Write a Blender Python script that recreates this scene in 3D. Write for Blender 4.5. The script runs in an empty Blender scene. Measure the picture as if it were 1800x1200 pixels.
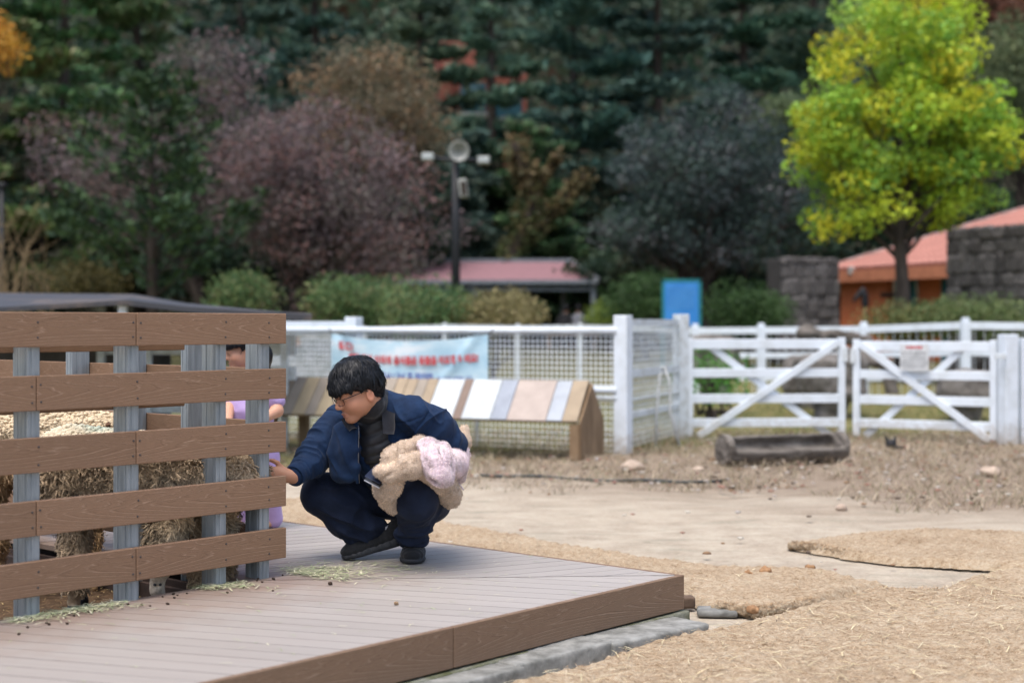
import bpy, math, random
import numpy as np
from mathutils import Vector, Matrix

random.seed(7)
RNG = np.random.default_rng(7)
R = math.radians
SC = bpy.context.scene
COL = SC.collection

# ------------------------------------------------------------------ camera
CZ, FPX, HZ = 1.24, 2600.0, 567.0          # eye height, focal length in photo pixels, horizon row
cam = bpy.data.cameras.new('camera')
cam.sensor_width = 36.0
cam.lens = FPX / 1800 * 36
cam.shift_y = -33 / 1800
cam.clip_start, cam.clip_end = 0.1, 1500
cam.dof.use_dof = True
cam.dof.focus_distance = 6.2
cam.dof.aperture_fstop = 1.7
camo = bpy.data.objects.new('camera', cam)
COL.objects.link(camo)
camo.location = (0, 0, CZ)
camo.rotation_euler = (R(90), 0, 0)
SC.camera = camo

# ------------------------------------------------------------------ sky and sun (thin overcast)
SUN_EL, SUN_AZ = R(70), R(205)             # azimuth clockwise from +Y: high, behind the camera
world = bpy.data.worlds.new('World')
SC.world = world
world.use_nodes = True
nt = world.node_tree
nt.nodes.clear()
sky = nt.nodes.new('ShaderNodeTexSky')
sky.sky_type = 'NISHITA'
sky.sun_disc = False
sky.sun_elevation = SUN_EL
sky.sun_rotation = SUN_AZ
sky.air_density = 1.0
sky.dust_density = 4.0
hs = nt.nodes.new('ShaderNodeHueSaturation')
hs.inputs['Saturation'].default_value = 0.95
bg = nt.nodes.new('ShaderNodeBackground')
bg.inputs['Strength'].default_value = 0.15
out = nt.nodes.new('ShaderNodeOutputWorld')
nt.links.new(sky.outputs[0], hs.inputs['Color'])
nt.links.new(hs.outputs[0], bg.inputs['Color'])
nt.links.new(bg.outputs[0], out.inputs[0])
sun = bpy.data.lights.new('sun', 'SUN')
sun.energy = 1.5
sun.angle = R(40)
sun.color = (1.0, 0.97, 0.93)
suno = bpy.data.objects.new('sun', sun)
COL.objects.link(suno)
sd = Vector((math.sin(SUN_AZ) * math.cos(SUN_EL), math.cos(SUN_AZ) * math.cos(SUN_EL), math.sin(SUN_EL)))
suno.rotation_euler = sd.to_track_quat('Z', 'Y').to_euler()
SC.view_settings.view_transform = 'Standard'
SC.view_settings.look = 'None'
SC.view_settings.gamma = 1.0
SC.view_settings.exposure = 0.9
SC.cycles.max_bounces = 6
SC.cycles.diffuse_bounces = 3
SC.cycles.transparent_max_bounces = 8
SC.cycles.use_denoising = True


def P(px, py, Y):
    """world point at photo pixel (px, py) and distance Y"""
    return np.array([(px - 900) / FPX * Y, Y, CZ - (py - HZ) / FPX * Y])


def G(px, py, z=0.0):
    return P(px, py, (CZ - z) * FPX / (py - HZ))


# ------------------------------------------------------------------ helpers
WM = {}


def put(o, parent=None, mw=None):
    COL.objects.link(o)
    mw = mw if mw is not None else Matrix.Identity(4)
    if parent is not None:
        o.parent = parent
        o.matrix_parent_inverse = WM[parent.name].inverted()
    o.matrix_basis = mw
    WM[o.name] = mw.copy()
    return o


def tag(o, label=None, cat=None, group=None, kind=None):
    if label: o['label'] = label
    if cat: o['category'] = cat
    if group: o['group'] = group
    if kind: o['kind'] = kind
    return o


def thing(name, label, cat, loc, group=None):
    o = bpy.data.objects.new(name, None)
    o.empty_display_size = 0.1
    put(o, None, Matrix.Translation(Vector([float(c) for c in loc])))
    return tag(o, label, cat, group)


def mesh_np(name, V, F, smooth=False, cols=None):
    """V (n,3); F list of int arrays (m,k)"""
    me = bpy.data.meshes.new(name)
    V = np.asarray(V, dtype=np.float32)
    if not isinstance(F, (list, tuple)):
        F = [F]
    F = [np.asarray(f, dtype=np.int32) for f in F if len(f)]
    me.vertices.add(len(V))
    me.vertices.foreach_set('co', V.ravel())
    li = np.concatenate([f.ravel() for f in F])
    tot = np.concatenate([np.full(len(f), f.shape[1], dtype=np.int32) for f in F])
    st = np.concatenate([[0], np.cumsum(tot)[:-1]]).astype(np.int32)
    me.loops.add(len(li))
    me.loops.foreach_set('vertex_index', li)
    me.polygons.add(len(tot))
    me.polygons.foreach_set('loop_start', st)
    me.polygons.foreach_set('loop_total', tot)
    if smooth:
        me.polygons.foreach_set('use_smooth', np.ones(len(tot), dtype=bool))
    if cols is not None:
        a = me.color_attributes.new('Col', 'FLOAT_COLOR', 'POINT')
        c = np.ones((len(V), 4), dtype=np.float32)
        c[:, :3] = cols
        a.data.foreach_set('color', c.ravel())
    me.update(calc_edges=True)
    me.validate()
    return me


def obj(name, me, mat, parent=None, mw=None):
    o = bpy.data.objects.new(name, me)
    if mat is not None and len(me.materials) == 0:
        me.materials.append(mat)
    return put(o, parent, mw)


def unit(a):
    a = np.asarray(a, dtype=float)
    return a / (np.linalg.norm(a) + 1e-12)


def frame(d, up=(0, 0, 1)):
    x = unit(d)
    up = np.asarray(up, float)
    if abs(np.dot(x, unit(up))) > 0.98:
        up = np.array([1.0, 0, 0]) if abs(x[0]) < 0.9 else np.array([0, 1.0, 0])
    y = unit(np.cross(up, x))
    z = np.cross(x, y)
    return x, y, z


class MB:
    """collects shapes, links them as ONE mesh object"""
    def __init__(self):
        self.v, self.f = [], []

    def add(self, V, F):
        n = len(self.v)
        self.v.extend([tuple(map(float, p)) for p in V])
        self.f.extend([tuple(i + n for i in f) for f in F])
        return self

    def box(self, c, size, X=(1, 0, 0), Y=(0, 1, 0), Z=(0, 0, 1), ch=0.0):
        c = np.asarray(c, float)
        A = [np.asarray(a, float) for a in (X, Y, Z)]
        h = [s / 2 for s in size]
        if ch <= 0:
            V = [c + A[0] * h[0] * i + A[1] * h[1] * j + A[2] * h[2] * k for k in (-1, 1) for j in (-1, 1) for i in (-1, 1)]
            return self.add(V, [(0, 2, 3, 1), (4, 5, 7, 6), (0, 1, 5, 4), (2, 6, 7, 3), (0, 4, 6, 2), (1, 3, 7, 5)])
        V, ix = [], {}
        for k in (-1, 1):
            for j in (-1, 1):
                for i in (-1, 1):
                    for ax in range(3):
                        e = [h[0] - ch, h[1] - ch, h[2] - ch]
                        e[ax] = h[ax]
                        ix[(i, j, k, ax)] = len(V)
                        V.append(c + A[0] * e[0] * i + A[1] * e[1] * j + A[2] * e[2] * k)
        Fs = []
        sg = (-1, 1)
        for ax in range(3):
            o1, o2 = (ax + 1) % 3, (ax + 2) % 3
            for s in sg:
                q = []
                for a, b in ((-1, -1), (1, -1), (1, 1), (-1, 1)):
                    t = [0, 0, 0]; t[ax] = s; t[o1] = a; t[o2] = b
                    q.append(ix[(t[0], t[1], t[2], ax)])
                Fs.append(tuple(q if s > 0 else q[::-1]))
            for a in sg:
                for b in sg:
                    t0 = [0, 0, 0]; t0[o1] = a; t0[o2] = b
                    t1 = list(t0); t0[ax] = -1; t1[ax] = 1
                    q = [ix[(*t0, o1)], ix[(*t1, o1)], ix[(*t1, o2)], ix[(*t0, o2)]]
                    Fs.append(tuple(q if a * b > 0 else q[::-1]))
        for i in sg:
            for j in sg:
                for k in sg:
                    q = [ix[(i, j, k, 0)], ix[(i, j, k, 1)], ix[(i, j, k, 2)]]
                    Fs.append(tuple(q if i * j * k > 0 else q[::-1]))
        return self.add(V, Fs)

    def bar(self, a, b, w, h, up=(0, 0, 1), ch=0.0):
        a, b = np.asarray(a, float), np.asarray(b, float)
        x, y, z = frame(b - a, up)
        return self.box((a + b) / 2, (np.linalg.norm(b - a), w, h), x, y, z, ch)

    def tube(self, pts, r, n=8, cap=True):
        pts = [np.asarray(p, float) for p in pts]
        if np.isscalar(r): r = [r] * len(pts)
        V, Fs = [], []
        pu = None
        for i, p in enumerate(pts):
            d = pts[min(i + 1, len(pts) - 1)] - pts[max(i - 1, 0)]
            x, y, z = frame(d, (0, 0, 1) if pu is None else pu)
            pu = z
            for k in range(n):
                t = 2 * math.pi * k / n
                V.append(p + r[i] * (math.cos(t) * y + math.sin(t) * z))
        for i in range(len(pts) - 1):
            for k in range(n):
                k2 = (k + 1) % n
                Fs.append((i * n + k, i * n + k2, (i + 1) * n + k2, (i + 1) * n + k))
        if cap:
            Fs.append(tuple(range(n))[::-1])
            Fs.append(tuple(range((len(pts) - 1) * n, len(pts) * n)))
        return self.add(V, Fs)

    def prism(self, poly, ext):
        """poly: list of 3d points, ext: extrusion vector"""
        poly = [np.asarray(p, float) for p in poly]
        n = len(poly)
        V = poly + [p + np.asarray(ext, float) for p in poly]
        Fs = [tuple(range(n))[::-1], tuple(range(n, 2 * n))]
        for i in range(n):
            j = (i + 1) % n
            Fs.append((i, j, n + j, n + i))
        return self.add(V, Fs)

    def lathe(self, a, d, prof, n=16):
        x, y, z = frame(d)
        a = np.asarray(a, float)
        V, Fs = [], []
        for (s, r) in prof:
            for k in range(n):
                t = 2 * math.pi * k / n
                V.append(a + x * s + r * (math.cos(t) * y + math.sin(t) * z))
        for i in range(len(prof) - 1):
            for k in range(n):
                k2 = (k + 1) % n
                Fs.append((i * n + k, i * n + k2, (i + 1) * n + k2, (i + 1) * n + k))
        Fs.append(tuple(range(n))[::-1])
        Fs.append(tuple(range((len(prof) - 1) * n, len(prof) * n)))
        return self.add(V, Fs)

    def mesh(self, name, smooth=False):
        me = bpy.data.meshes.new(name)
        me.from_pydata(self.v, [], self.f)
        if smooth:
            me.polygons.foreach_set('use_smooth', [True] * len(me.polygons))
        me.update()
        return me

    def build(self, name, mat, parent=None, smooth=False, mw=None, fix=False):
        me = self.mesh(name, smooth)
        if fix:
            import bmesh
            bm = bmesh.new(); bm.from_mesh(me)
            bmesh.ops.recalc_face_normals(bm, faces=bm.faces)
            bm.to_mesh(me); bm.free()
        return obj(name, me, mat, parent, mw)


def mat4(o, X, Y, Z):
    m = Matrix.Identity(4)
    for i in range(3):
        m[i][0], m[i][1], m[i][2], m[i][3] = float(X[i]), float(Y[i]), float(Z[i]), float(o[i])
    return m


def vnoise(p, seed=0):
    """value noise -1..1 at points p (n,3), lattice 1"""
    p = np.asarray(p, dtype=np.float64)
    i = np.floor(p).astype(np.int64)
    f = p - i
    f = f * f * (3 - 2 * f)
    def h(a, b, c):
        n = (a * 374761393 + b * 668265263 + c * 2147483647 + seed * 974711) & 0x7fffffff
        n = ((n ^ (n >> 13)) * 1274126177) & 0x7fffffff
        return ((n ^ (n >> 16)) & 0xffff) / 32767.5 - 1
    r = 0
    for dx in (0, 1):
        for dy in (0, 1):
            for dz in (0, 1):
                w = (f[:, 0] if dx else 1 - f[:, 0]) * (f[:, 1] if dy else 1 - f[:, 1]) * (f[:, 2] if dz else 1 - f[:, 2])
                r = r + w * h(i[:, 0] + dx, i[:, 1] + dy, i[:, 2] + dz)
    return r


def normals(V, F):
    n = np.zeros_like(V)
    a, b, c, d = V[F[:, 0]], V[F[:, 1]], V[F[:, 2]], V[F[:, 3]]
    fn = np.cross(c - a, d - b)
    for k in range(4):
        np.add.at(n, F[:, k], fn)
    return n / (np.linalg.norm(n, axis=1, keepdims=True) + 1e-12)


# ------------------------------------------------------------------ signed-distance modelling for bodies, cloth and stone
class SDF:
    def __init__(s, lo, hi, h):
        s.lo = np.asarray(lo, float)
        s.h = h
        s.n = np.ceil((np.asarray(hi, float) - s.lo) / h).astype(int) + 1
        s.f = np.full(s.n, 1.0, dtype=np.float32)

    def _win(s, lo, hi):
        i0 = np.clip(np.floor((np.asarray(lo) - s.lo) / s.h).astype(int), 0, s.n)
        i1 = np.clip(np.ceil((np.asarray(hi) - s.lo) / s.h).astype(int) + 1, 0, s.n)
        ax = [(s.lo[k] + s.h * np.arange(i0[k], i1[k])).astype(np.float32) for k in range(3)]
        sl = tuple(slice(i0[k], i1[k]) for k in range(3))
        return sl, ax[0][:, None, None], ax[1][None, :, None], ax[2][None, None, :]

    def _mix(s, sl, d, k, op):
        g = s.f[sl]
        if op == 'u':
            hh = np.maximum(k - np.abs(g - d), 0) / max(k, 1e-6)
            s.f[sl] = np.minimum(g, d) - hh * hh * k * 0.25
        else:
            d = -d
            hh = np.maximum(k - np.abs(g - d), 0) / max(k, 1e-6)
            s.f[sl] = np.maximum(g, d) + hh * hh * k * 0.25

    def cap(s, a, b, ra, rb=None, k=0.02, op='u'):
        rb = ra if rb is None else rb
        a, b = np.asarray(a, np.float32), np.asarray(b, np.float32)
        m = max(ra, rb) + k + 3 * s.h
        sl, x, y, z = s._win(np.minimum(a, b) - m, np.maximum(a, b) + m)
        ab = b - a
        L2 = float(ab @ ab) + 1e-9
        t = np.clip(((x - a[0]) * ab[0] + (y - a[1]) * ab[1] + (z - a[2]) * ab[2]) / L2, 0, 1)
        d = np.sqrt((x - a[0] - t * ab[0]) ** 2 + (y - a[1] - t * ab[1]) ** 2 + (z - a[2] - t * ab[2]) ** 2) - (ra + (rb - ra) * t)
        s._mix(sl, d, k, op)
        return s

    def chain(s, pts, rs, k=0.02, op='u'):
        for i in range(len(pts) - 1):
            s.cap(pts[i], pts[i + 1], rs[i], rs[i + 1], k, op)
        return s

    def ell(s, c, r, A=None, k=0.02, op='u'):
        c = np.asarray(c, np.float32)
        A = np.eye(3) if A is None else np.asarray(A, float)     # rows: local axes
        ext = np.sqrt(((A * np.asarray(r)[:, None]) ** 2).sum(0)) + k + 3 * s.h
        sl, x, y, z = s._win(c - ext, c + ext)
        q = [(x - c[0]) * A[i, 0] + (y - c[1]) * A[i, 1] + (z - c[2]) * A[i, 2] for i in range(3)]
        k0 = np.sqrt(sum((q[i] / r[i]) ** 2 for i in range(3)))
        k1 = np.sqrt(sum((q[i] / r[i] ** 2) ** 2 for i in range(3))) + 1e-6
        s._mix(sl, (k0 * (k0 - 1) / k1).astype(np.float32), k, op)
        return s

    def box(s, c, hs, A=None, rd=0.01, k=0.01, op='u'):
        c = np.asarray(c, np.float32)
        A = np.eye(3) if A is None else np.asarray(A, float)
        ext = (np.abs(A) * np.asarray(hs)[:, None]).sum(0) + k + 3 * s.h
        sl, x, y, z = s._win(c - ext, c + ext)
        q = [np.abs((x - c[0]) * A[i, 0] + (y - c[1]) * A[i, 1] + (z - c[2]) * A[i, 2]) - (hs[i] - rd) for i in range(3)]
        o = np.sqrt(sum(np.maximum(t, 0) ** 2 for t in q)) + np.minimum(np.maximum(np.maximum(q[0], q[1]), q[2]), 0) - rd
        s._mix(sl, o.astype(np.float32), k, op)
        return s

    def mesh(s):
        f = s.f
        neg = f < 0
        nx, ny, nz = f.shape
        cnt = np.zeros((nx - 1, ny - 1, nz - 1), np.int8)
        for i in (0, 1):
            for j in (0, 1):
                for k in (0, 1):
                    cnt += neg[i:nx - 1 + i, j:ny - 1 + j, k:nz - 1 + k]
        act = (cnt > 0) & (cnt < 8)
        ci = np.argwhere(act)
        idx = np.full(act.shape, -1, np.int32)
        idx[act] = np.arange(len(ci))
        pos = np.zeros((len(ci), 3)); w = np.zeros(len(ci))
        cs = [(i, j, k) for i in (0, 1) for j in (0, 1) for k in (0, 1)]
        val = {c: f[ci[:, 0] + c[0], ci[:, 1] + c[1], ci[:, 2] + c[2]] for c in cs}
        for c in cs:
            for ax in range(3):
                if c[ax] == 0:
                    c2 = list(c); c2[ax] = 1; c2 = tuple(c2)
                    a, b = val[c], val[c2]
                    m = (a < 0) != (b < 0)
                    t = np.where(m, a / np.where(m, a - b, 1), 0)
                    p = np.tile(np.array(c, float), (len(ci), 1))
                    p[:, ax] = t
                    pos += p * m[:, None]; w += m
        V = s.lo + s.h * (ci + pos / w[:, None])
        Q = []
        for ax in range(3):
            a0 = [slice(None)] * 3; a1 = [slice(None)] * 3
            a0[ax] = slice(0, -1); a1[ax] = slice(1, None)
            n0, n1 = neg[tuple(a0)], neg[tuple(a1)]
            e = np.argwhere(n0 != n1)
            o1, o2 = (ax + 1) % 3, (ax + 2) % 3
            ok = (e[:, o1] > 0) & (e[:, o2] > 0) & (e[:, o1] < f.shape[o1] - 1) & (e[:, o2] < f.shape[o2] - 1)
            e = e[ok]
            fl = n0[e[:, 0], e[:, 1], e[:, 2]]
            q = []
            for d1, d2 in ((-1, -1), (0, -1), (0, 0), (-1, 0)):
                c = e.copy(); c[:, o1] += d1; c[:, o2] += d2
                q.append(idx[c[:, 0], c[:, 1], c[:, 2]])
            q = np.stack(q, 1)
            q[~fl] = q[~fl][:, ::-1]
            Q.append(q)
        return V, np.concatenate(Q)

    def build(s, name, mat, parent=None, disp=None, cols=None, relax=0):
        V, F = s.mesh()
        for _ in range(relax):
            acc = np.zeros_like(V); c = np.zeros(len(V))
            for k in range(4):
                np.add.at(acc, F[:, k], V[F[:, (k + 1) % 4]]); np.add.at(c, F[:, k], 1)
            V = 0.5 * V + 0.5 * acc / np.maximum(c, 1)[:, None]
        if disp is not None:
            N = normals(V, F)
            V = V + N * disp(V, N)[:, None]
        cc = cols(V) if cols is not None else None
        return obj(name, mesh_np(name, V, F, True, cc), mat, parent)


# ------------------------------------------------------------------ materials
def nodes_of(name):
    m = bpy.data.materials.new(name)
    m.use_nodes = True
    t = m.node_tree
    b = t.nodes['Principled BSDF']
    return m, t, b


def N(t, kind, **kw):
    n = t.nodes.new(kind)
    for k, v in kw.items():
        if k in n.inputs.keys():
            n.inputs[k].default_value = v
        else:
            setattr(n, k, v)
    return n


def ramp(t, src, stops):
    r = t.nodes.new('ShaderNodeValToRGB')
    e = r.color_ramp.elements
    while len(e) < len(stops): e.new(0.5)
    for i, (p, c) in enumerate(stops):
        e[i].position = p
        e[i].color = (*c, 1) if len(c) == 3 else c
    t.links.new(src, r.inputs[0])
    return r


def mathn(t, op, a, b=None, c=None, clamp=False):
    n = t.nodes.new('ShaderNodeMath'); n.operation = op; n.use_clamp = clamp
    for i, s in enumerate((a, b, c)):
        if s is None: continue
        if hasattr(s, 'is_output'): t.links.new(s, n.inputs[i])
        else: n.inputs[i].default_value = s
    return n.outputs[0]


def mixc(t, fac, a, b, mode='MIX'):
    n = t.nodes.new('ShaderNodeMix'); n.data_type = 'RGBA'; n.blend_type = mode
    for s, k in ((fac, 0), (a, 6), (b, 7)):
        if hasattr(s, 'is_output'): t.links.new(s, n.inputs[k])
        elif k == 0: n.inputs[0].default_value = s
        else: n.inputs[k].default_value = (*s, 1)
    return n.outputs[2]


def bumpn(t, b, h, strength=0.3, dist=0.01):
    n = N(t, 'ShaderNodeBump', Strength=strength, Distance=dist)
    t.links.new(h, n.inputs['Height'])
    t.links.new(n.outputs[0], b.inputs['Normal'])


def coords(t, kind='Object', scale=(1, 1, 1)):
    tc = t.nodes.new('ShaderNodeTexCoord')
    src = tc.outputs[kind]
    if scale != (1, 1, 1):
        mp = N(t, 'ShaderNodeMapping')
        mp.inputs['Scale'].default_value = scale
        t.links.new(src, mp.inputs[0]); src = mp.outputs[0]
    return src


def noise(t, vec, scale, detail=5, rough=0.6, dist=0.0):
    n = N(t, 'ShaderNodeTexNoise', Scale=scale, Detail=detail, Roughness=rough, Distortion=dist)
    t.links.new(vec, n.inputs['Vector'])
    return n.outputs[0]


def MAT(name, c1, c2=None, scale=8, rough=0.7, bump=0.0, bscale=None, spec=0.3, stretch=(1, 1, 1), lo=0.35, hi=0.65, metal=0.0, dist=0.004, attr=False, sheen=0.0, objrand=0.0):
    m, t, b = nodes_of(name)
    v = coords(t, 'Object', stretch)
    c2 = c2 or tuple(x * 0.75 for x in c1)
    n = noise(t, v, scale)
    r = ramp(t, n, [(lo, c1), (hi, c2)])
    colr = r.outputs[0]
    if attr:
        a = t.nodes.new('ShaderNodeVertexColor'); a.layer_name = 'Col'
        colr = mixc(t, 0.35, a.outputs[0], mixc(t, 1.0, a.outputs[0], colr, 'MULTIPLY'))
    if objrand:
        oi = t.nodes.new('ShaderNodeObjectInfo')
        h = t.nodes.new('ShaderNodeHueSaturation')
        t.links.new(colr, h.inputs['Color'])
        t.links.new(mathn(t, 'MULTIPLY_ADD', oi.outputs['Random'], objrand, 1 - objrand / 2), h.inputs['Value'])
        colr = h.outputs[0]
    t.links.new(colr, b.inputs['Base Color'])
    b.inputs['Roughness'].default_value = rough
    b.inputs['Specular IOR Level'].default_value = spec
    b.inputs['Metallic'].default_value = metal
    if sheen:
        b.inputs['Sheen Weight'].default_value = sheen
        b.inputs['Sheen Roughness'].default_value = 0.5
    if bump:
        bumpn(t, b, noise(t, v, bscale or scale * 4, 6), bump, dist)
    return m


def LEAF(name, trans=0.35):
    m, t, b = nodes_of(name)
    a = t.nodes.new('ShaderNodeVertexColor'); a.layer_name = 'Col'
    t.links.new(a.outputs[0], b.inputs['Base Color'])
    b.inputs['Roughness'].default_value = 0.6
    b.inputs['Specular IOR Level'].default_value = 0.25
    tr = t.nodes.new('ShaderNodeBsdfTranslucent')
    t.links.new(a.outputs[0], tr.inputs['Color'])
    mx = t.nodes.new('ShaderNodeMixShader'); mx.inputs[0].default_value = trans
    t.links.new(b.outputs[0], mx.inputs[1]); t.links.new(tr.outputs[0], mx.inputs[2])
    t.links.new(mx.outputs[0], t.nodes['Material Output'].inputs[0])
    return m


def WPC(name, base, line, dirt=0.0):
    """wood-plastic board: embossed cathedral grain; local x along, z across"""
    m, t, b = nodes_of(name)
    tc = t.nodes.new('ShaderNodeTexCoord')
    oi = t.nodes.new('ShaderNodeObjectInfo')
    sep = t.nodes.new('ShaderNodeSeparateXYZ'); t.links.new(tc.outputs['Object'], sep.inputs[0])
    ph = mathn(t, 'MULTIPLY', oi.outputs['Random'], 37.0)
    x = mathn(t, 'ADD', sep.outputs[0], ph)
    z = sep.outputs[2]
    cmb = t.nodes.new('ShaderNodeCombineXYZ')
    t.links.new(mathn(t, 'MULTIPLY', x, 3.0), cmb.inputs[0])
    t.links.new(mathn(t, 'MULTIPLY', z, 26.0), cmb.inputs[2])
    n1 = noise(t, cmb.outputs[0], 1.0, 3, 0.5)
    zc = mathn(t, 'ABSOLUTE', mathn(t, 'ADD', z, mathn(t, 'MULTIPLY_ADD', n1, 0.05, -0.025)))
    zz = mathn(t, 'POWER', mathn(t, 'DIVIDE', zc, 0.03), 1.5)
    s = mathn(t, 'MULTIPLY', mathn(t, 'SINE', mathn(t, 'MULTIPLY', x, 1.7)), 4.6)
    p = mathn(t, 'ADD', mathn(t, 'ADD', s, mathn(t, 'MULTIPLY', zz, 1.1)), mathn(t, 'MULTIPLY', n1, 2.6))
    fr = mathn(t, 'FRACT', mathn(t, 'MULTIPLY', p, 1.45))
    ln = mathn(t, 'SUBTRACT', 1.0, mathn(t, 'DIVIDE', mathn(t, 'ABSOLUTE', mathn(t, 'SUBTRACT', fr, 0.5)), 0.11), clamp=True)
    brk = ramp(t, noise(t, tc.outputs['Object'], 23, 3), [(0.35, (0.15,) * 3), (0.6, (1,) * 3)]).outputs[0]
    ln = mathn(t, 'MULTIPLY', ln, brk)
    fine = noise(t, coords(t, 'Object', (60, 60, 400)), 1.0, 4)
    c0 = ramp(t, fine, [(0.3, tuple(k * 0.86 for k in base)), (0.7, tuple(k * 1.1 for k in base))]).outputs[0]
    blot = noise(t, tc.outputs['Object'], 6, 4)
    c0 = mixc(t, mathn(t, 'MULTIPLY', blot, 0.35), c0, tuple(k * 1.15 for k in (base[0] * 0.85, base[1], base[2])))
    c1 = mixc(t, mathn(t, 'MULTIPLY', ln, 0.42), c0, line)
    dk = mathn(t, 'SUBTRACT', 1.0, mathn(t, 'DIVIDE', mathn(t, 'ABSOLUTE', mathn(t, 'SUBTRACT', fr, 0.27)), 0.1), clamp=True)
    c1 = mixc(t, mathn(t, 'MULTIPLY', dk, 0.3), c1, tuple(k * 0.55 for k in base))
    hv = t.nodes.new('ShaderNodeHueSaturation'); t.links.new(c1, hv.inputs['Color'])
    t.links.new(mathn(t, 'MULTIPLY_ADD', oi.outputs['Random'], 0.16, 0.92), hv.inputs['Value'])
    t.links.new(hv.outputs[0], b.inputs['Base Color'])
    b.inputs['Roughness'].default_value = 0.72
    b.inputs['Specular IOR Level'].default_value = 0.25
    bumpn(t, b, mathn(t, 'SUBTRACT', mathn(t, 'MULTIPLY_ADD', fine, 0.15, ln), mathn(t, 'MULTIPLY', dk, 0.7)), 0.45, 0.0015)
    return m


BOARD = WPC('board_brown', (0.215, 0.126, 0.078), (0.41, 0.285, 0.205))
FASCIA = WPC('fascia_brown', (0.178, 0.112, 0.074), (0.34, 0.255, 0.195))
STEEL = MAT('galvanised_steel', (0.30, 0.335, 0.36), (0.20, 0.23, 0.25), 9, 0.42, 0.15, 60, 0.5, (6, 6, 0.6), metal=0.25)
SCREW = MAT('screw_steel', (0.10, 0.09, 0.09), None, 50, 0.4, metal=0.6)
DARKWOOD = MAT('dark_brown_timber', (0.055, 0.035, 0.028), (0.03, 0.02, 0.017), 14, 0.8, 0.4, 50)  # dark brown timber of the joists and pen-side boards
def WPAINT(name, c1, c2, scale, lo, hi, rough):
    """painted timber, scuffed and muddy near the ground"""
    m, t, b = nodes_of(name)
    v = coords(t, 'Object')
    c = ramp(t, noise(t, v, scale, 6), [(lo, c1), (hi, c2)]).outputs[0]
    sep = t.nodes.new('ShaderNodeSeparateXYZ')
    geo = t.nodes.new('ShaderNodeNewGeometry'); t.links.new(geo.outputs['Position'], sep.inputs[0])
    mr = N(t, 'ShaderNodeMapRange')
    t.links.new(mathn(t, 'ADD', sep.outputs[2], mathn(t, 'MULTIPLY_ADD', noise(t, v, 18, 5), 0.5, -0.25)), mr.inputs[0])
    mr.inputs[1].default_value, mr.inputs[2].default_value, mr.inputs[3].default_value, mr.inputs[4].default_value = 0.0, 0.22, 0.65, 0.0
    c = mixc(t, mr.outputs[0], c, (0.30, 0.24, 0.17))
    chip = ramp(t, noise(t, v, 42, 4), [(0.68, (0, 0, 0)), (0.73, (1, 1, 1))]).outputs[0]
    c = mixc(t, mathn(t, 'MULTIPLY', chip, 0.5), c, (0.34, 0.31, 0.27))
    t.links.new(c, b.inputs['Base Color'])
    b.inputs['Roughness'].default_value = rough
    bumpn(t, b, noise(t, v, 30, 5), 0.12, 0.004)
    return m


WHITE = WPAINT('white_fence_paint', (0.65, 0.71, 0.77), (0.50, 0.54, 0.56), 5, 0.45, 0.8, 0.5)
WHITEOLD = WPAINT('weathered_white_paint', (0.58, 0.63, 0.66), (0.36, 0.37, 0.35), 12, 0.45, 0.75, 0.6)
BARK = MAT('bark', (0.075, 0.06, 0.05), (0.03, 0.024, 0.02), 6, 0.9, 0.9, 18, 0.2, (1, 1, 0.25), dist=0.03)
LEAFM = LEAF('leaves')
NEEDLE = LEAF('needles', 0.15)
BLACK = MAT('black_paint', (0.016, 0.017, 0.02), (0.011, 0.012, 0.014), 10, 0.5)
# ------------------------------------------------------------------ ground
DECK = 0.20
PENF = 0.05
UA = R(49.0)
U = np.array([math.cos(UA), math.sin(UA), 0.0])      # along the deck's front edge, away from camera
Vv = np.array([-math.sin(UA), math.cos(UA), 0.0])    # across the deck, towards the pen
ZUP = np.array([0, 0, 1.0])
CORNER = np.array([0.68, 6.10, 0.0])


def D(s, t, z=DECK):
    return CORNER - s * U + t * Vv + np.array([0, 0, z])


def hgt(x, y):
    z = np.where(y > 19, (y - 19) * 0.018, 0.0)
    z = z + np.where(y > 54, (y - 54) * 0.46, 0.0)
    return np.minimum(z, 46)


gx = np.concatenate([np.linspace(-160, -14, 28), np.linspace(-13, 22, 90), np.linspace(24, 160, 28)])
gy = np.concatenate([np.linspace(-40, 2, 12), np.linspace(3, 20, 110), np.linspace(21, 60, 40), np.linspace(63, 400, 40)])
XX, YY = np.meshgrid(gx, gy, indexing='ij')
pts = np.stack([XX.ravel(), YY.ravel(), np.zeros(XX.size)], 1)
ZZ = hgt(pts[:, 0], pts[:, 1])
near = np.clip((pts[:, 1] - 6.5) / 3, 0, 1)
ZZ = ZZ + near * (0.022 * vnoise(pts * 1.3, 3) + 0.010 * vnoise(pts * 4.0, 5)) + np.clip((pts[:, 1] - 22) / 20, 0, 1) * 0.15 * vnoise(pts * 0.3, 9)
pts[:, 2] = ZZ - 0.012
nx_, ny_ = len(gx), len(gy)
ii = (np.arange(nx_ - 1)[:, None] * ny_ + np.arange(ny_ - 1)[None, :]).ravel()
FQ = np.stack([ii, ii + ny_, ii + ny_ + 1, ii + 1], 1)


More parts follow.
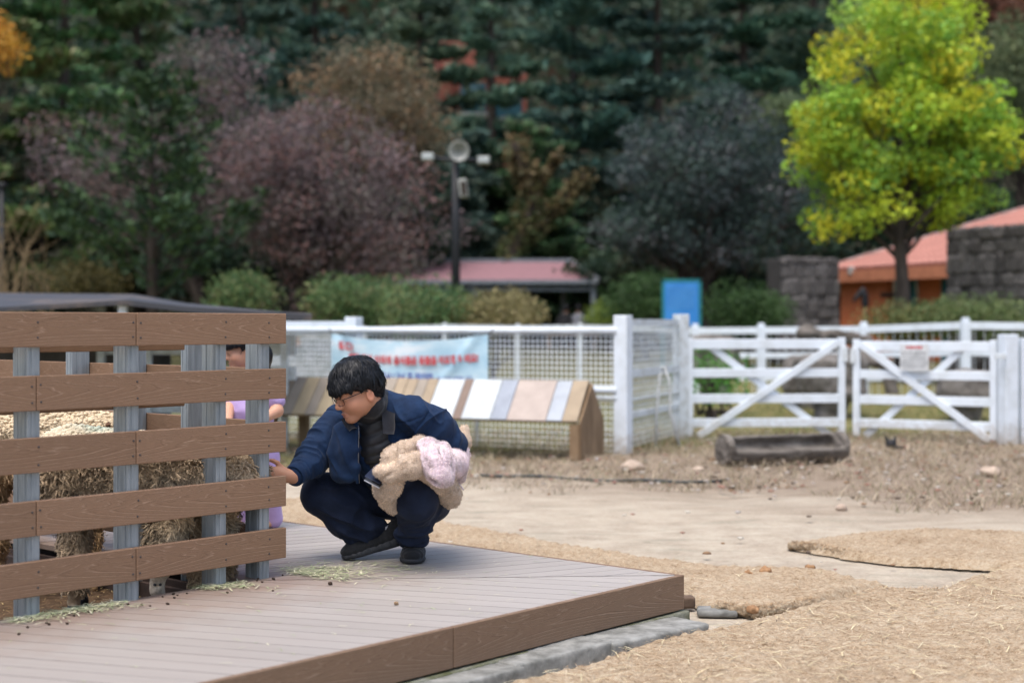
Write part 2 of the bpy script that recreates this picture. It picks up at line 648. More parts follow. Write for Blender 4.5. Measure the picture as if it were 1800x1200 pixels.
def ground_mat():
    m, t, b = nodes_of('ground')
    v = coords(t, 'Object')
    sep = t.nodes.new('ShaderNodeSeparateXYZ'); t.links.new(v, sep.inputs[0])
    x, y = sep.outputs[0], sep.outputs[1]
    n_big = noise(t, v, 0.9, 5, 0.62)
    n_mid = noise(t, v, 4.0, 6, 0.65)
    n_fine = noise(t, v, 45, 5, 0.7)
    sand = ramp(t, mathn(t, 'ADD', mathn(t, 'MULTIPLY', n_mid, 0.6), mathn(t, 'MULTIPLY', n_fine, 0.4)),
                [(0.30, (0.21, 0.175, 0.13)), (0.44, (0.345, 0.29, 0.225)), (0.54, (0.40, 0.345, 0.27)), (0.7, (0.47, 0.415, 0.34))]).outputs[0]
    dry = ramp(t, mathn(t, 'ADD', mathn(t, 'MULTIPLY', n_mid, 0.5), mathn(t, 'MULTIPLY', n_fine, 0.5)),
               [(0.3, (0.12, 0.088, 0.06)), (0.48, (0.22, 0.17, 0.125)), (0.72, (0.36, 0.30, 0.23))]).outputs[0]
    green = ramp(t, mathn(t, 'ADD', mathn(t, 'MULTIPLY', n_mid, 0.6), mathn(t, 'MULTIPLY', n_fine, 0.4)),
                 [(0.35, (0.06, 0.08, 0.025)), (0.5, (0.15, 0.14, 0.055)), (0.65, (0.22, 0.165, 0.085))]).outputs[0]
    forest = ramp(t, n_mid, [(0.35, (0.018, 0.022, 0.014)), (0.65, (0.045, 0.042, 0.028))]).outputs[0]
    pat = ramp(t, noise(t, coords(t, 'Object', (0.55, 2.4, 1)), 3.2, 6, 0.72), [(0.53, (0, 0, 0)), (0.66, (1, 1, 1))]).outputs[0]
    sand = mixc(t, mathn(t, 'MULTIPLY', pat, 0.55), sand, (0.19, 0.185, 0.14))
    # sand gives way to dry grass along a slanting, ragged line
    e = mathn(t, 'ADD', y, mathn(t, 'MULTIPLY', x, 0.62))
    e = mathn(t, 'ADD', e, mathn(t, 'MULTIPLY_ADD', n_big, 4.2, -2.1))
    e = mathn(t, 'ADD', e, mathn(t, 'MULTIPLY_ADD', n_mid, 3.4, -1.7))
    e = mathn(t, 'ADD', e, mathn(t, 'MULTIPLY_ADD', noise(t, coords(t, 'Object', (0.5, 2.6, 1)), 1.6, 5, 0.7), 5.0, -2.5))
    mr = N(t, 'ShaderNodeMapRange'); t.links.new(e, mr.inputs[0])
    mr.inputs[1].default_value, mr.inputs[2].default_value = 10.6, 12.4
    c = mixc(t, mr.outputs[0], sand, dry)
    # thin green growth: left behind the deck and behind the gate
    g1 = N(t, 'ShaderNodeMapRange'); t.links.new(mathn(t, 'ADD', mathn(t, 'SUBTRACT', y, mathn(t, 'MULTIPLY', x, 0.55)), mathn(t, 'MULTIPLY_ADD', n_mid, 3, -1.5)), g1.inputs[0])
    g1.inputs[1].default_value, g1.inputs[2].default_value = 13.2, 14.6
    c = mixc(t, g1.outputs[0], c, green)
    f1 = N(t, 'ShaderNodeMapRange'); t.links.new(y, f1.inputs[0])
    f1.inputs[1].default_value, f1.inputs[2].default_value = 26, 50
    c = mixc(t, f1.outputs[0], c, forest)
    t.links.new(c, b.inputs['Base Color'])
    b.inputs['Roughness'].default_value = 0.95
    b.inputs['Specular IOR Level'].default_value = 0.15
    bumpn(t, b, mathn(t, 'ADD', n_fine, mathn(t, 'MULTIPLY', n_mid, 0.6)), 0.6, 0.02)
    return m


o = obj('ground', mesh_np('ground', pts, FQ, True), ground_mat())
tag(o, 'pale sand and dry grass ground running back to the wooded slope', kind='structure')

# pen floor: trodden brown earth
DIRT = MAT('trodden_earth', (0.115, 0.072, 0.042), (0.055, 0.034, 0.02), 22, 0.95, 0.9, 70, 0.15, dist=0.012)
gs, gt = np.linspace(0.95, 4.6, 120), np.linspace(1.18, 4.2, 100)
S2, T2 = np.meshgrid(gs, gt, indexing='ij')
pp = CORNER - S2.ravel()[:, None] * U + T2.ravel()[:, None] * Vv
pp[:, 2] = PENF + 0.018 * vnoise(pp * 9, 2) + 0.008 * vnoise(pp * 30, 4)
n2 = len(gt)
ii = (np.arange(len(gs) - 1)[:, None] * n2 + np.arange(n2 - 1)[None, :]).ravel()
o = obj('pen_floor', mesh_np('pen_floor', pp, np.stack([ii, ii + 1, ii + n2 + 1, ii + n2], 1), True), DIRT)
tag(o, 'trodden brown earth floor inside the animal pen', kind='structure')


# ------------------------------------------------------------------ deck
def deck_mat():
    m, t, b = nodes_of('deck_plank')
    tc = t.nodes.new('ShaderNodeTexCoord')
    oi = t.nodes.new('ShaderNodeObjectInfo')
    geo = t.nodes.new('ShaderNodeNewGeometry')
    st = coords(t, 'Object', (2.0, 90, 90))
    g = noise(t, st, 1.0, 4)
    blot = noise(t, geo.outputs['Position'], 2.3, 5)
    c = ramp(t, g, [(0.3, (0.285, 0.248, 0.222)), (0.7, (0.345, 0.314, 0.288))]).outputs[0]
    c = mixc(t, mathn(t, 'MULTIPLY', blot, 0.5), c, (0.355, 0.335, 0.318))
    # trodden-out brown dirt along the pen
    dp = t.nodes.new('ShaderNodeVectorMath'); dp.operation = 'DOT_PRODUCT'
    sb = t.nodes.new('ShaderNodeVectorMath'); sb.operation = 'SUBTRACT'
    t.links.new(geo.outputs['Position'], sb.inputs[0]); sb.inputs[1].default_value = (0.68, 6.10, 0)
    t.links.new(sb.outputs[0], dp.inputs[0]); dp.inputs[1].default_value = tuple(Vv)
    d2 = t.nodes.new('ShaderNodeVectorMath'); d2.operation = 'DOT_PRODUCT'
    t.links.new(sb.outputs[0], d2.inputs[0]); d2.inputs[1].default_value = tuple(-U)
    tt = mathn(t, 'MINIMUM', dp.outputs['Value'], d2.outputs['Value'])
    mr = N(t, 'ShaderNodeMapRange')
    t.links.new(mathn(t, 'ADD', tt, mathn(t, 'MULTIPLY_ADD', noise(t, geo.outputs['Position'], 6, 6), 0.8, -0.4)), mr.inputs[0])
    mr.inputs[1].default_value, mr.inputs[2].default_value = 0.62, 1.2
    c = mixc(t, mathn(t, 'MULTIPLY', mr.outputs[0], 0.7), c, (0.215, 0.135, 0.095))
    hv = t.nodes.new('ShaderNodeHueSaturation'); t.links.new(c, hv.inputs['Color'])
    t.links.new(mathn(t, 'MULTIPLY_ADD', oi.outputs['Random'], 0.16, 0.92), hv.inputs['Value'])
    t.links.new(hv.outputs[0], b.inputs['Base Color'])
    b.inputs['Roughness'].default_value = 0.5
    b.inputs['Specular IOR Level'].default_value = 0.45
    bumpn(t, b, g, 0.25, 0.001)
    return m


PLANK = deck_mat()


def clip(poly, n, c):
    """keep points with p.n <= c"""
    outp = []
    for i in range(len(poly)):
        a, b = poly[i], poly[(i + 1) % len(poly)]
        da, db = np.dot(a, n) - c, np.dot(b, n) - c
        if da <= 0: outp.append(a)
        if (da < 0 < db) or (db < 0 < da):
            outp.append(a + (b - a) * (da / (da - db)))
    return outp


deck = thing('boardwalk_deck', 'brown composite boardwalk deck wrapping round the animal pen', 'deck', D(0, 0, 0))


def lay(poly, ang, pitch, off):
    d = np.array([math.cos(ang), math.sin(ang), 0]); n = np.array([-d[1], d[0], 0])
    pr = [np.dot(p, n) for p in poly]
    k0, k1 = math.floor((min(pr) - off) / pitch), math.ceil((max(pr) - off) / pitch)
    for k in range(k0, k1):
        a = off + k * pitch
        mb = MB()
        # two halves with a routed groove between them; open joint to the next plank
        for lo_, hi_, top in ((a + 0.003, a + pitch / 2 - 0.0025, 0.0), (a + pitch / 2 - 0.0025, a + pitch / 2 + 0.0025, -0.004), (a + pitch / 2 + 0.0025, a + pitch - 0.003, 0.0)):
            q = clip(clip(poly, n, hi_), -n, -lo_)
            if len(q) < 3: continue
            c0 = sum(q) / len(q)
            q = [p * np.array([1, 1, 0]) for p in q]
            area = sum(q[i][0] * q[(i + 1) % len(q)][1] - q[(i + 1) % len(q)][0] * q[i][1] for i in range(len(q)))
            if area < 0: q = q[::-1]
            mb.prism([p + np.array([0, 0, DECK - 0.022]) for p in q], (0, 0, 0.022 + top))
        if not mb.v: continue
        mw = mat4(np.array([0, 0, 0]), d, n, ZUP)
        inv = mw.inverted()
        mb.v = [tuple(inv @ Vector(p)) for p in mb.v]
        mb.build('plank', PLANK, deck, mw=mw)


G0 = 0.004
front = [D(0.012, 0.0), D(4.6, 0.0), D(4.6, 1.25), D(1.262, 1.25)]
back = [D(0.0, 0.012), D(1.25, 1.262), D(1.25, 5.2), D(0.0, 5.2)]
lay(front, R(-17.5), 0.205, 0.03)
lay(back, R(28), 0.205, 0.07)
# fascia boards: local x along, z up
def wood_bar(name, a, b, th, h, mat, parent, nrm):
    """board between a and b (bottom edge), outward normal nrm"""
    a, b = np.asarray(a, float), np.asarray(b, float)
    L = np.linalg.norm(b - a)
    X = unit(b - a); Zc = ZUP; Y = np.cross(Zc, X)
    c = (a + b) / 2 + np.array([0, 0, h / 2]) + np.asarray(nrm) * th / 2
    mb = MB().box((0, 0, 0), (L, th, h), ch=0.0025)
    return mb.build(name, mat, parent, mw=mat4(c, X, Y, Zc))


ftop, fh = DECK + 0.001, 0.141
joint = 1.365
for s0, s1 in ((-0.022, joint - 0.002), (joint + 0.002, joint + 2.4)):
    wood_bar('fascia_board', D(s1, 0.0, ftop - fh), D(s0, 0.0, ftop - fh), 0.022, fh, FASCIA, deck, -Vv)
for t0, t1 in ((0.001, 2.4), (2.404, 5.2)):
    wood_bar('fascia_board', D(0, t0, ftop - fh), D(0, t1, ftop - fh), 0.022, fh, FASCIA, deck, U)
# pen-side fascia: lower dark boards under the far deck edge
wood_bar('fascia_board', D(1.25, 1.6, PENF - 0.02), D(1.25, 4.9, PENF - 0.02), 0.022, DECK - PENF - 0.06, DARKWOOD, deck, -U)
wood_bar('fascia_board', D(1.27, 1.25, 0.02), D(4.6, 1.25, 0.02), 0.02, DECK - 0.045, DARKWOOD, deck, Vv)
mb = MB()
for t_ in (0.1, 0.62, 1.14):
    mb.bar(D(0.06, t_, 0.12), D(4.5, t_, 0.12), 0.05, 0.08)
for s_ in (0.14, 0.66, 1.12):
    mb.bar(D(s_, 1.3, 0.117), D(s_, 5.1, 0.117), 0.05, 0.078)
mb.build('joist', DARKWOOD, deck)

# ------------------------------------------------------------------ pen fence
fence = thing('pen_fence', 'brown board fence on steel posts round the sheep pen', 'fence', D(1.15, 1.27))
TOPS = [1.2775, 1.053, 0.835, 0.612, 0.400]
BH = 0.1235
BT0 = 1.195


def post(c, su, sv, z0, z1):
    mb = MB()
    mb.box(c + np.array([0, 0, (z0 + z1) / 2]), (su, sv, z1 - z0), U, Vv, ZUP, ch=0.004)
    # rolled ribs down the faces
    for k in (-0.25, 0.25):
        mb.box(c - U * (su / 2) + Vv * sv * k + np.array([0, 0, (z0 + z1) / 2]), (0.004, sv * 0.2, z1 - z0 - 0.01), U, Vv, ZUP)
    mb.box(c - Vv * (sv / 2) + np.array([0, 0, (z0 + z1) / 2]), (su * 0.45, 0.004, z1 - z0 - 0.01), U, Vv, ZUP)
    return mb.build('post', STEEL, fence)


PS = [1.165, 1.385, 1.795, 2.21, 2.63, 3.05, 3.47]
for s_ in PS:
    post(D(s_, 1.27, 0), 0.05, 0.098, PENF - 0.02, 1.262)
screw = MB().lathe((0, 0, 0), (0, -1, 0), [(0, 0.0042), (0.0012, 0.0042), (0.0018, 0.003)], 8).mesh('screw')
screw.materials.append(SCREW)
joints = {0: [1.80], 1: [2.215], 2: [1.80], 3: [2.215], 4: [1.80]}
for i, zt in enumerate(TOPS):
    cuts = [1.072] + joints[i] + [3.47]
    for a, b in zip(cuts[:-1], cuts[1:]):
        bo = wood_bar('board', D(b - 0.0015, BT0 + 0.025, zt - BH), D(a + 0.0015, BT0 + 0.025, zt - BH), 0.025, BH, BOARD, fence, -Vv)
        for s_ in PS:
            if a - 0.01 <= s_ <= b + 0.01:
                ss = min(max(s_, a + 0.016), b - 0.016)
                for zz in (0.03, BH - 0.035):
                    p = D(ss + random.uniform(-.003, .003), BT0, zt - BH + zz + random.uniform(-.004, .004))
                    so = bpy.data.objects.new('screw', screw)
                    put(so, bo, mat4(p, U, Vv, ZUP))
# boards on the inner face of the front posts
for zt in (TOPS[0] - 0.022, TOPS[1] - 0.018):
    for a, b in ((1.487, 2.21), (2.214, 3.47)):
        wood_bar('board', D(b, 1.344, zt - BH), D(a, 1.344, zt - BH), 0.024, BH, BOARD, fence, -Vv)
# side run: posts double-rowed, boards on their outer face
for t_ in (0.42, 0.85, 1.30, 1.76, 2.23):
    post(D(1.17, 1.27 + t_, 0), 0.098, 0.05, PENF - 0.02, 1.262)
for t_ in (0.69, 1.53):
    post(D(1.295, 1.27 + t_, 0), 0.09, 0.05, PENF - 0.02, 1.2)
for i, zt in enumerate(TOPS):
    for a, b in ((1.34, 2.12), (2.124, 3.85)):
        wood_bar('board', D(1.119, a, zt - BH), D(1.119, b, zt - BH), 0.024, BH, BOARD, fence, U)
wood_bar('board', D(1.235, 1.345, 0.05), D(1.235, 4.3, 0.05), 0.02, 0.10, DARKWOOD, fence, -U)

# ------------------------------------------------------------------ kerb slabs and footing
CONC = MAT('weathered_concrete', (0.26, 0.26, 0.245), (0.13, 0.13, 0.12), 14, 0.9, 0.5, 70, 0.2, dist=0.004, objrand=0.2)
MOSS = MAT('mossy_concrete', (0.21, 0.21, 0.175), (0.095, 0.10, 0.05), 11, 0.95, 0.8, 40, 0.15, dist=0.01)


def slab(name, label, cat, c, L, W, H, ang, mat, group=None, tilt=0.0, seed=1):
    X = np.array([math.cos(ang), math.sin(ang), tilt]); X = unit(X)
    Y = unit(np.cross(ZUP, X)); Zc = np.cross(X, Y)
    ext = np.abs(X) * L / 2 + np.abs(Y) * W / 2 + np.abs(Zc) * H / 2 + 0.03
    s = SDF(c - ext, c + ext, 0.0075)
    s.box(c, (L / 2, W / 2, H / 2), np.stack([X, Y, Zc]), 0.008, 0.001)
    rr = np.random.default_rng(seed)
    for _ in range(3):      # chipped arrises
        p = c + X * rr.uniform(-L / 2, L / 2) + Y * (W / 2) * rr.choice([-1, 1]) + Zc * H / 2
        s.ell(p, (rr.uniform(.01, .02), .007, .007), np.stack([X, Y, Zc]), 0.006, 's')
    o = s.build(name, mat, None, lambda V, n: 0.0012 * vnoise(V * 22, seed) + 0.0012 * vnoise(V * 80, seed + 3))
    tag(o, label, cat, group)
    return o


ka = R(46)
gk = 'concrete slabs along the deck front'
p1 = (G(1186, 1080, .06) + G(1276, 1085, .06) + G(1069, 1108, .06) + G(1133, 1113, .06)) / 4
slab('kerb_slab', 'pale grey concrete slab lying below the deck corner', 'slab', np.array([0.515, 5.735, 0.016]), 0.56, 0.19, 0.075, R(43), CONC, gk, 0.0, 3)
slab('kerb_slab', 'middle concrete slab in front of the deck with broken end', 'slab', np.array([0.128, 5.385, 0.016]), 0.50, 0.19, 0.078, R(43.5), CONC, gk, 0.02, 5)
slab('kerb_slab', 'concrete slab half buried by the mat at the bottom edge', 'slab', np.array([-0.268, 4.955, 0.010]), 0.72, 0.2, 0.07, R(47), CONC, gk, 0.0, 8)
slab('deck_footing', 'mossy concrete footing in the gap under the deck edge', 'footing', D(1.3, 0.015, 0.018), 2.7, 0.10, 0.07, UA, MOSS, None, 0.0, 11)
slab('timber_offcut', 'short brown timber offcut beside the deck corner', 'timber', G(1208, 1078, 0.0) + np.array([0, 0.12, 0.028]), 0.09, 0.07, 0.05, R(5), MAT('brown_offcut', (0.12, 0.08, 0.055), None, 20, 0.9, 0.4, 60), None, 0.0, 12)
slab('stone_chip', 'small dark grey slab end poking from under the mat', 'stone', G(1255, 1082, 0.0) + np.array([0.02, 0.05, 0.008]), 0.17, 0.12, 0.03, R(-6), CONC, None, 0.0, 13)


# ------------------------------------------------------------------ coir mats
def coir_mat(name):
    m, t, b = nodes_of(name)
    v = coords(t, 'Object')
    n1 = noise(t, v, 3.0, 5); n2_ = noise(t, v, 110, 5, 0.75); n3 = noise(t, coords(t, 'Object', (1, 2.2, 1)), 30, 4)
    mixn = mathn(t, 'ADD', mathn(t, 'MULTIPLY', n2_, 0.45), mathn(t, 'ADD', mathn(t, 'MULTIPLY', n3, 0.35), mathn(t, 'MULTIPLY', n1, 0.2)))
    c = ramp(t, mixn, [(0.36, (0.13, 0.08, 0.042)), (0.44, (0.30, 0.215, 0.135)), (0.52, (0.41, 0.32, 0.22)), (0.64, (0.50, 0.43, 0.33))]).outputs[0]
    t.links.new(c, b.inputs['Base Color'])
    b.inputs['Roughness'].default_value = 0.95
    b.inputs['Specular IOR Level'].default_value = 0.1
    bumpn(t, b, mathn(t, 'ADD', n2_, n3), 0.8, 0.012)
    return m


COIR = coir_mat('coir')
STRAND = LEAF('strand', 0.1)


def inside(poly, p):
    x, y = p[:, 0], p[:, 1]
    r = np.zeros(len(p), bool)
    n = len(poly)
    for i in range(n):
        x0, y0 = poly[i][:2]; x1, y1 = poly[(i + 1) % n][:2]
        c = ((y0 > y) != (y1 > y)) & (x < (x1 - x0) * (y - y0) / (y1 - y0 + 1e-12) + x0)
        r ^= c
    return r


def edged(poly, p):
    d = np.full(len(p), 9.0)
    n = len(poly)
    for i in range(n):
        a = np.array(poly[i][:2]); b = np.array(poly[(i + 1) % n][:2]); ab = b - a
        t = np.clip(((p[:, :2] - a) @ ab) / (ab @ ab + 1e-12), 0, 1)
        d = np.minimum(d, np.linalg.norm(p[:, :2] - a - t[:, None] * ab, axis=1))
    return d


def strands(p, L, w, cols, lift=0.3, curl=0.3, seed=0, normal_up=False):
    """thin bent ribbons at points p; returns V,F,cols"""
    rg = np.random.default_rng(seed)
    n = len(p)
    a = rg.uniform(0, 2 * np.pi, n)
    d = np.stack([np.cos(a), np.sin(a), rg.uniform(0, lift, n)], 1)
    sd_ = np.stack([-np.sin(a), np.cos(a), np.zeros(n)], 1) * (w * rg.uniform(.6, 1.3, n))[:, None] / 2
    LL = (L * rg.uniform(.4, 1.3, n))[:, None]
    m = p + d * LL * 0.5 + np.stack([rg.normal(0, curl, n), rg.normal(0, curl, n), np.abs(rg.normal(0, curl * .5, n))], 1) * LL * 0.4
    e = p + d * LL * np.array([1, 1, 0.6])
    V = np.stack([p - sd_, p + sd_, m - sd_, m + sd_, e - sd_ * .5, e + sd_ * .5], 1).reshape(-1, 3)
    b = np.arange(n)[:, None] * 6
    F = np.concatenate([b + np.array([0, 1, 3, 2]), b + np.array([2, 3, 5, 4])])
    c = np.asarray(cols)[rg.integers(0, len(cols), n)] * rg.uniform(.7, 1.25, (n, 1))
    return V, F, np.repeat(c, 6, axis=0)


def mat_sheet(name, label, poly, res, th, seed, nstr, group):
    poly = [np.asarray(q, float)[:2] for q in poly]
    lo, hi = np.min(poly, 0) - 0.05, np.max(poly, 0) + 0.05
    xs, ys = np.arange(lo[0], hi[0], res), np.arange(lo[1], hi[1], res)
    X, Y = np.meshgrid(xs, ys, indexing='ij')
    p = np.stack([X.ravel(), Y.ravel(), np.zeros(X.size)], 1)
    wob = np.stack([vnoise(p * 7, seed), vnoise(p * 7, seed + 1), 0 * p[:, 0]], 1) * 0.02 + np.stack([vnoise(p * 25, seed + 4), vnoise(p * 25, seed + 5), 0 * p[:, 0]], 1) * 0.008
    q = p + wob
    ins = inside(poly, q)
    d = edged(poly, q)
    d = np.where(ins, d, 0)
    sm = np.clip(d / 0.03, 0, 1); sm = sm * sm * (3 - 2 * sm)
    row = 0.5 + 0.5 * np.sin(p[:, 1] * 2 * np.pi / 0.060 + 1.0 * vnoise(p * 3, seed + 7))
    colm = 0.5 + 0.5 * np.sin(p[:, 0] * 2 * np.pi / 0.055 + 1.2 * vnoise(p * 4, seed + 8))
    z = (th + 0.011 * row * (0.3 + 0.7 * colm) + 0.003 * vnoise(p * 30, seed + 2) + 0.0022 * vnoise(p * 80, seed + 6) + 0.012 * vnoise(p * 3, seed + 3)) * sm
    p[:, 2] = z - 0.004 + 0.012 * (ins)
    ny = len(ys)
    ii = (np.arange(len(xs) - 1)[:, None] * ny + np.arange(ny - 1)[None, :]).ravel()
    Fq = np.stack([ii, ii + ny, ii + ny + 1, ii + 1], 1)
    Fq = Fq[ins[Fq].any(1)]
    used = np.unique(Fq); remap = np.full(len(p), -1); remap[used] = np.arange(len(used))
    root = thing(name, label, 'mat', (*np.mean(poly, 0), 0), group)
    obj('weave', mesh_np('weave', p[used], remap[Fq], True), COIR, root)
    idx = np.flatnonzero(ins & (d > 0.005))
    pk = p[RNG.choice(idx, nstr)] + np.concatenate([RNG.uniform(-res, res, (nstr, 2)), np.full((nstr, 1), 0.001)], 1)
    V, F, c = strands(pk, 0.03, 0.0016, [(0.40, 0.29, 0.18), (0.5, 0.39, 0.26), (0.25, 0.16, 0.09), (0.55, 0.45, 0.33)], 0.5, 0.5, seed)
    o = obj('coir_fibre', mesh_np('coir_fibre', V, F, False, c), STRAND, root)
    o['kind'] = 'stuff'
    return root, idx, p


gm = 'coconut coir mats laid over the sand'
A = lambda l: [G(x, y)[:2] for x, y in l]
mat1, mi1, mp1 = mat_sheet('coir_mat', 'large coir mat filling the bottom right foreground', A([(800, 1260), (870, 1222), (960, 1196), (1040, 1172), (1150, 1140), (1285, 1110), (1335, 1092), (1455, 1068), (1520, 1046), (1640, 1044), (1700, 1020), (1900, 985), (2100, 1010), (2100, 1260), (1300, 1290)]), 0.0125, 0.018, 21, 11000, gm)
mat2, mi2, mp2 = mat_sheet('coir_mat', 'coir mat strip running along the far side of the deck', [D(-0.03, 5.4)[:2], D(-0.03, 0.3)[:2]] + A([(1215, 1062), (1255, 1074), (1330, 1084), (1440, 1061), (1560, 1032), (1460, 1012), (1220, 997), (1000, 966), (780, 921), (560, 880)]), 0.0135, 0.02, 31, 6000, gm)
mat3, mi3, mp3 = mat_sheet('coir_mat', 'loose coir mat lying on sand at the right edge', A([(1388, 963), (1480, 951), (1620, 936), (1800, 945), (2000, 950), (2000, 1010), (1775, 1002), (1600, 993), (1500, 983)]), 0.018, 0.03, 41, 3000, gm)


def roll(parent, pts_, r, seed):
    pts_ = [np.asarray(q, float) for q in pts_]
    lo, hi = np.min(pts_, 0) - r - 0.03, np.max(pts_, 0) + r + 0.03
    s = SDF(lo, hi, 0.0075)
    for a, b in zip(pts_[:-1], pts_[1:]):
        s.cap(a, b, r, r, 0.01)
    s.build('rolled_edge', COIR, parent, lambda V, n: 0.009 * vnoise(V * 45, seed) + 0.006 * vnoise(V * 95, seed + 1))
    k = np.linspace(0, 1, 700)
    i = np.minimum((k * (len(pts_) - 1)).astype(int), len(pts_) - 2)
    f = k * (len(pts_) - 1) - i
    P0 = np.array(pts_)
    c = P0[i] * (1 - f)[:, None] + P0[i + 1] * f[:, None]
    th = RNG.uniform(0, np.pi, len(k))
    c = c + r * np.stack([0 * th, -np.cos(th), np.sin(th)], 1)
    V, F, cc = strands(c, 0.03, 0.0016, [(0.40, 0.26, 0.14), (0.5, 0.36, 0.22), (0.25, 0.15, 0.07)], 0.8, 0.5, seed)
    o = obj('coir_fibre', mesh_np('coir_fibre', V, F, False, cc), STRAND, parent); o['kind'] = 'stuff'


up = lambda p, z: p + np.array([0, 0, z])
roll(mat2, [up(G(1258, 1076), .022), up(G(1330, 1084), .022), up(G(1390, 1075), .018), up(G(1436, 1063), .012)], 0.024, 51)
roll(mat1, [up(G(1500, 1056), .008), up(G(1570, 1050), .014), up(G(1660, 1046), .010)], 0.02, 52)
roll(mat3, [up(G(1392, 965), .02), up(G(1440, 970), .022), up(G(1500, 980), .012)], 0.022, 53)

# ------------------------------------------------------------------ hay, straw, droppings, fallen leaves
HAYC = [(0.42, 0.45, 0.27), (0.56, 0.54, 0.35), (0.33, 0.39, 0.22), (0.62, 0.6, 0.44)]
n = 3600
s_ = RNG.uniform(0.95, 4.4, n); t_ = 1.23 - np.abs(RNG.normal(0, 0.055, n))
k = RNG.random(n) < 0.22
s_[k] = RNG.normal(1.0, 0.16, k.sum()); t_[k] = RNG.normal(1.12, 0.12, k.sum())
keep = vnoise(np.stack([s_ * 5, t_ * 0, t_ * 0], 1), 4) > -0.15
s_, t_ = s_[keep], t_[keep]
hp = np.array([D(a, b, DECK + 0.003) for a, b in zip(s_, t_)])
hp[:, 2] += np.abs(RNG.normal(0, 0.004, len(hp)))
V, F, c = strands(hp, 0.055, 0.0042, HAYC, 0.12, 0.2, 5)
tag(obj('scattered_hay', mesh_np('scattered_hay', V, F, False, c), STRAND), 'chopped green hay scattered on the deck along the pen fence', 'hay', kind='stuff')
n = 330
s_, t_ = RNG.uniform(0.0, 3.6, n), RNG.uniform(0.02, 1.2, n)
t_[:110] = RNG.uniform(1.2, 3.6, 110); s_[:110] = RNG.uniform(0.03, 1.1, 110)
c0 = RNG.normal(0, 1, (90, 2))
s_[110:200] = 0.62 + 0.05 * c0[:, 0]; t_[110:200] = 0.98 + 0.09 * c0[:, 1]
hp = np.array([D(a, b, DECK + 0.003) for a, b in zip(s_, t_)])
V, F, c = strands(hp, 0.042, 0.0035, HAYC, 0.06, 0.15, 6)
tag(obj('hay_bits', mesh_np('hay_bits', V, F, False, c), STRAND), 'sparse bits of hay strewn over the open deck', 'hay', kind='stuff')
n = 650
pk = mp1[RNG.choice(mi1, n)] + np.array([0, 0, 0.012])
V, F, c = strands(pk, 0.085, 0.0034, [(0.6, 0.5, 0.3), (0.68, 0.6, 0.4), (0.5, 0.42, 0.26)], 0.1, 0.12, 7)
V2, F2, c2 = strands(mp2[RNG.choice(mi2, 160)] + np.array([0, 0, 0.012]), 0.07, 0.0032, [(0.6, 0.5, 0.3), (0.68, 0.6, 0.4)], 0.1, 0.12, 8)
tag(obj('straw_litter', mesh_np('straw_litter', np.concatenate([V, V2]), np.concatenate([F, F2 + len(V)]), False, np.concatenate([c, c2])), STRAND), 'pale straw stems lying loose on the coir mats', 'straw', kind='stuff')
n = 2600
s_, t_ = RNG.uniform(1.0, 4.0, n), RNG.uniform(1.3, 3.6, n)
hp = np.array([D(a, b, PENF + 0.012) for a, b in zip(s_, t_)])
V, F, c = strands(hp, 0.03, 0.004, [(0.30, 0.2, 0.09), (0.2, 0.13, 0.06), (0.4, 0.3, 0.15)], 0.2, 0.2, 9)
tag(obj('pen_litter', mesh_np('pen_litter', V, F, False, c), STRAND), 'trampled straw bits on the pen floor', 'straw', kind='stuff')


def pebbles(p, r, seed, squash=0.7):
    rg = np.random.default_rng(seed)
    t = (1 + 5 ** .5) / 2
    ico = np.array([(-1, t, 0), (1, t, 0), (-1, -t, 0), (1, -t, 0), (0, -1, t), (0, 1, t), (0, -1, -t), (0, 1, -t), (t, 0, -1), (t, 0, 1), (-t, 0, -1), (-t, 0, 1)]) / 1.9
    fc = np.array([(0, 11, 5), (0, 5, 1), (0, 1, 7), (0, 7, 10), (0, 10, 11), (1, 5, 9), (5, 11, 4), (11, 10, 2), (10, 7, 6), (7, 1, 8), (3, 9, 4), (3, 4, 2), (3, 2, 6), (3, 6, 8), (3, 8, 9), (4, 9, 5), (2, 4, 11), (6, 2, 10), (8, 6, 7), (9, 8, 1)])
    n = len(p)
    rr = (r * rg.uniform(.5, 1.4, n))[:, None, None]
    V = p[:, None, :] + ico[None] * rg.uniform(.75, 1.25, (n, 12, 1)) * rr * np.array([1, 1, squash])
    V[:, :, 2] += rr[:, :, 0] * squash * 0.8
    F = fc[None] + (np.arange(n) * 12)[:, None, None]
    return V.reshape(-1, 3), F.reshape(-1, 3)


DROP = MAT('dark_droppings', (0.05, 0.03, 0.02), (0.03, 0.02, 0.014), 30, 0.8)
n = 80
s_, t_ = RNG.uniform(1.0, 3.4, n), 1.24 - np.abs(RNG.normal(0, 0.11, n))
V, F = pebbles(np.array([D(a, b, DECK) for a, b in zip(s_, t_)]), 0.0055, 3)
tag(obj('sheep_droppings', mesh_np('sheep_droppings', V, F, True), DROP), 'small dark droppings among the hay by the pen fence', 'droppings', kind='stuff')
SNAIL = MAT('pale_brown_shell', (0.42, 0.3, 0.17), (0.16, 0.1, 0.06), 90, 0.6)
for px, py, lb in ((696, 1060, 'small pale brown nut lying alone on the open deck'), (580, 1025, 'small dark brown pellet on the deck left of the shoes')):
    V, F = pebbles(G(px, py + 3, DECK)[None], 0.008, 5, 0.9)
    tag(obj('nut', mesh_np('nut', V, F, True), SNAIL if px > 600 else DROP), lb, 'nut')
CLOD = MAT('fibre_clod', (0.36, 0.21, 0.11), (0.2, 0.11, 0.055), 40, 0.95, 0.8, 90)
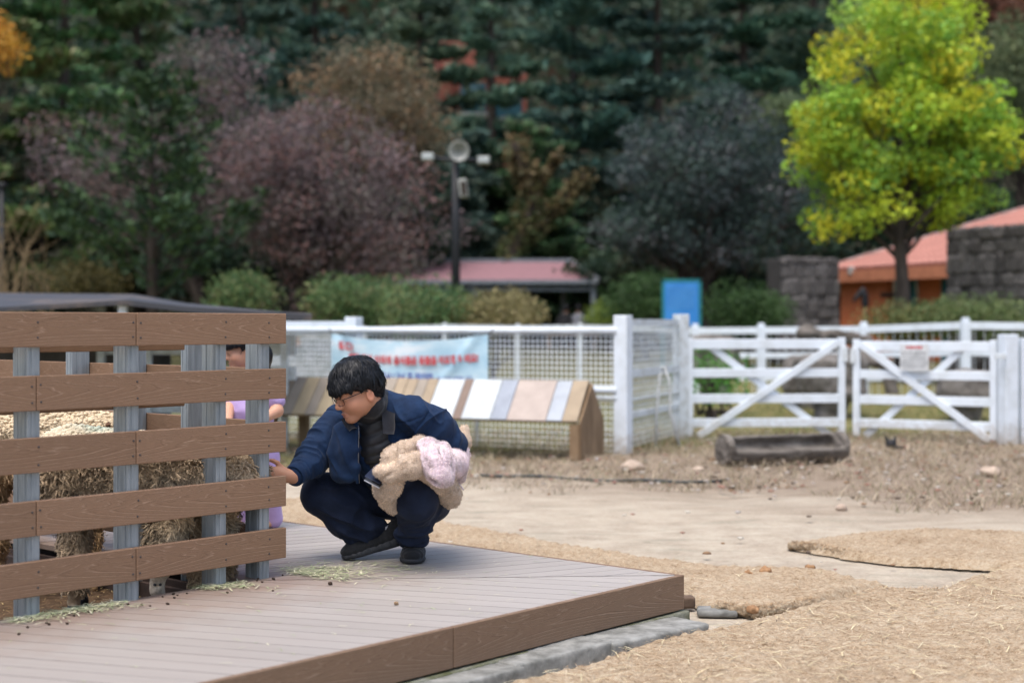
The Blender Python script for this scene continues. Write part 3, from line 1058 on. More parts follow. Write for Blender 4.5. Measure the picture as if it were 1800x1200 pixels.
for px, py, r_, lb in ((1424, 1010, .022, 'reddish brown fibre clod on bare sand between the mats'), (1315, 1018, .018, 'brown fibre clod on the mat strip, left of a pair'), (1346, 1016, .026, 'brown fibre clod on the mat strip, right of a pair'), (1324, 1085, .022, 'tan fibre clod at the rolled mat edge near the slabs')):
    c = G(px, py) + np.array([0, 0, r_ + .012])
    s = SDF(c - 0.06, c + 0.06, 0.005); s.ell(c, (r_ * 1.2, r_, r_ * .85))
    tag(s.build('fibre_clod', CLOD, None, lambda V, n: 0.006 * vnoise(V * 70, px)), lb, 'clod')

# fallen leaves and pale chips on the sand and grass
n = 2600
x_, y_ = RNG.uniform(-2.5, 9, n), RNG.uniform(7.2, 17, n)
ok = (y_ + 0.62 * x_ > 11.6) | (RNG.random(n) < 0.12)
p = np.stack([x_, y_, 0.016 + hgt(x_, y_)], 1)[ok]
q = pebbles(p, 0.019, 14, 0.4)
cc = np.repeat(np.array([(0.4, 0.36, 0.33), (0.10, 0.07, 0.05), (0.27, 0.17, 0.1), (0.3, 0.16, 0.12), (0.5, 0.46, 0.4)])[RNG.integers(0, 5, len(p))], 12, axis=0)
tag(obj('fallen_leaves', mesh_np('fallen_leaves', q[0], q[1], False, cc), STRAND), 'curled fallen leaves and pale chips over sand and grass', 'leaves', kind='stuff')

# dry and green grass
def blades(p, h, w, cols, seed, lean=0.5):
    rg = np.random.default_rng(seed)
    n = len(p)
    a = rg.uniform(0, 2 * np.pi, n)
    sd_ = np.stack([np.cos(a), np.sin(a), 0 * a], 1) * w / 2
    hh = (h * rg.uniform(.4, 1.4, n))[:, None]
    ln = np.stack([rg.normal(0, lean, n), rg.normal(0, lean, n), np.ones(n)], 1)
    m = p + ln * hh * 0.6
    e = p + ln * np.array([1.9, 1.9, 1]) * hh
    V = np.stack([p - sd_, p + sd_, m + sd_ * .7, m - sd_ * .7, e], 1).reshape(-1, 3)
    b = np.arange(n)[:, None] * 5
    c = np.asarray(cols)[rg.integers(0, len(cols), n)] * rg.uniform(.7, 1.25, (n, 1))
    return V, [b + np.array([0, 1, 2, 3]), b + np.array([3, 2, 4])], np.repeat(c, 5, axis=0)


n = 60000
x_, y_ = RNG.uniform(-3, 11, n), RNG.uniform(8.3, 16.8, n)
q = np.stack([x_, y_, 0 * x_], 1)
e = y_ + 0.62 * x_ + 2.4 * vnoise(q * 0.8, 61) + 1.4 * vnoise(q * 3, 62)
ok = (e > 11.6) & (vnoise(q * 6, 63) > -0.45)
q[:, 2] = -0.01
V, F, c = blades(q[ok], 0.065, 0.006, [(0.26, 0.20, 0.135), (0.35, 0.28, 0.20), (0.19, 0.14, 0.09), (0.44, 0.37, 0.27), (0.2, 0.19, 0.1)], 64, 0.7)
tag(obj('dry_grass', mesh_np('dry_grass', V, F, False, c), STRAND), 'matted dry brown grass in front of the white gate', 'grass', kind='stuff')
n = 26000
x_, y_ = RNG.uniform(-6, 10, n), RNG.uniform(11.5, 21.5, n)
q = np.stack([x_, y_, 0 * x_], 1)
ok = ((y_ - 0.55 * x_ > 13.8) | (y_ > 16.5)) & (vnoise(q * 1.5, 66) > -0.1)
q[:, 2] = hgt(x_, y_) - 0.01
V, F, c = blades(q[ok], 0.08, 0.008, [(0.10, 0.15, 0.04), (0.17, 0.18, 0.06), (0.25, 0.2, 0.1), (0.08, 0.12, 0.03)], 65, 0.5)
tag(obj('green_grass', mesh_np('green_grass', V, F, False, c), STRAND), 'short green grass behind the fence and gate', 'grass', kind='stuff')
# ------------------------------------------------------------------ man squatting on the deck
def skin_mat(name, tint=(1, 1, 1)):
    m, t, b = nodes_of(name)
    a = t.nodes.new('ShaderNodeVertexColor'); a.layer_name = 'Col'
    n = noise(t, coords(t, 'Object'), 60, 4)
    c = mixc(t, mathn(t, 'MULTIPLY', n, 0.25), a.outputs[0], (0.42, 0.19, 0.12))
    t.links.new(c, b.inputs['Base Color'])
    b.inputs['Roughness'].default_value = 0.5
    b.inputs['Specular IOR Level'].default_value = 0.35
    b.inputs['Subsurface Weight'].default_value = 0.12
    b.inputs['Subsurface Radius'].default_value = (0.02, 0.008, 0.005)
    b.inputs['Subsurface Scale'].default_value = 0.4
    bumpn(t, b, noise(t, coords(t, 'Object'), 260, 3), 0.1, 0.001)
    return m


def cloth(name, c1, c2, weave=700, rough=0.85, blot=14, sheen=0.15):
    m, t, b = nodes_of(name)
    v = coords(t, 'Object')
    n = noise(t, v, blot, 5); w = noise(t, v, weave, 2)
    c = ramp(t, mathn(t, 'ADD', mathn(t, 'MULTIPLY', n, 0.6), mathn(t, 'MULTIPLY', w, 0.4)), [(0.36, c1), (0.62, c2)]).outputs[0]
    t.links.new(c, b.inputs['Base Color'])
    b.inputs['Roughness'].default_value = rough
    b.inputs['Specular IOR Level'].default_value = 0.2
    b.inputs['Sheen Weight'].default_value = sheen
    bumpn(t, b, w, 0.35, 0.0012)
    return m


SKIN = skin_mat('skin')
DENIM = cloth('navy_denim', (0.0040, 0.013, 0.038), (0.0085, 0.027, 0.074), sheen=0.04)
JEANS = cloth('dark_jeans', (0.0055, 0.009, 0.021), (0.012, 0.020, 0.045), sheen=0.02)
CORD = cloth('black_corduroy', (0.010, 0.011, 0.015), (0.022, 0.023, 0.03), 500)
PUFF = MAT('black_quilt', (0.014, 0.015, 0.018), (0.022, 0.023, 0.028), 20, 0.5, 0.1, 120, 0.4)
KNIT = cloth('black_knit', (0.010, 0.011, 0.013), (0.02, 0.02, 0.024), 400)
SHOEM = cloth('black_shoe_mesh', (0.010, 0.011, 0.013), (0.018, 0.019, 0.022), 900)
SOLE = MAT('dark_rubber_sole', (0.035, 0.038, 0.044), (0.024, 0.026, 0.03), 40, 0.7, 0.2, 90)
SOCK = MAT('pale_grey_sock', (0.35, 0.36, 0.42), None, 60, 0.9)
HAIRM = MAT('black_hair', (0.005, 0.006, 0.008), (0.010, 0.011, 0.014), 60, 0.42, 0, spec=0.2)


def ring(V, c, ax, w, freq, seed):
    """irregular cloth folds crossing a limb at joint c; ax = limb direction"""
    d = V - np.asarray(c)
    X, Y, Z = frame(ax)
    e = np.exp(-(np.linalg.norm(d, axis=1) / w) ** 2)
    wob = 0.35 * vnoise(V * 12, seed + 9)
    q = np.stack([d @ X * freq * 1.5 + wob, d @ Y * freq * 0.42, d @ Z * freq * 0.42], 1)
    r = 1 - 2 * np.abs(vnoise(q, seed))
    return 1.7 * e * np.where(r > 0, np.abs(r) ** 1.6, -0.35 * np.abs(r))


man = thing('person', 'man in navy jacket and dark jeans squatting, reaching into the pen', 'person', G(680, 985, DECK))
# joints
pel = P(728, 868, 6.66)
rhip, lhip = P(696, 872, 6.70), P(752, 876, 6.60)
rkn, lkn = P(566, 868, 6.50), P(729, 868, 6.27)
rank, lank = P(660, 945, 6.53), np.array([(726 - 900) / FPX * 6.5, 6.52, DECK + 0.10])
chest = P(668, 775, 6.47)
belly = P(700, 832, 6.56)
neckb = P(657, 712, 6.40)
rsh, lsh = P(596, 738, 6.50), P(728, 728, 6.36)
relb, rwr = P(553, 806, 6.40), P(516, 837, 6.24)
lelb, lwr = P(786, 782, 6.50), P(716, 828, 6.28)
# head frame
hf = unit((-0.80, -0.46, -0.375)); hu = unit((-0.325, -0.19, 0.927)); hu = unit(hu - hf * (hu @ hf)); hl = np.cross(hu, hf)
nose = P(591.5, 717, 6.215)
HC = nose - 0.113 * hf + 0.030 * hu
H = lambda f, l, u: HC + f * hf + l * hl + u * hu
HA = np.stack([hf, hl, hu])


def build_head(s, H, HA, sc=1.0):
    e = lambda f, l, u, r, k=0.02, op='u': s.ell(H(f * sc, l * sc, u * sc), tuple(x * sc for x in r), HA, k * sc, op)
    c = lambda a, b, ra, rb, k=0.02, op='u': s.cap(H(*(x * sc for x in a)), H(*(x * sc for x in b)), ra * sc, rb * sc, k * sc, op)
    e(-0.015, 0, 0.035, (0.097, 0.076, 0.094))
    e(0.018, 0, -0.034, (0.074, 0.062, 0.070), 0.03)
    for g in (-1, 1):
        c((-0.012, g * 0.053, -0.048), (0.058, g * 0.014, -0.096), 0.018, 0.016, 0.03)
        e(0.052, g * 0.040, -0.038, (0.030, 0.026, 0.030), 0.03)
        e(0.098, g * 0.031, -0.001, (0.016, 0.017, 0.011), 0.012, 's')
        e(0.079, g * 0.031, -0.002, (0.0135, 0.017, 0.0125), 0.004)
        c((0.086, g * 0.012, 0.017), (0.076, g * 0.047, 0.016), 0.010, 0.009, 0.012)
        e(0.096, g * 0.012, -0.036, (0.011, 0.008, 0.008), 0.008)
        # ears
        e(-0.018, g * 0.079, -0.026, (0.018, 0.010, 0.030), 0.008)
        e(-0.014, g * 0.090, -0.022, (0.010, 0.008, 0.018), 0.005, 's')
    e(0.070, 0, -0.097, (0.022, 0.025, 0.018), 0.022)
    c((0.088, 0, 0.008), (0.106, 0, -0.030), 0.0085, 0.0125, 0.012)
    e(0.089, 0, -0.0665, (0.0115, 0.023, 0.0058), 0.005)
    e(0.0855, 0, -0.0785, (0.0115, 0.020, 0.0062), 0.005)
    s.cap(H(0.100 * sc, -0.020 * sc, -0.0724 * sc), H(0.100 * sc, 0.020 * sc, -0.0724 * sc), 0.0016, 0.0016, 0.003, 's')


def finger(s, base, d1, d2, L, r):
    a = np.asarray(base, float)
    b = a + unit(d1) * L * 0.5
    m = b + unit(np.asarray(d1) + np.asarray(d2)) * L * 0.28
    e = m + unit(d2) * L * 0.24
    s.chain([a, b, m, e], [r, r * 0.95, r * 0.85, r * 0.72], 0.004)


body = SDF((-1.06, 6.10, 0.20), (-0.22, 6.86, 1.10), 0.0042)
build_head(body, H, HA)
body.cap(H(-0.035, 0, -0.06), neckb, 0.056, 0.062, 0.03)
body.chain([neckb, chest, belly, pel], [0.07, 0.115, 0.11, 0.12], 0.05)
body.cap(rsh, lsh, 0.05, 0.05, 0.04)
body.chain([rsh, relb, rwr], [0.048, 0.038, 0.026], 0.02)
body.chain([lsh, lelb, lwr], [0.048, 0.038, 0.026], 0.02)
body.chain([rhip, rkn, rank], [0.07, 0.05, 0.036], 0.03)
body.chain([lhip, lkn, lank], [0.07, 0.05, 0.036], 0.03)
# right hand: palm towards the pen, fingers curled round a little feed
hx = unit((-0.9, -0.25, 0.12)); hz = unit((0.05, 0.25, 1.0)); hy_ = unit(np.cross(hz, hx))
pc = rwr + hx * 0.035
body.cap(rwr, pc, 0.026, 0.030, 0.02)
body.ell(pc + hx * 0.028, (0.045, 0.022, 0.038), np.stack([hx, hy_, hz]), 0.015)
for k_, (zz, L, r) in enumerate(((0.027, 0.066, 0.0085), (0.009, 0.074, 0.009), (-0.010, 0.069, 0.0088), (-0.027, 0.054, 0.008))):
    finger(body, pc + hx * 0.060 + hz * zz, hx + hz * 0.05 * (1.5 - k_), hx * 0.3 - hy_ * 0.5 + np.array([0, 0.35, 0.25]), L, r)
finger(body, pc + hx * 0.015 + hz * 0.030, hx * 0.7 + hz * 0.6, hx * 1.0 + hz * 0.1, 0.062, 0.0105)
# left hand, closing on the phone under the coats
px_ = unit(P(672, 836, 6.20) - lwr); pz_ = unit((0.1, -0.3, 1.0)); py_ = unit(np.cross(pz_, px_))
pl = lwr + px_ * 0.03
body.ell(pl + px_ * 0.03, (0.045, 0.022, 0.036), np.stack([px_, py_, pz_]), 0.02)
body.cap(lwr, pl, 0.026, 0.028, 0.02)
for k_, (zz, L) in enumerate(((0.026, 0.064), (0.008, 0.072), (-0.010, 0.067), (-0.026, 0.052))):
    finger(body, pl + px_ * 0.06 + pz_ * zz, px_, px_ * 0.5 - pz_ * 0.2 + py_ * 0.4, L, 0.0085)
finger(body, pl + px_ * 0.02 + pz_ * 0.03, px_ * 0.6 + pz_ * 0.7, px_, 0.06, 0.010)


def skin_cols(V, H=H, HA=HA, HC=HC, sc=1.0, base=(0.43, 0.215, 0.130)):
    q = (V - HC) @ HA.T / sc
    c = np.tile(np.array(base), (len(V), 1))
    lip = np.exp(-((q[:, 0] - 0.094) / 0.018) ** 2 - (q[:, 1] / 0.021) ** 2 - ((q[:, 2] + 0.0725) / 0.0105) ** 4)
    c = c * (1 - lip[:, None] * 0.75) + lip[:, None] * 0.75 * np.array([0.34, 0.13, 0.11])
    ck = np.exp(-((q[:, 0] - 0.06) / 0.035) ** 2 - ((np.abs(q[:, 1]) - 0.05) / 0.03) ** 2 - ((q[:, 2] + 0.035) / 0.03) ** 2)
    ear = np.exp(-((q[:, 0] + 0.018) / 0.03) ** 2 - ((np.abs(q[:, 1]) - 0.086) / 0.014) ** 2 - ((q[:, 2] + 0.026) / 0.035) ** 2)
    ns = np.exp(-((q[:, 0] - 0.11) / 0.02) ** 2 - (q[:, 1] / 0.02) ** 2 - ((q[:, 2] + 0.03) / 0.018) ** 2)
    r = np.clip(ck * 0.35 + ear * 0.6 + ns * 0.4, 0, 1)[:, None]
    c = c * (1 - r) + r * np.array([0.50, 0.205, 0.135])
    st = np.exp(-((q[:, 2] + 0.10) / 0.03) ** 2) * (q[:, 0] > 0.02) * (np.abs(q[:, 1]) < 0.06)
    c = c * (1 - 0.12 * st[:, None])
    br = np.exp(-((q[:, 2] - 0.024) / 0.0055) ** 2 - ((np.abs(q[:, 1]) - 0.032) / 0.02) ** 4) * (q[:, 0] > 0.06)
    c = c * (1 - 0.8 * br[:, None]) + 0.8 * br[:, None] * np.array([0.03, 0.02, 0.017])
    ey = np.exp(-((q[:, 2] + 0.008) / 0.0028) ** 2 - ((np.abs(q[:, 1]) - 0.031) / 0.015) ** 4) * (q[:, 0] > 0.06)
    c = c * (1 - 0.9 * ey[:, None]) + 0.9 * ey[:, None] * np.array([0.03, 0.018, 0.014])
    return c


body.build('body', SKIN, man, cols=skin_cols)

# hair: a cap plus combed locks
def hair_cap(H, HA, mat, parent, sc=1.0, fringe=0.020, nape=-0.055, h=0.0042, locks=5200, seed=3, side=-0.005, len_=1.0, big=1.0):
    c0 = H(-0.02 * sc, 0, 0.04 * sc)
    s = SDF(c0 - 0.19 * sc, c0 + 0.19 * sc, h)
    s.ell(H(-0.014 * sc, 0, 0.044 * sc), (0.116 * sc * big, 0.094 * sc * big, 0.103 * sc * big), HA, 0.01)
    s.ell(H(0.045 * sc, 0, 0.040 * sc), (0.066 * sc * big, 0.078 * sc * big, 0.050 * sc * big), HA, 0.03)      # fringe volume
    s.ell(H(-0.07 * sc, 0, -0.01 * sc), (0.050 * sc, 0.066 * sc, 0.066 * sc), HA, 0.03)        # back of head
    # open the face and the ears
    A2 = np.stack([hf_ for hf_ in HA])
    s.box(H(0.12 * sc, 0, (fringe - 0.10) * sc), (0.105 * sc, 0.2 * sc, 0.10 * sc), A2, 0.015, 0.012, 's')
    for g in (-1, 1):
        s.ell(H(-0.006 * sc, g * 0.085 * sc, -0.035 * sc), (0.034 * sc, 0.04 * sc, 0.046 * sc), A2, 0.006, 's')
    s.box(H(-0.06 * sc, 0, (nape - 0.10) * sc), (0.2 * sc, 0.2 * sc, 0.1 * sc), A2, 0.01, 0.02, 's')
    V, F = s.mesh()
    Nn = normals(V, F)
    q = (V - HC_of(H)) @ HA.T
    hem = np.clip(-(Nn @ HA.T)[:, 2] * 1.6 - 0.5, 0, 1)
    V = V + Nn * (0.0045 * vnoise(q / sc * np.array([26, 34, 26]), seed) + 0.003 * vnoise(q / sc * 60, seed + 2))[:, None]
    V = V - HA[2] * (hem * (0.005 + 0.009 * vnoise(q / sc * np.array([70, 70, 8]), seed + 1)) * sc)[:, None]
    o = obj('hair', mesh_np('hair', V, F, True), mat, parent)
    # clumped locks flow over the surface from the crown, swept sideways and tousled
    rg = np.random.default_rng(seed)
    crown = np.array([-0.055 * sc, 0.0, 0.14 * sc])
    Nn = normals(V, F)
    nd = rg.choice(len(V), locks)
    nl = Nn[nd] @ HA.T
    qq = q[nd] / sc
    tang = q[nd] - crown
    tang = tang / (np.linalg.norm(tang, axis=1, keepdims=True) + 1e-9)
    sw = 0.30 + 0.75 * vnoise(qq * 13, seed + 5) + 0.35 * vnoise(qq * 34, seed + 6)
    tang = tang + np.cross(nl, tang) * (sw * np.clip(qq[:, 2] / 0.09, 0.15, 1))[:, None]
    tang = tang - (tang * nl).sum(1, keepdims=True) * nl
    tang = tang / (np.linalg.norm(tang, axis=1, keepdims=True) + 1e-9) + rg.normal(0, 0.06, tang.shape)
    tw = tang @ HA
    n0 = Nn[nd]
    L = (rg.uniform(0.022, 0.06, locks) * sc * len_ * np.clip((qq[:, 2] - nape_or(qq[:, 0], fringe, nape)) / 0.07, rg.uniform(0.12, 0.34, locks), 1))[:, None]
    L[(np.abs(qq[:, 1]) > 0.045) & (qq[:, 2] < 0.035) & (qq[:, 0] > -0.06)] *= 0.3
    w = np.cross(n0, tw); w /= (np.linalg.norm(w, axis=1, keepdims=True) + 1e-9)
    w *= (rg.choice([0.0009, 0.0016, 0.0032], locks, p=[.5, .33, .17]) * rg.uniform(.7, 1.3, locks) * sc)[:, None]
    p0 = V[nd] - n0 * 0.0015
    lift = rg.uniform(0.0005, 0.0045, (locks, 1)) * sc
    p1 = p0 + tw * L * 0.5 + n0 * lift - n0 * (L * L / 0.8)
    p2 = p0 + tw * L - n0 * (L * L / 0.20) + n0 * rg.uniform(-0.002, 0.0015, (locks, 1))
    VV = np.stack([p0 - w, p0 + w, p1 + w, p1 - w, p2 + w * .15, p2 - w * .15, p1 + n0 * 0.0014, p0 + n0 * 0.001, p2 + n0 * 0.0005], 1).reshape(-1, 3)
    b = np.arange(locks)[:, None] * 9
    FF = np.concatenate([b + np.array(x) for x in ((0, 7, 6, 3), (7, 1, 2, 6), (3, 6, 8, 5), (6, 2, 4, 8))])
    obj('hair_lock', mesh_np('hair_lock', VV, FF, True), mat, o)['kind'] = 'stuff'
    return o


def nape_or(f, fringe, nape):
    return np.where(f > 0.0, fringe - 0.005, nape)


def HC_of(H):
    return H(0, 0, 0)


hair_cap(H, HA, HAIRM, man)

# glasses
gl = MB()
sq = lambda v: math.copysign(abs(v) ** 0.55, v)
rim = lambda g, n=25, a=0.026, b=0.0150: [H(0.1055 - 3.0 * (g * 0.033 + a * sq(math.cos(t))) ** 2, g * 0.033 + a * sq(math.cos(t)), -0.008 + b * sq(math.sin(t))) for t in np.linspace(0, 2 * math.pi, n)]
gl.tube([H(0.1085, -0.009, 0.0), H(0.1105, 0, 0.002), H(0.1085, 0.009, 0.0)], 0.0012, 6)
for g in (-1, 1):
    gl.tube(rim(g), 0.0011, 6, False)
    gl.tube([H(0.0955, g * 0.058, 0.003), H(0.086, g * 0.069, 0.004), H(0.0, g * 0.083, 0.002), H(-0.03, g * 0.083, -0.012)], 0.0019, 6)
glo = gl.build('glasses', BLACK, man, True)
m, t, b = nodes_of('lens_glass')
b.inputs['Base Color'].default_value = (1, 1, 1, 1)
b.inputs['Roughness'].default_value = 0.02
b.inputs['Transmission Weight'].default_value = 1.0
b.inputs['IOR'].default_value = 1.02
b.inputs['Specular IOR Level'].default_value = 0.6
LENS = m
for g in (-1, 1):
    r_ = rim(g, 25, 0.0255, 0.0145)[:-1]
    MB().prism(r_, hf * 0.0012).build('lens', LENS, glo)

# vest and shirt
vest = SDF((-0.80, 6.20, 0.36), (-0.28, 6.80, 0.98), 0.0048)
fwd = unit((-0.62, -0.78, 0)); rgt = np.array([fwd[1], -fwd[0], 0.0])      # his facing, his right
vest.chain([neckb + np.array([0, 0, 0.01]), chest, belly, pel], [0.075, 0.128, 0.128, 0.12], 0.05)
axs = unit(pel - neckb)
vest.build('quilted_vest', PUFF, man, lambda V, n: 0.0055 * (1 - np.abs(np.sin(np.pi * ((V - neckb) @ axs) / 0.042 + 0.3 * vnoise(V * 12, 2))) ** 6) + 0.0022 * vnoise(V * 40, 4))
kn = SDF((-0.80, 6.20, 0.75), (-0.45, 6.62, 1.0), 0.0045)
kn.chain([H(-0.035, 0, -0.075), neckb + fwd * 0.012, chest * 0.55 + neckb * 0.45], [0.062, 0.078, 0.09], 0.03)
kn.box(H(-0.02, 0, 0.02), (0.2, 0.2, 0.085), HA, 0.01, 0.004, 's')
kn.build('knit_shirt', KNIT, man, lambda V, n: 0.0015 * vnoise(V * 60, 4))

# jacket: torso shell, two sleeves, open front
jk = SDF((-1.04, 6.14, 0.34), (-0.20, 6.86, 0.99), 0.0046)
back_ = -fwd
jk.chain([neckb + back_ * 0.03 - np.array([0, 0, .01]), chest + back_ * 0.02, belly + back_ * 0.025, pel + np.array([0.02, 0.01, 0.045])], [0.085, 0.150, 0.155, 0.145], 0.06)
jk.cap(rsh + np.array([0.02, 0, .004]), lsh + np.array([-0.02, 0, 0]), 0.066, 0.07, 0.05)
jk.cap(P(700, 728, 6.44), P(756, 744, 6.46), 0.080, 0.076, 0.05)
jk.chain([rsh, (rsh + relb) / 2 + np.array([-.004, 0, 0]), relb, rwr + (relb - rwr) * 0.12], [0.068, 0.068, 0.062, 0.046], 0.03)
jk.chain([lsh, (lsh + lelb) / 2 + np.array([.012, 0, .016]), lelb, (lelb + lwr) / 2, lwr], [0.074, 0.072, 0.068, 0.058, 0.048], 0.035)
# open front: clear a wedge between the two front edges
topo, boto = P(652, 735, 6.26), P(668, 850, 6.30)
jk.chain([topo, P(652, 775, 6.27), P(660, 815, 6.28), boto], [0.085, 0.098, 0.100, 0.095], 0.012, 's')
jk.cap(neckb + fwd * 0.05, neckb + fwd * 0.05 + np.array([0, 0, .12]), 0.07, 0.08, 0.012, 's')
jk.box(P(690, 905, 6.5), (0.3, 0.4, 0.125), None, 0.02, 0.02, 's')


def jdisp(V, n):
    d = 0.011 * ring(V, relb, rwr - rsh, 0.12, 22, 1)
    d += 0.008 * ring(V, (relb + rsh) / 2, rwr - rsh, 0.10, 15, 21)
    d += 0.015 * ring(V, lelb + np.array([-.03, 0, .02]), unit(lelb - lsh) - unit(lwr - lelb) * 0.3, 0.13, 18, 3)
    d += 0.010 * ring(V, lsh + np.array([0.0, -.03, -.05]), (0.8, 0.1, 0.6), 0.11, 19, 5)
    d += 0.009 * ring(V, P(600, 800, 6.40), (1, 0, 0.25), 0.13, 17, 7)
    d += 0.007 * ring(V, P(760, 745, 6.40), (0.5, 0, -0.9), 0.13, 15, 9)
    d += 0.004 * vnoise(V * 11, 2) + 0.0018 * vnoise(V * 34, 8) + 0.0008 * vnoise(V * 90, 8)
    # seams: yoke and armhole
    for c, ax in ((P(700, 735, 6.36), (0.25, 0.25, -1)), (lsh + np.array([.01, 0, 0]), unit(lelb - lsh)), (rsh, unit(relb - rsh)), (rwr + (relb - rwr) * 0.30, unit(rwr - relb))):
        s = (V - c) @ unit(ax)
        near_ = np.exp(-(np.linalg.norm(V - c, axis=1) / 0.13) ** 4)
        d -= near_ * 0.005 * np.exp(-(s / 0.004) ** 2)
    return d


jk.build('jacket', DENIM, man, jdisp)
# jacket front edge, hem and zip on his right front panel
zp = [P(630, 748, 6.262), P(631, 765, 6.266), P(630, 790, 6.272), P(630, 820, 6.279), P(632, 849, 6.294)]
fp = SDF((-0.99, 6.18, 0.44), (-0.55, 6.60, 0.86), 0.0045)
fp.chain([P(606, 760, 6.37), P(604, 790, 6.37), P(602, 825, 6.38)], [0.055, 0.060, 0.056], 0.03)
fp.chain([P(620, 750, 6.30), P(615, 790, 6.31), P(614, 835, 6.32)], [0.026, 0.030, 0.028], 0.05)
fp.chain([P(628, 756, 6.272), P(627, 790, 6.278), P(627, 820, 6.285), P(629, 848, 6.30)], [0.006, 0.006, 0.006, 0.005], 0.03)
fp.build('jacket_front', DENIM, man, lambda V, n: 0.008 * ring(V, P(612, 800, 6.3), (0.9, 0, 0.4), 0.12, 14, 13) + 0.003 * vnoise(V * 16, 3) + 0.0015 * vnoise(V * 40, 3))
ZIPM = MAT('zip_metal', (0.20, 0.20, 0.21), None, 90, 0.4, metal=0.5)
MB().tube(zp, 0.0018, 6).build('zip', ZIPM, man, True)
# cuff
cf = MB().lathe(rwr + (relb - rwr) * 0.16, rwr - relb, [(-0.012, 0.046), (0.0, 0.049), (0.028, 0.047), (0.031, 0.044), (0.025, 0.041), (-0.01, 0.041)], 22)
cf.build('cuff', DENIM, man, True)
# corduroy collar: two folded leaves standing round the neck
def leaf_sheet(pts_a, pts_b, th, mat, name, parent, seed, sub=16, bulge=0.012):
    """sheet lofted between two 3d polylines, solid"""
    a = np.array(pts_a); b = np.array(pts_b)
    def rs(p, n):
        d = np.r_[0, np.cumsum(np.linalg.norm(np.diff(p, axis=0), axis=1))]
        u_ = np.linspace(0, d[-1], n)
        return np.stack([np.interp(u_, d, p[:, k]) for k in range(3)], 1)
    a, b = rs(a, sub), rs(b, sub)
    m_ = 7
    g = np.stack([a * (1 - k / (m_ - 1)) + b * (k / (m_ - 1)) for k in range(m_)], 1)
    V = g.reshape(-1, 3)
    ii = (np.arange(sub - 1)[:, None] * m_ + np.arange(m_ - 1)[None, :]).ravel()
    F = np.stack([ii, ii + 1, ii + m_ + 1, ii + m_], 1)
    n = normals(V, F)
    kk = np.tile(np.arange(m_) / (m_ - 1), sub)
    V = V + n * (bulge * np.sin(np.pi * kk) + 0.0015 * vnoise(V * 40, seed))[:, None]
    V2 = V - n * th
    nV = len(V)
    ed = list(range(0, m_)) + [i * m_ + m_ - 1 for i in range(1, sub)] + [(sub - 1) * m_ + j for j in range(m_ - 2, -1, -1)] + [i * m_ for i in range(sub - 2, 0, -1)]
    side_ = np.array([(ed[i], ed[(i + 1) % len(ed)], ed[(i + 1) % len(ed)] + nV, ed[i] + nV) for i in range(len(ed))])
    return obj(name, mesh_np(name, np.concatenate([V, V2]), np.concatenate([F, F[:, ::-1] + nV, side_]), True), mat, parent)


leaf_sheet([P(669, 681, 6.44), P(672, 700, 6.36), P(670, 720, 6.315), P(673, 745, 6.285), P(674, 762, 6.275)],
           [P(685, 690, 6.46), P(696, 714, 6.35), P(694, 732, 6.30), P(695, 750, 6.275), P(693, 763, 6.27)], 0.008, CORD, 'collar', man, 3)
leaf_sheet([P(612, 734, 6.285), P(620, 744, 6.26), P(628, 752, 6.245)], [P(600, 738, 6.285), P(606, 748, 6.26), P(614, 757, 6.245)], 0.008, CORD, 'collar', man, 4)
leaf_sheet([P(669, 681, 6.44), P(662, 690, 6.50), P(645, 700, 6.53), P(625, 715, 6.52)], [P(680, 692, 6.50), P(672, 705, 6.55), P(650, 715, 6.57), P(628, 724, 6.55)], 0.008, CORD, 'collar', man, 5)

# trousers
tr = SDF((-0.99, 6.08, 0.20), (-0.22, 6.86, 0.62), 0.0048)
tr.ell(pel + np.array([0.0, 0.0, -0.01]), (0.155, 0.14, 0.125), None, 0.04)
tr.chain([rhip, (rhip + rkn) / 2 + np.array([0, 0, -0.004]), rkn, rkn + np.array([0.012, 0, -.01])], [0.105, 0.098, 0.088, 0.08], 0.035)
tr.chain([rkn + np.array([.01, 0, -.012]), (rkn + rank) / 2 + np.array([-0.016, 0, -0.006]), P(644, 928, 6.52)], [0.082, 0.080, 0.062], 0.03)
tr.cap(P(624, 943, 6.50), P(668, 926, 6.53), 0.036, 0.034, 0.03)
tr.chain([lhip, (lhip + lkn) / 2, lkn], [0.11, 0.106, 0.096], 0.035)
tr.chain([lkn + np.array([0, 0.01, -.03]), P(730, 915, 6.40), P(726, 945, 6.47), P(730, 962, 6.49)], [0.092, 0.070, 0.056, 0.057], 0.03)
tr.ell(P(708, 935, 6.44), (0.03, 0.03, 0.024), None, 0.02)
tr.box((-0.60, 6.5, 0.20), (0.5, 0.5, 0.065), None, 0.01, 0.01, 's')


def tdisp(V, n):
    d = 0.017 * ring(V, P(722, 938, 6.40), (0.1, 0, 1), 0.085, 24, 31)
    d += 0.012 * ring(V, P(745, 895, 6.33), (0.6, 0, -0.8), 0.09, 20, 33)
    d += 0.014 * ring(V, P(625, 915, 6.45), (0.5, 0, 0.8), 0.12, 16, 35)
    d += 0.012 * ring(V, P(610, 868, 6.42), (0.5, 0, 0.8), 0.13, 15, 37)
    d += 0.004 * vnoise(V * 13, 6) + 0.002 * vnoise(V * 36, 8)
    return d


tr.build('jeans', JEANS, man, tdisp)


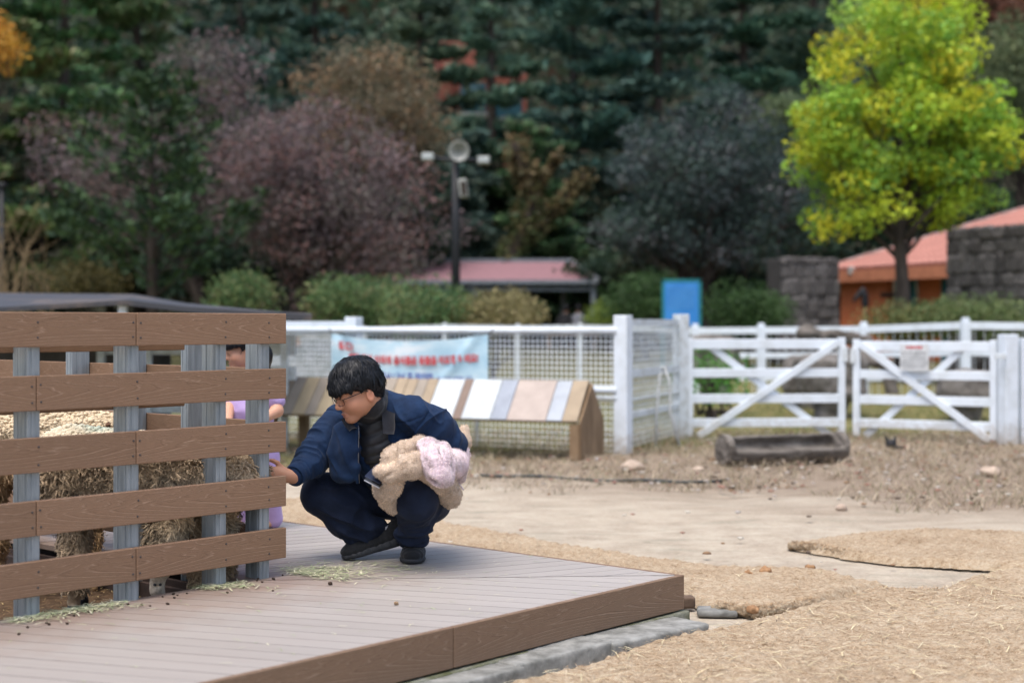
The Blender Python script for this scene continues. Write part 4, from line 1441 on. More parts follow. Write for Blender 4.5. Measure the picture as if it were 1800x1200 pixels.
def shoe(toe, heel, name_side, lift=0.0, w=0.046):
    """toe, heel: points on the sole line at ground side"""
    x = unit(heel - toe); L = np.linalg.norm(heel - toe)
    z = unit(ZUP - x * (x @ ZUP)); y = np.cross(z, x)
    A = np.stack([x, y, z])
    root_lo, root_hi = np.minimum(toe, heel) - 0.12, np.maximum(toe, heel) + 0.17
    s = SDF(root_lo, root_hi, 0.004)
    s.ell(toe + x * 0.055 + z * 0.034, (0.062, w, 0.030), A, 0.02)
    s.ell(toe + x * L * 0.52 + z * 0.046, (0.11, w * 0.9, 0.036), A, 0.03)
    s.ell(heel - x * 0.045 + z * 0.062, (0.050, w * 0.82, 0.054), A, 0.03)
    s.cap(heel - x * 0.015 + z * 0.075, heel + x * 0.004 + z * 0.108, 0.018, 0.010, 0.03)
    s.ell(heel - x * 0.075 + z * 0.118, (0.046, 0.034, 0.035), A, 0.012, 's')
    s.box(toe + x * L / 2 - z * 0.045, (0.3, 0.2, 0.06), A, 0.002, 0.004, 's')
    s.build('shoe', SHOEM, man, lambda V, n: 0.0015 * vnoise(V * 60, 3) + 0.001 * np.sin(((V - toe) @ x) * 260))
    k = SDF(root_lo, root_hi, 0.004)
    k.ell(toe + x * 0.062 + z * 0.014, (0.070, w * 1.07, 0.022), A, 0.015)
    k.ell(toe + x * L * 0.55 + z * 0.016, (0.12, w * 0.96, 0.027), A, 0.02)
    k.ell(heel - x * 0.045 + z * 0.020, (0.068, w * 0.95, 0.034), A, 0.02)
    k.box(toe + x * L / 2 - z * 0.06, (0.3, 0.2, 0.06), A, 0.002, 0.003, 's')
    k.build('sole', SOLE, man, lambda V, n: 0.002 * np.sin(((V - toe) @ x) * 190 + 40 * ((V - toe) @ z)) * (np.abs(n @ z) < 0.7))


shoe(np.array([(604 - 900) / FPX * 6.48, 6.48, DECK + 0.0]), np.array([(706 - 900) / FPX * 6.54, 6.555, DECK + 0.06]), 'r')
shoe(np.array([(724.5 - 900) / FPX * 6.37, 6.355, DECK + 0.002]), np.array([(728 - 900) / FPX * 6.6, 6.63, DECK + 0.004]), 'l', w=0.052)
MB().lathe(P(681, 945, 6.53), np.array([-0.45, 0, 1]), [(-0.03, 0.030), (0.05, 0.032)], 14).build('sock', SOCK, man, True)

def wool(name):
    m, t, b = nodes_of(name)
    a = t.nodes.new('ShaderNodeVertexColor'); a.layer_name = 'Col'
    v = coords(t, 'Object')
    n = noise(t, v, 90, 4, 0.7)
    c = mixc(t, 1.0, a.outputs[0], ramp(t, n, [(0.3, (0.6, 0.55, 0.5)), (0.65, (1.1, 1.08, 1.05))]).outputs[0], 'MULTIPLY')
    t.links.new(c, b.inputs['Base Color'])
    b.inputs['Roughness'].default_value = 0.9
    b.inputs['Specular IOR Level'].default_value = 0.12
    b.inputs['Sheen Weight'].default_value = 0.2
    return m


WOOL = wool('wool')


def locks(V, Nn, cols, n, L, w, seed, grav=0.8):
    """wavy pointed locks growing from a surface"""
    rg = np.random.default_rng(seed)
    i = rg.choice(len(V), n)
    p, nn, c = V[i], Nn[i], cols[i]
    fld = np.stack([vnoise(p * 16, seed + 1), vnoise(p * 16, seed + 2), vnoise(p * 16, seed + 3)], 1)
    d = nn * 0.45 + np.array([0, 0, -grav]) * (1 - np.abs(nn[:, 2:3])) + fld * 0.75 + rg.normal(0, 0.13, (n, 3))
    d -= nn * np.minimum((d * nn).sum(1, keepdims=True), 0)
    d /= np.linalg.norm(d, axis=1, keepdims=True)
    s = np.cross(d, nn); s /= np.linalg.norm(s, axis=1, keepdims=True) + 1e-9
    LL = (L * rg.uniform(.5, 1.3, n))[:, None]; ww = (w * rg.uniform(.6, 1.4, n))[:, None]
    p0 = p - nn * 0.004
    p1 = p0 + d * LL * 0.4 + nn * 0.008 + s * rg.normal(0, 0.18, (n, 1)) * LL
    p2 = p0 + d * LL * 0.75 + nn * 0.004 + s * rg.normal(0, 0.25, (n, 1)) * LL
    p3 = p0 + d * LL
    VV = np.stack([p0 - s * ww, p0 + nn * ww * .6, p0 + s * ww, p1 - s * ww, p1 + nn * ww * .9, p1 + s * ww, p2 - s * ww * .7, p2 + nn * ww * .6, p2 + s * ww * .7, p3], 1).reshape(-1, 3)
    b = np.arange(n)[:, None] * 10
    F4 = np.concatenate([b + np.array(x) for x in ((0, 1, 4, 3), (1, 2, 5, 4), (3, 4, 7, 6), (4, 5, 8, 7))])
    F3 = np.concatenate([b + np.array(x) for x in ((6, 7, 9), (7, 8, 9))])
    cc = np.repeat(c * rg.uniform(.75, 1.25, (n, 1)) * (1 + 0.35 * vnoise(p * 26, seed + 4))[:, None], 10, axis=0)
    return VV, [F4, F3], cc


# ------------------------------------------------------------------ coats and phone under his arm
def fleece(name, c1, c2):
    m, t, b = nodes_of(name)
    v = coords(t, 'Object')
    n = noise(t, v, 170, 4, 0.7); n2_ = noise(t, v, 24, 4)
    c = ramp(t, mathn(t, 'ADD', mathn(t, 'MULTIPLY', n, 0.65), mathn(t, 'MULTIPLY', n2_, 0.35)), [(0.36, c2), (0.6, c1)]).outputs[0]
    t.links.new(c, b.inputs['Base Color'])
    b.inputs['Roughness'].default_value = 0.95
    b.inputs['Specular IOR Level'].default_value = 0.1
    b.inputs['Sheen Weight'].default_value = 0.35
    bumpn(t, b, n, 0.9, 0.006)
    return m


BEIGE = fleece('beige_fleece', (0.60, 0.475, 0.37), (0.38, 0.28, 0.20))
PINK = fleece('pink_fleece', (0.84, 0.73, 0.78), (0.62, 0.44, 0.51))
ORANGEF = fleece('apricot_fleece', (0.55, 0.36, 0.24), (0.34, 0.2, 0.12))
fl = lambda seed: (lambda V, n: 0.0016 * vnoise(V * 130, seed) + 0.0012 * vnoise(V * 55, seed + 1) + 0.009 * ring(V, V.mean(0), (0.75, 0.1, 0.6), 0.3, 11, seed) + 0.003 * vnoise(V * 15, seed + 2))
def fuzzed(s, mat, parent, disp, seed, col):
    o = s.build('body', mat, parent, disp)
    v = np.zeros(len(o.data.vertices) * 3, np.float32); o.data.vertices.foreach_get('co', v); v = v.reshape(-1, 3)
    nn = np.zeros(len(v) * 3, np.float32); o.data.vertices.foreach_get('normal', nn); nn = nn.reshape(-1, 3)
    VV, FF, cc = locks(v, nn, np.tile(np.array(col), (len(v), 1)), 15000, 0.0055, 0.0007, seed, 0.3)
    k = obj('pile', mesh_np('pile', VV, FF, True, cc), WOOL, parent); k['kind'] = 'stuff'


bc = SDF((-0.66, 5.96, 0.36), (-0.16, 6.72, 0.86), 0.005)
Q = P
bc.chain([Q(738, 778, 6.19), Q(712, 790, 6.13), Q(692, 806, 6.11), Q(682, 828, 6.10)], [0.022, 0.032, 0.040, 0.032], 0.02)
bc.chain([Q(667, 829, 6.08), Q(690, 832, 6.07), Q(722, 822, 6.06), Q(742, 810, 6.08)], [0.022, 0.038, 0.044, 0.040], 0.018)
bc.chain([Q(712, 812, 6.05), Q(728, 806, 6.05)], [0.03, 0.026], 0.012)
bc.chain([Q(684, 815, 6.05), Q(700, 804, 6.02), Q(728, 789, 6.05)], [0.004, 0.008, 0.005], 0.016, 's')
bc.chain([Q(672, 838, 6.06), Q(700, 826, 6.005), Q(716, 806, 6.0), Q(734, 800, 6.02)], [0.004, 0.007, 0.008, 0.006], 0.016, 's')
bc.chain([Q(690, 850, 6.07), Q(712, 842, 6.02), Q(736, 828, 6.0)], [0.004, 0.008, 0.006], 0.016, 's')
bc.chain([Q(672, 862, 6.12), Q(684, 880, 6.17), Q(692, 895, 6.20)], [0.004, 0.005, 0.004], 0.012, 's')
bc.cap(Q(724, 822, 5.995), Q(742, 815, 6.01), 0.008, 0.007, 0.012, 's')
# flap hanging between the knees, and the tail behind
bc.chain([Q(690, 846, 6.12), Q(678, 862, 6.17), Q(682, 880, 6.22), Q(693, 896, 6.24)], [0.046, 0.044, 0.034, 0.016], 0.015)
bc.chain([Q(745, 825, 6.16), Q(775, 838, 6.25), Q(792, 868, 6.34), Q(795, 880, 6.36)], [0.04, 0.05, 0.038, 0.028], 0.025)
bc.chain([Q(795, 800, 6.50), Q(812, 775, 6.58), Q(816, 756, 6.60)], [0.04, 0.036, 0.024], 0.025)
bc.chain([Q(775, 838, 6.25), Q(795, 800, 6.50)], [0.04, 0.04], 0.02)
bcr = thing('fleece_coat', 'beige teddy fleece coat bundled under the squatting man\'s arm', 'coat', Q(700, 815, 6.1))
fuzzed(bc, BEIGE, bcr, fl(3), 3, (0.74, 0.60, 0.47))
pc_ = thing('fleece_coat', 'pale pink fleece coat bundled over the beige one', 'coat', Q(765, 815, 6.1))
pk_ = SDF((-0.46, 5.94, 0.42), (-0.16, 6.60, 0.84), 0.0048)
pk_.chain([Q(754, 787, 6.12), Q(762, 810, 6.06), Q(770, 832, 6.035)], [0.042, 0.046, 0.050], 0.03)
pk_.chain([Q(778, 790, 6.13), Q(780, 815, 6.08), Q(781, 838, 6.045)], [0.032, 0.036, 0.038], 0.02)
pk_.cap(Q(768, 780, 6.07), Q(775, 804, 6.015), 0.009, 0.006, 0.014, 's')
dcuff = unit(Q(766, 850, 6.0) - Q(770, 825, 6.06))
pk_.cap(Q(757, 856, 6.0), Q(766, 838, 6.035), 0.032, 0.022, 0.008, 's')
pk_.cap(Q(741, 788, 6.035), Q(757, 822, 6.0), 0.004, 0.007, 0.02, 's')
pk_.cap(Q(790, 792, 6.07), Q(796, 838, 6.04), 0.006, 0.008, 0.02, 's')
pk_.cap(Q(752, 818, 5.995), Q(772, 824, 5.98), 0.004, 0.004, 0.01, 's')
pk_.chain([Q(786, 815, 6.14), Q(800, 815, 6.34), Q(806, 838, 6.42)], [0.03, 0.045, 0.030], 0.025)
pk_.ell(Q(812, 800, 6.52), (0.03, 0.03, 0.04), None, 0.02)
fuzzed(pk_, PINK, pc_, fl(13), 13, (0.92, 0.80, 0.84))
MB().box(Q(799, 857, 6.36), (0.024, 0.003, 0.026), unit((1, 0, 0.15)), (0, 1, 0), unit((-0.15, 0, 1))).build('care_label', MAT('white_label', (0.75, 0.76, 0.8), None, 30, 0.7), pc_)
MB().tube([Q(800, 845, 6.38), Q(806, 850, 6.36), Q(811, 855, 6.36), Q(815, 861, 6.36)], 0.0028, 6).build('tie_cord', PINK, pc_, True)
ph = thing('phone', 'dark phone in a flip cover at the man\'s lap', 'phone', Q(663, 836, 6.12))
px1, py1, pz1 = unit((0.85, -0.2, -0.42)), unit((0.35, 0.85, 0.35)), None
pz1 = np.cross(px1, py1)
MB().box(Q(665, 833, 6.14), (0.075, 0.12, 0.009), px1, py1, pz1, 0.003).build('cover', MAT('navy_leather', (0.012, 0.02, 0.05), None, 30, 0.5), ph)
MB().box(Q(664, 838, 6.125), (0.073, 0.115, 0.008), px1, py1, pz1, 0.003).build('handset', MAT('black_glass', (0.01, 0.01, 0.012), None, 30, 0.15, spec=0.5), ph)
MB().box(Q(663.5, 840.5, 6.118), (0.074, 0.112, 0.0025), px1, py1, pz1, 0.001).build('edge', MAT('grey_metal', (0.4, 0.4, 0.42), None, 30, 0.3, metal=0.7), ph)

# ------------------------------------------------------------------ girl behind the pen corner
girl = thing('person', 'small girl in lilac top and trousers standing behind the pen corner', 'person', np.array([-1.31, 7.55, DECK]))
gY = 7.50
gf = unit((-0.90, -0.40, -0.22)); gu = unit((-0.2, -0.1, 0.97)); gu = unit(gu - gf * (gu @ gf)); gl_ = np.cross(gu, gf)
GC = P(424, 615, gY)
gs_ = 0.80
GH = lambda f, l, u: GC + f * gf + l * gl_ + u * gu
GA = np.stack([gf, gl_, gu])
gb = SDF((-1.75, 7.15, 0.19), (-0.95, 7.85, 1.32), 0.0065)
build_head(gb, GH, GA, gs_)
gneck = P(442, 668, gY + 0.02); gch = P(440, 720, gY + 0.02); gpe = P(448, 800, gY + 0.02)
gb.chain([GH(-0.03, 0, -0.05), gneck], [0.04, 0.042], 0.02)
gb.chain([gneck, gch, gpe], [0.05, 0.085, 0.09], 0.03)
gls, grs = P(478, 684, gY - 0.02), P(415, 684, gY + 0.08)
gle, glw = P(487, 722, gY - 0.08), P(452, 742, gY - 0.2)
gb.chain([gls, gle, glw, glw + unit(glw - gle) * 0.05], [0.036, 0.03, 0.022, 0.02], 0.015)
gb.chain([grs, P(402, 720, gY - .05), P(400, 745, gY - .17)], [0.036, 0.03, 0.022], 0.015)
for g_, pxk in ((0, 418), (1, 468)):
    ft = G(pxk, 928, DECK + 0.03)
    gb.chain([P(432 + g_ * 34, 806, gY), P(428 + g_ * 44, 868, gY - 0.03), np.array([ft[0], gY, DECK + 0.06])], [0.06, 0.045, 0.032], 0.02)
    for q_ in range(4):
        b0 = glw + unit(glw - gle) * 0.05
    gb.cap(np.array([ft[0], gY, DECK + 0.03]), np.array([ft[0] - 0.05, gY - 0.05, DECK + 0.026]), 0.022, 0.02, 0.01)
for q_ in range(5):
    b0 = glw + unit(glw - gle) * 0.055 + np.array([0, 0, 0.016 - 0.009 * q_])
    finger(gb, b0, unit(glw - gle) + np.array([0, 0, 0.3 - 0.14 * q_]), (-0.5, -0.4, -0.4), 0.04, 0.0065)
gb.build('body', SKIN, girl, cols=lambda V: skin_cols(V, GH, GA, GC, gs_, (0.54, 0.30, 0.20)))
hair_cap(GH, GA, HAIRM, girl, gs_, 0.03, -0.07, 0.006, 900, 9, 0.0, 1.3)
# bobbed hair and a striped scarf ribbon at the nape
gh = SDF((-1.60, 7.25, 0.85), (-1.05, 7.85, 1.28), 0.006)
gh.chain([GH(-0.075, 0, 0.02), GH(-0.085, 0.0, -0.05), GH(-0.08, 0, -0.12)], [0.066, 0.062, 0.045], 0.02)
gh.build('hair', HAIRM, girl, lambda V, n: 0.004 * vnoise(V * np.array([70, 70, 14]), 4))
leaf_sheet([GH(-0.045, 0.068, 0.0), GH(-0.052, 0.066, -0.05), GH(-0.05, 0.06, -0.11)], [GH(-0.058, 0.068, 0.0), GH(-0.064, 0.066, -0.05), GH(-0.062, 0.06, -0.11)], 0.003, MAT('pale_ribbon', (0.5, 0.6, 0.72), None, 40, 0.7), 'ribbon', girl, 8)
LILAC = cloth('lilac_jersey', (0.36, 0.255, 0.50), (0.44, 0.33, 0.58), 500)
gt_ = SDF((-1.75, 7.10, 0.52), (-0.95, 7.85, 1.05), 0.006)
gt_.chain([gneck - np.array([0, 0, .02]), gch, gpe + np.array([0, 0, .05]), gpe], [0.06, 0.102, 0.11, 0.112], 0.03)
gt_.chain([gls, gls * 0.5 + gle * 0.5], [0.05, 0.052], 0.02)
gt_.chain([grs, P(406, 712, gY)], [0.05, 0.05], 0.02)
gt_.build('top', LILAC, girl, lambda V, n: 0.006 * ring(V, gch, (0.3, 0, 1), 0.16, 16, 3) + 0.003 * vnoise(V * 25, 3))
gtr = SDF((-1.75, 7.15, 0.19), (-0.95, 7.85, 0.66), 0.006)
gtr.ell(gpe, (0.115, 0.10, 0.10))
for g_, pxk in ((0, 418), (1, 468)):
    ft = G(pxk, 928, DECK + 0.03)
    gtr.chain([P(432 + g_ * 34, 806, gY), P(426 + g_ * 46, 868, gY - 0.03), np.array([ft[0], gY, DECK + 0.05])], [0.072, 0.058, 0.047], 0.03)
gtr.build('trousers', LILAC, girl, lambda V, n: 0.006 * vnoise(V * np.array([20, 20, 9]), 5))
for pxk in (418, 468):
    ft = G(pxk, 928, DECK)
    s = SDF((ft[0] - 0.16, gY - 0.18, DECK - 0.01), (ft[0] + 0.1, gY + 0.1, DECK + 0.12), 0.005)
    s.cap((ft[0], gY, DECK + 0.035), (ft[0] - 0.065, gY - 0.07, DECK + 0.032), 0.036, 0.032, 0.01)
    s.build('shoe', MAT('white_canvas', (0.6, 0.6, 0.62), None, 20, 0.8), girl)

# ------------------------------------------------------------------ sheep
def sheep(label, chains, face, colf, nl, L, w, seed, ear_pts, hoof_pts, lo, hi, loc):
    root = thing('sheep', label, 'sheep', loc, 'sheep in the pen')
    s = SDF(lo, hi, 0.008)
    for pts_, rs, k in chains:
        s.chain(pts_, rs, k)
    V, F = s.mesh()
    Nn = normals(V, F)
    V = V + Nn * (0.010 * vnoise(V * 20, seed) + 0.006 * vnoise(V * 45, seed))[:, None]
    cols = colf(V)
    b = obj('body', mesh_np('body', V, F, True, cols), WOOL, root)
    woolly = np.linalg.norm(V - face[0], axis=1) > face[1]
    woolly &= V[:, 2] > PENF + 0.14
    sd2 = woolly & (Nn[:, 2] < 0.6)
    vv, ff, cc = locks(V[sd2], Nn[sd2], cols[sd2], nl, L, w, seed)
    o = obj('fleece', mesh_np('fleece', vv, ff, True, cc), WOOL, root); o['kind'] = 'stuff'
    tp = woolly & (Nn[:, 2] > 0.45)
    ti = np.random.default_rng(seed).choice(np.flatnonzero(tp), nl // 4)
    vv, ff = pebbles(V[ti] - [0, 0, 0.004], 0.0095, seed, 0.8)
    cc = np.repeat(cols[ti] * np.random.default_rng(seed).uniform(.85, 1.12, (len(ti), 1)), 12, axis=0)
    o = obj('fleece', mesh_np('fleece', vv, ff, True, cc), WOOL, root); o['kind'] = 'stuff'
    for e in ear_pts:
        leaf_sheet(e[0], e[1], 0.008, MAT('ear_brown', (0.14, 0.07, 0.04), None, 30, 0.8), 'ear', root, 2)
    for h_ in hoof_pts:
        MB().lathe(h_, ZUP, [(-0.01, 0.03), (0.03, 0.03), (0.045, 0.026)], 10).build('hoof', BLACK, root, True)
    return root


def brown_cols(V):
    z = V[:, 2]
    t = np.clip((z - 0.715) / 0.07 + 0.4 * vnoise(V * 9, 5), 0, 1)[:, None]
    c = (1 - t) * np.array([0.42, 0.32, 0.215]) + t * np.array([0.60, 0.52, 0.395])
    g = np.exp(-(((V[:, 0] + 1.66) / 0.09) ** 2 + ((V[:, 1] - 5.94) / 0.12) ** 2)) * (z > 0.80)
    c = c * (1 - 0.55 * g[:, None]) + 0.55 * g[:, None] * np.array([0.16, 0.40, 0.40])
    muz = np.exp(-((V - P(278, 1030, 5.80)) ** 2).sum(1) / 0.06 ** 2)[:, None]
    c = c * (1 - muz) + muz * np.array([0.62, 0.56, 0.48])
    hd = np.exp(-((V - P(290, 935, 5.84)) ** 2).sum(1) / 0.10 ** 2)[:, None]
    c = c * (1 - hd * .6) + hd * .6 * np.array([0.52, 0.41, 0.27])
    return c


sa, sb_, sc_ = P(128, 822, 5.86), P(260, 832, 5.97), P(408, 838, 6.06)
legs_b = [[P(128, 880, 5.84), P(131, 950, 5.85), np.array([-1.73, 5.85, PENF + .03])],
          [P(128, 880, 6.02), P(136, 950, 6.04), np.array([-1.76, 6.04, PENF + .03])],
          [P(345, 880, 6.0), P(347, 950, 6.03), np.array([-1.27, 6.04, PENF + .03])],
          [P(385, 880, 6.04), P(388, 950, 6.06), np.array([-1.19, 6.07, PENF + .03])]]
mz = P(277, 1040, 5.80)
ch = [([sa, sb_, sc_], [0.160, 0.148, 0.105], 0.05), ([sc_, P(438, 836, 6.09)], [0.10, 0.065], 0.03)]
for l_ in legs_b:
    ch.append((l_, [0.055, 0.036, 0.024], 0.03))
ch.append(([P(330, 850, 5.98), P(305, 900, 5.90), P(291, 940, 5.85), P(283, 985, 5.82), P(278, 1030, 5.80)], [0.085, 0.062, 0.056, 0.048, 0.028], 0.03))
ch.append(([mz, mz + np.array([0.004, 0, -0.012])], [0.026, 0.022], 0.02))
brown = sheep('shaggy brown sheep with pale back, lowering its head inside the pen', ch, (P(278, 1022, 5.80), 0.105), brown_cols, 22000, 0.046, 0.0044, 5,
      [([P(300, 955, 5.76), P(312, 962, 5.74), P(322, 975, 5.74)], [P(298, 962, 5.76), P(308, 972, 5.74), P(322, 976, 5.74)])],
      [l_[2] for l_ in legs_b], (-2.05, 5.5, 0.0), (-0.9, 6.4, 0.95), (-1.55, 5.95, PENF))
no = MB()
for dx in (-0.011, 0.011):
    no.lathe(P(277, 1027, 5.765) + np.array([dx, 0, 0]), (0.3 * np.sign(dx), -1, 0.3), [(-0.004, 0.006), (0.004, 0.0055)], 8)
no.build('nostril', BLACK, brown)


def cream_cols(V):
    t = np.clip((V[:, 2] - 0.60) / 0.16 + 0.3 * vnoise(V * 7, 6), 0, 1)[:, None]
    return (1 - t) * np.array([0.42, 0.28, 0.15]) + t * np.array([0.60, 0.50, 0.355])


ca, cb, cc_ = P(-60, 790, 6.45), P(60, 782, 6.50), P(165, 780, 6.55)
legs_c = [[P(157, 860, 6.55), P(156, 940, 6.55), np.array([-1.86, 6.55, PENF + .03])], [P(-20, 860, 6.4), P(-10, 930, 6.4), np.array([-2.25, 6.4, PENF + .03])],
          [P(130, 860, 6.7), P(128, 930, 6.7), np.array([-1.98, 6.7, PENF + .03])], [P(-50, 860, 6.6), P(-45, 930, 6.6), np.array([-2.40, 6.6, PENF + .03])]]
ch = [([ca, cb, cc_], [0.16, 0.165, 0.135], 0.05), ([cc_, P(195, 760, 6.55), P(212, 778, 6.50)], [0.09, 0.06, 0.04], 0.04)]
for l_ in legs_c:
    ch.append((l_, [0.07, 0.042, 0.028], 0.03))
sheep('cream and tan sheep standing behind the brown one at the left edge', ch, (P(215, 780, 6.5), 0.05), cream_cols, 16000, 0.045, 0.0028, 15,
      [([P(186, 744, 6.45), P(190, 741, 6.45), P(194, 744, 6.45)], [P(187, 750, 6.45), P(191, 752, 6.45), P(195, 748, 6.45)])],
      [l_[2] for l_ in legs_c], (-2.95, 6.0, 0.0), (-1.55, 6.95, 1.0), (-2.2, 6.5, PENF))
# ------------------------------------------------------------------ white paddock fence with wire mesh
def fpt(px, d, z):
    return np.array([(px - 900) / FPX * d, d, z])


def square_post(parent, base, w, h, ang, mat=None, cap_=0.0, name='post'):
    X = np.array([math.cos(ang), math.sin(ang), 0]); Y = np.array([-X[1], X[0], 0])
    mb = MB().box(base + np.array([0, 0, h / 2 - 0.05]), (w, w, h + 0.1), X, Y, ZUP, 0.006)
    if cap_:
        mb.box(base + np.array([0, 0, h + cap_ / 2]), (w * 0.7, w * 0.7, cap_), X, Y, ZUP, 0.006)
    return mb.build(name, mat or WHITE, parent)


def wire_mesh(parent, a, b, z0, z1, step, r, mat=None):
    a, b = np.asarray(a, float), np.asarray(b, float)
    L = np.linalg.norm((b - a)[:2]); n = int(L / step)
    mb = MB()
    for i in range(n + 1):
        p = a + (b - a) * (i / n)
        mb.tube([p * [1, 1, 0] + [0, 0, z0 + RNG.normal(0, .004)], p * [1, 1, 0] + [0, 0, z1]], r, 4, False)
    for j in range(int((z1 - z0) / step) + 1):
        z = z0 + j * step
        mb.tube([a * [1, 1, 0] + [0, 0, z], b * [1, 1, 0] + [0, 0, z]], r, 4, False)
    o = mb.build('wire_mesh', mat or WHITE, parent)
    o['kind'] = 'stuff'
    return o


FL, FR = fpt(430, 16.15, 0), fpt(1096, 14.0, 0)
fdir = unit(FR - FL); fang = math.atan2(fdir[1], fdir[0]); fn = np.array([fdir[1], -fdir[0], 0])    # fn points to camera
mf = thing('mesh_fence', 'white wire mesh fence carrying the blue banner', 'fence', FR)
square_post(mf, FR + np.array([0, .07, 0]), 0.14, 1.31, fang)
p598 = FL + (FR - FL) * 0.30 - fn * 0.12
square_post(mf, p598, 0.14, 1.30, fang)
MB().tube([FL + [0, 0, 1.16], FR - fdir * 0.07 + [0, 0, 1.165]], 0.036, 10).build('top_rail', WHITE, mf, True)
MB().tube([FL + [0, 0, 0.60], FR - fdir * 0.07 + [0, 0, 0.60]], 0.034, 10).build('middle_rail', WHITE, mf, True)
MB().tube([FL + [0, 0, 0.525], FR - fdir * 0.07 + [0, 0, 0.525]], 0.024, 10).build('lower_rail', WHITEOLD, mf, True)
wire_mesh(mf, FL, FR - fdir * 0.08, 0.02, 1.125, 0.052, 0.0042)
MB().bar(p598 - fdir * 1.6 + [0, 0, 1.20], p598 - fdir * 0.08 + [0, 0, 1.20], 0.03, 0.11).build('board', WHITE, mf)
for pk in (0.64,):
    MB().tube([FL + (FR - FL) * pk - fn * .05 + [0, 0, 0], FL + (FR - FL) * pk - fn * .05 + [0, 0, 1.15]], 0.02, 8).build('steel_post', WHITEOLD, mf, True)
# mottled plastic sheet behind the mesh
SHEET = MAT('mottled_white_sheet', (0.56, 0.58, 0.57), (0.25, 0.29, 0.25), 9, 0.6, 0.3, 40, lo=0.4, hi=0.7)
a_, b_ = FL + (FR - FL) * 0.0 - fn * 0.10, FL + (FR - FL) * 0.262 - fn * 0.10
tag(MB().bar(a_ + [0, 0, 0.80], b_ + [0, 0, 0.80], 0.01, 0.66).build('plastic_sheet', SHEET), 'mottled white plastic sheet behind the mesh, left of the banner', 'sheet')
tag(MB().bar(FL + (FR - FL) * 0.125 - fn * 0.06 + [0, 0, 1.04], FL + (FR - FL) * 0.155 - fn * 0.06 + [0, 0, 1.04], 0.006, 0.1).build('paper_notice', MAT('yellow_paper', (0.62, 0.45, 0.16), (0.6, 0.3, 0.2), 20, 0.8)), 'small faded yellow notice on the mesh beside the pen corner', 'notice')

# banner: sagging printed cloth tied to the rail
banner = thing('banner', 'pale blue cloth banner with red and blue Korean lettering', 'banner', FL + (FR - FL) * 0.45)
BA, BB = FL + (FR - FL) * 0.265 + fn * 0.06, FL + (FR - FL) * 0.682 + fn * 0.06
nb, mb_ = 60, 22
uu, vv = np.meshgrid(np.linspace(0, 1, nb), np.linspace(0, 1, mb_), indexing='ij')
sag = 0.085 * 4 * uu * (1 - uu)
topz = 1.125 - sag * (0.9)
botz = 0.40 - 0.02 * np.sin(uu * 9)
zz = topz * (1 - vv) + botz * vv
fold = 0.020 * np.sin(9 * (uu - 0.2 * vv)) * np.minimum(uu, 1 - uu) * 2 + 0.02 * np.exp(-((uu - 0.93 + 0.35 * vv) / 0.03) ** 2) - 0.02 * np.exp(-((uu - 0.05 - 0.3 * vv) / 0.03) ** 2)
BV = BA + (BB - BA) * uu[..., None] + fn * fold[..., None]
BV[..., 2] = zz
ii = (np.arange(nb - 1)[:, None] * mb_ + np.arange(mb_ - 1)[None, :]).ravel()
m, t, b = nodes_of('banner_print')
nn = noise(t, coords(t, 'Object', (1, 1, 2.2)), 2.2, 3)
c = ramp(t, nn, [(0.40, (0.38, 0.58, 0.70)), (0.54, (0.50, 0.68, 0.77)), (0.64, (0.68, 0.76, 0.80))]).outputs[0]
t.links.new(c, b.inputs['Base Color']); b.inputs['Roughness'].default_value = 0.55
F_ = np.stack([ii, ii + 1, ii + mb_ + 1, ii + mb_], 1)
bv = BV.reshape(-1, 3)
obj('cloth', mesh_np('cloth', np.concatenate([bv, bv - fn * 0.002]), np.concatenate([F_, F_[:, ::-1] + len(bv)]), True), m, banner)
for s_, p_ in ((0, BA), (1, BB)):
    MB().tube([p_ + [0, 0, 1.12], p_ - fn * 0.03 + fdir * (0.05 * (2 * s_ - 1)) + [0, 0, 1.18]], 0.006, 6).build('tie', BLACK, banner)


def text_mesh(body, size, bold=0.0):
    cu = bpy.data.curves.new('lettering', 'FONT')
    cu.body = body; cu.size = size; cu.offset = bold
    cu.resolution_u = 3
    cu.align_x = 'LEFT'
    to = bpy.data.objects.new('lettering', cu)
    COL.objects.link(to)
    dg = bpy.context.evaluated_depsgraph_get()
    me = bpy.data.meshes.new_from_object(to.evaluated_get(dg))
    bpy.data.objects.remove(to); bpy.data.curves.remove(cu)
    v = np.zeros(len(me.vertices) * 3, np.float32); me.vertices.foreach_get('co', v)
    return me, v.reshape(-1, 3)


def banner_text(body, u0, u1, v0, hgt_, mat, bold):
    me, v = text_mesh(body, 0.1, bold)
    if not len(v): return
    lo, hi = v.min(0), v.max(0)
    tu = u0 + (v[:, 0] - lo[0]) / (hi[0] - lo[0]) * (u1 - u0)
    L = np.linalg.norm(BB - BA)
    zz_ = (v[:, 1] - lo[1]) / (hi[1] - lo[1]) * hgt_
    sg = 0.085 * 4 * tu * (1 - tu) * 0.9
    W = BA + (BB - BA) * tu[:, None]
    tz = 1.125 - sg; vv_ = v0
    z0_ = tz * (1 - vv_) + 0.40 * vv_
    f_ = 0.020 * np.sin(9 * (tu - 0.2 * vv_)) * np.minimum(tu, 1 - tu) * 2 + 0.02 * np.exp(-((tu - 0.93 + 0.35 * vv_) / 0.03) ** 2)
    W = W + fn * (np.maximum(f_, 0)[:, None] + 0.014)
    W[:, 2] = z0_ + zz_
    me.vertices.foreach_set('co', W.astype(np.float32).ravel())
    me.materials.clear()
    me.update()
    obj('lettering', me, mat, banner)


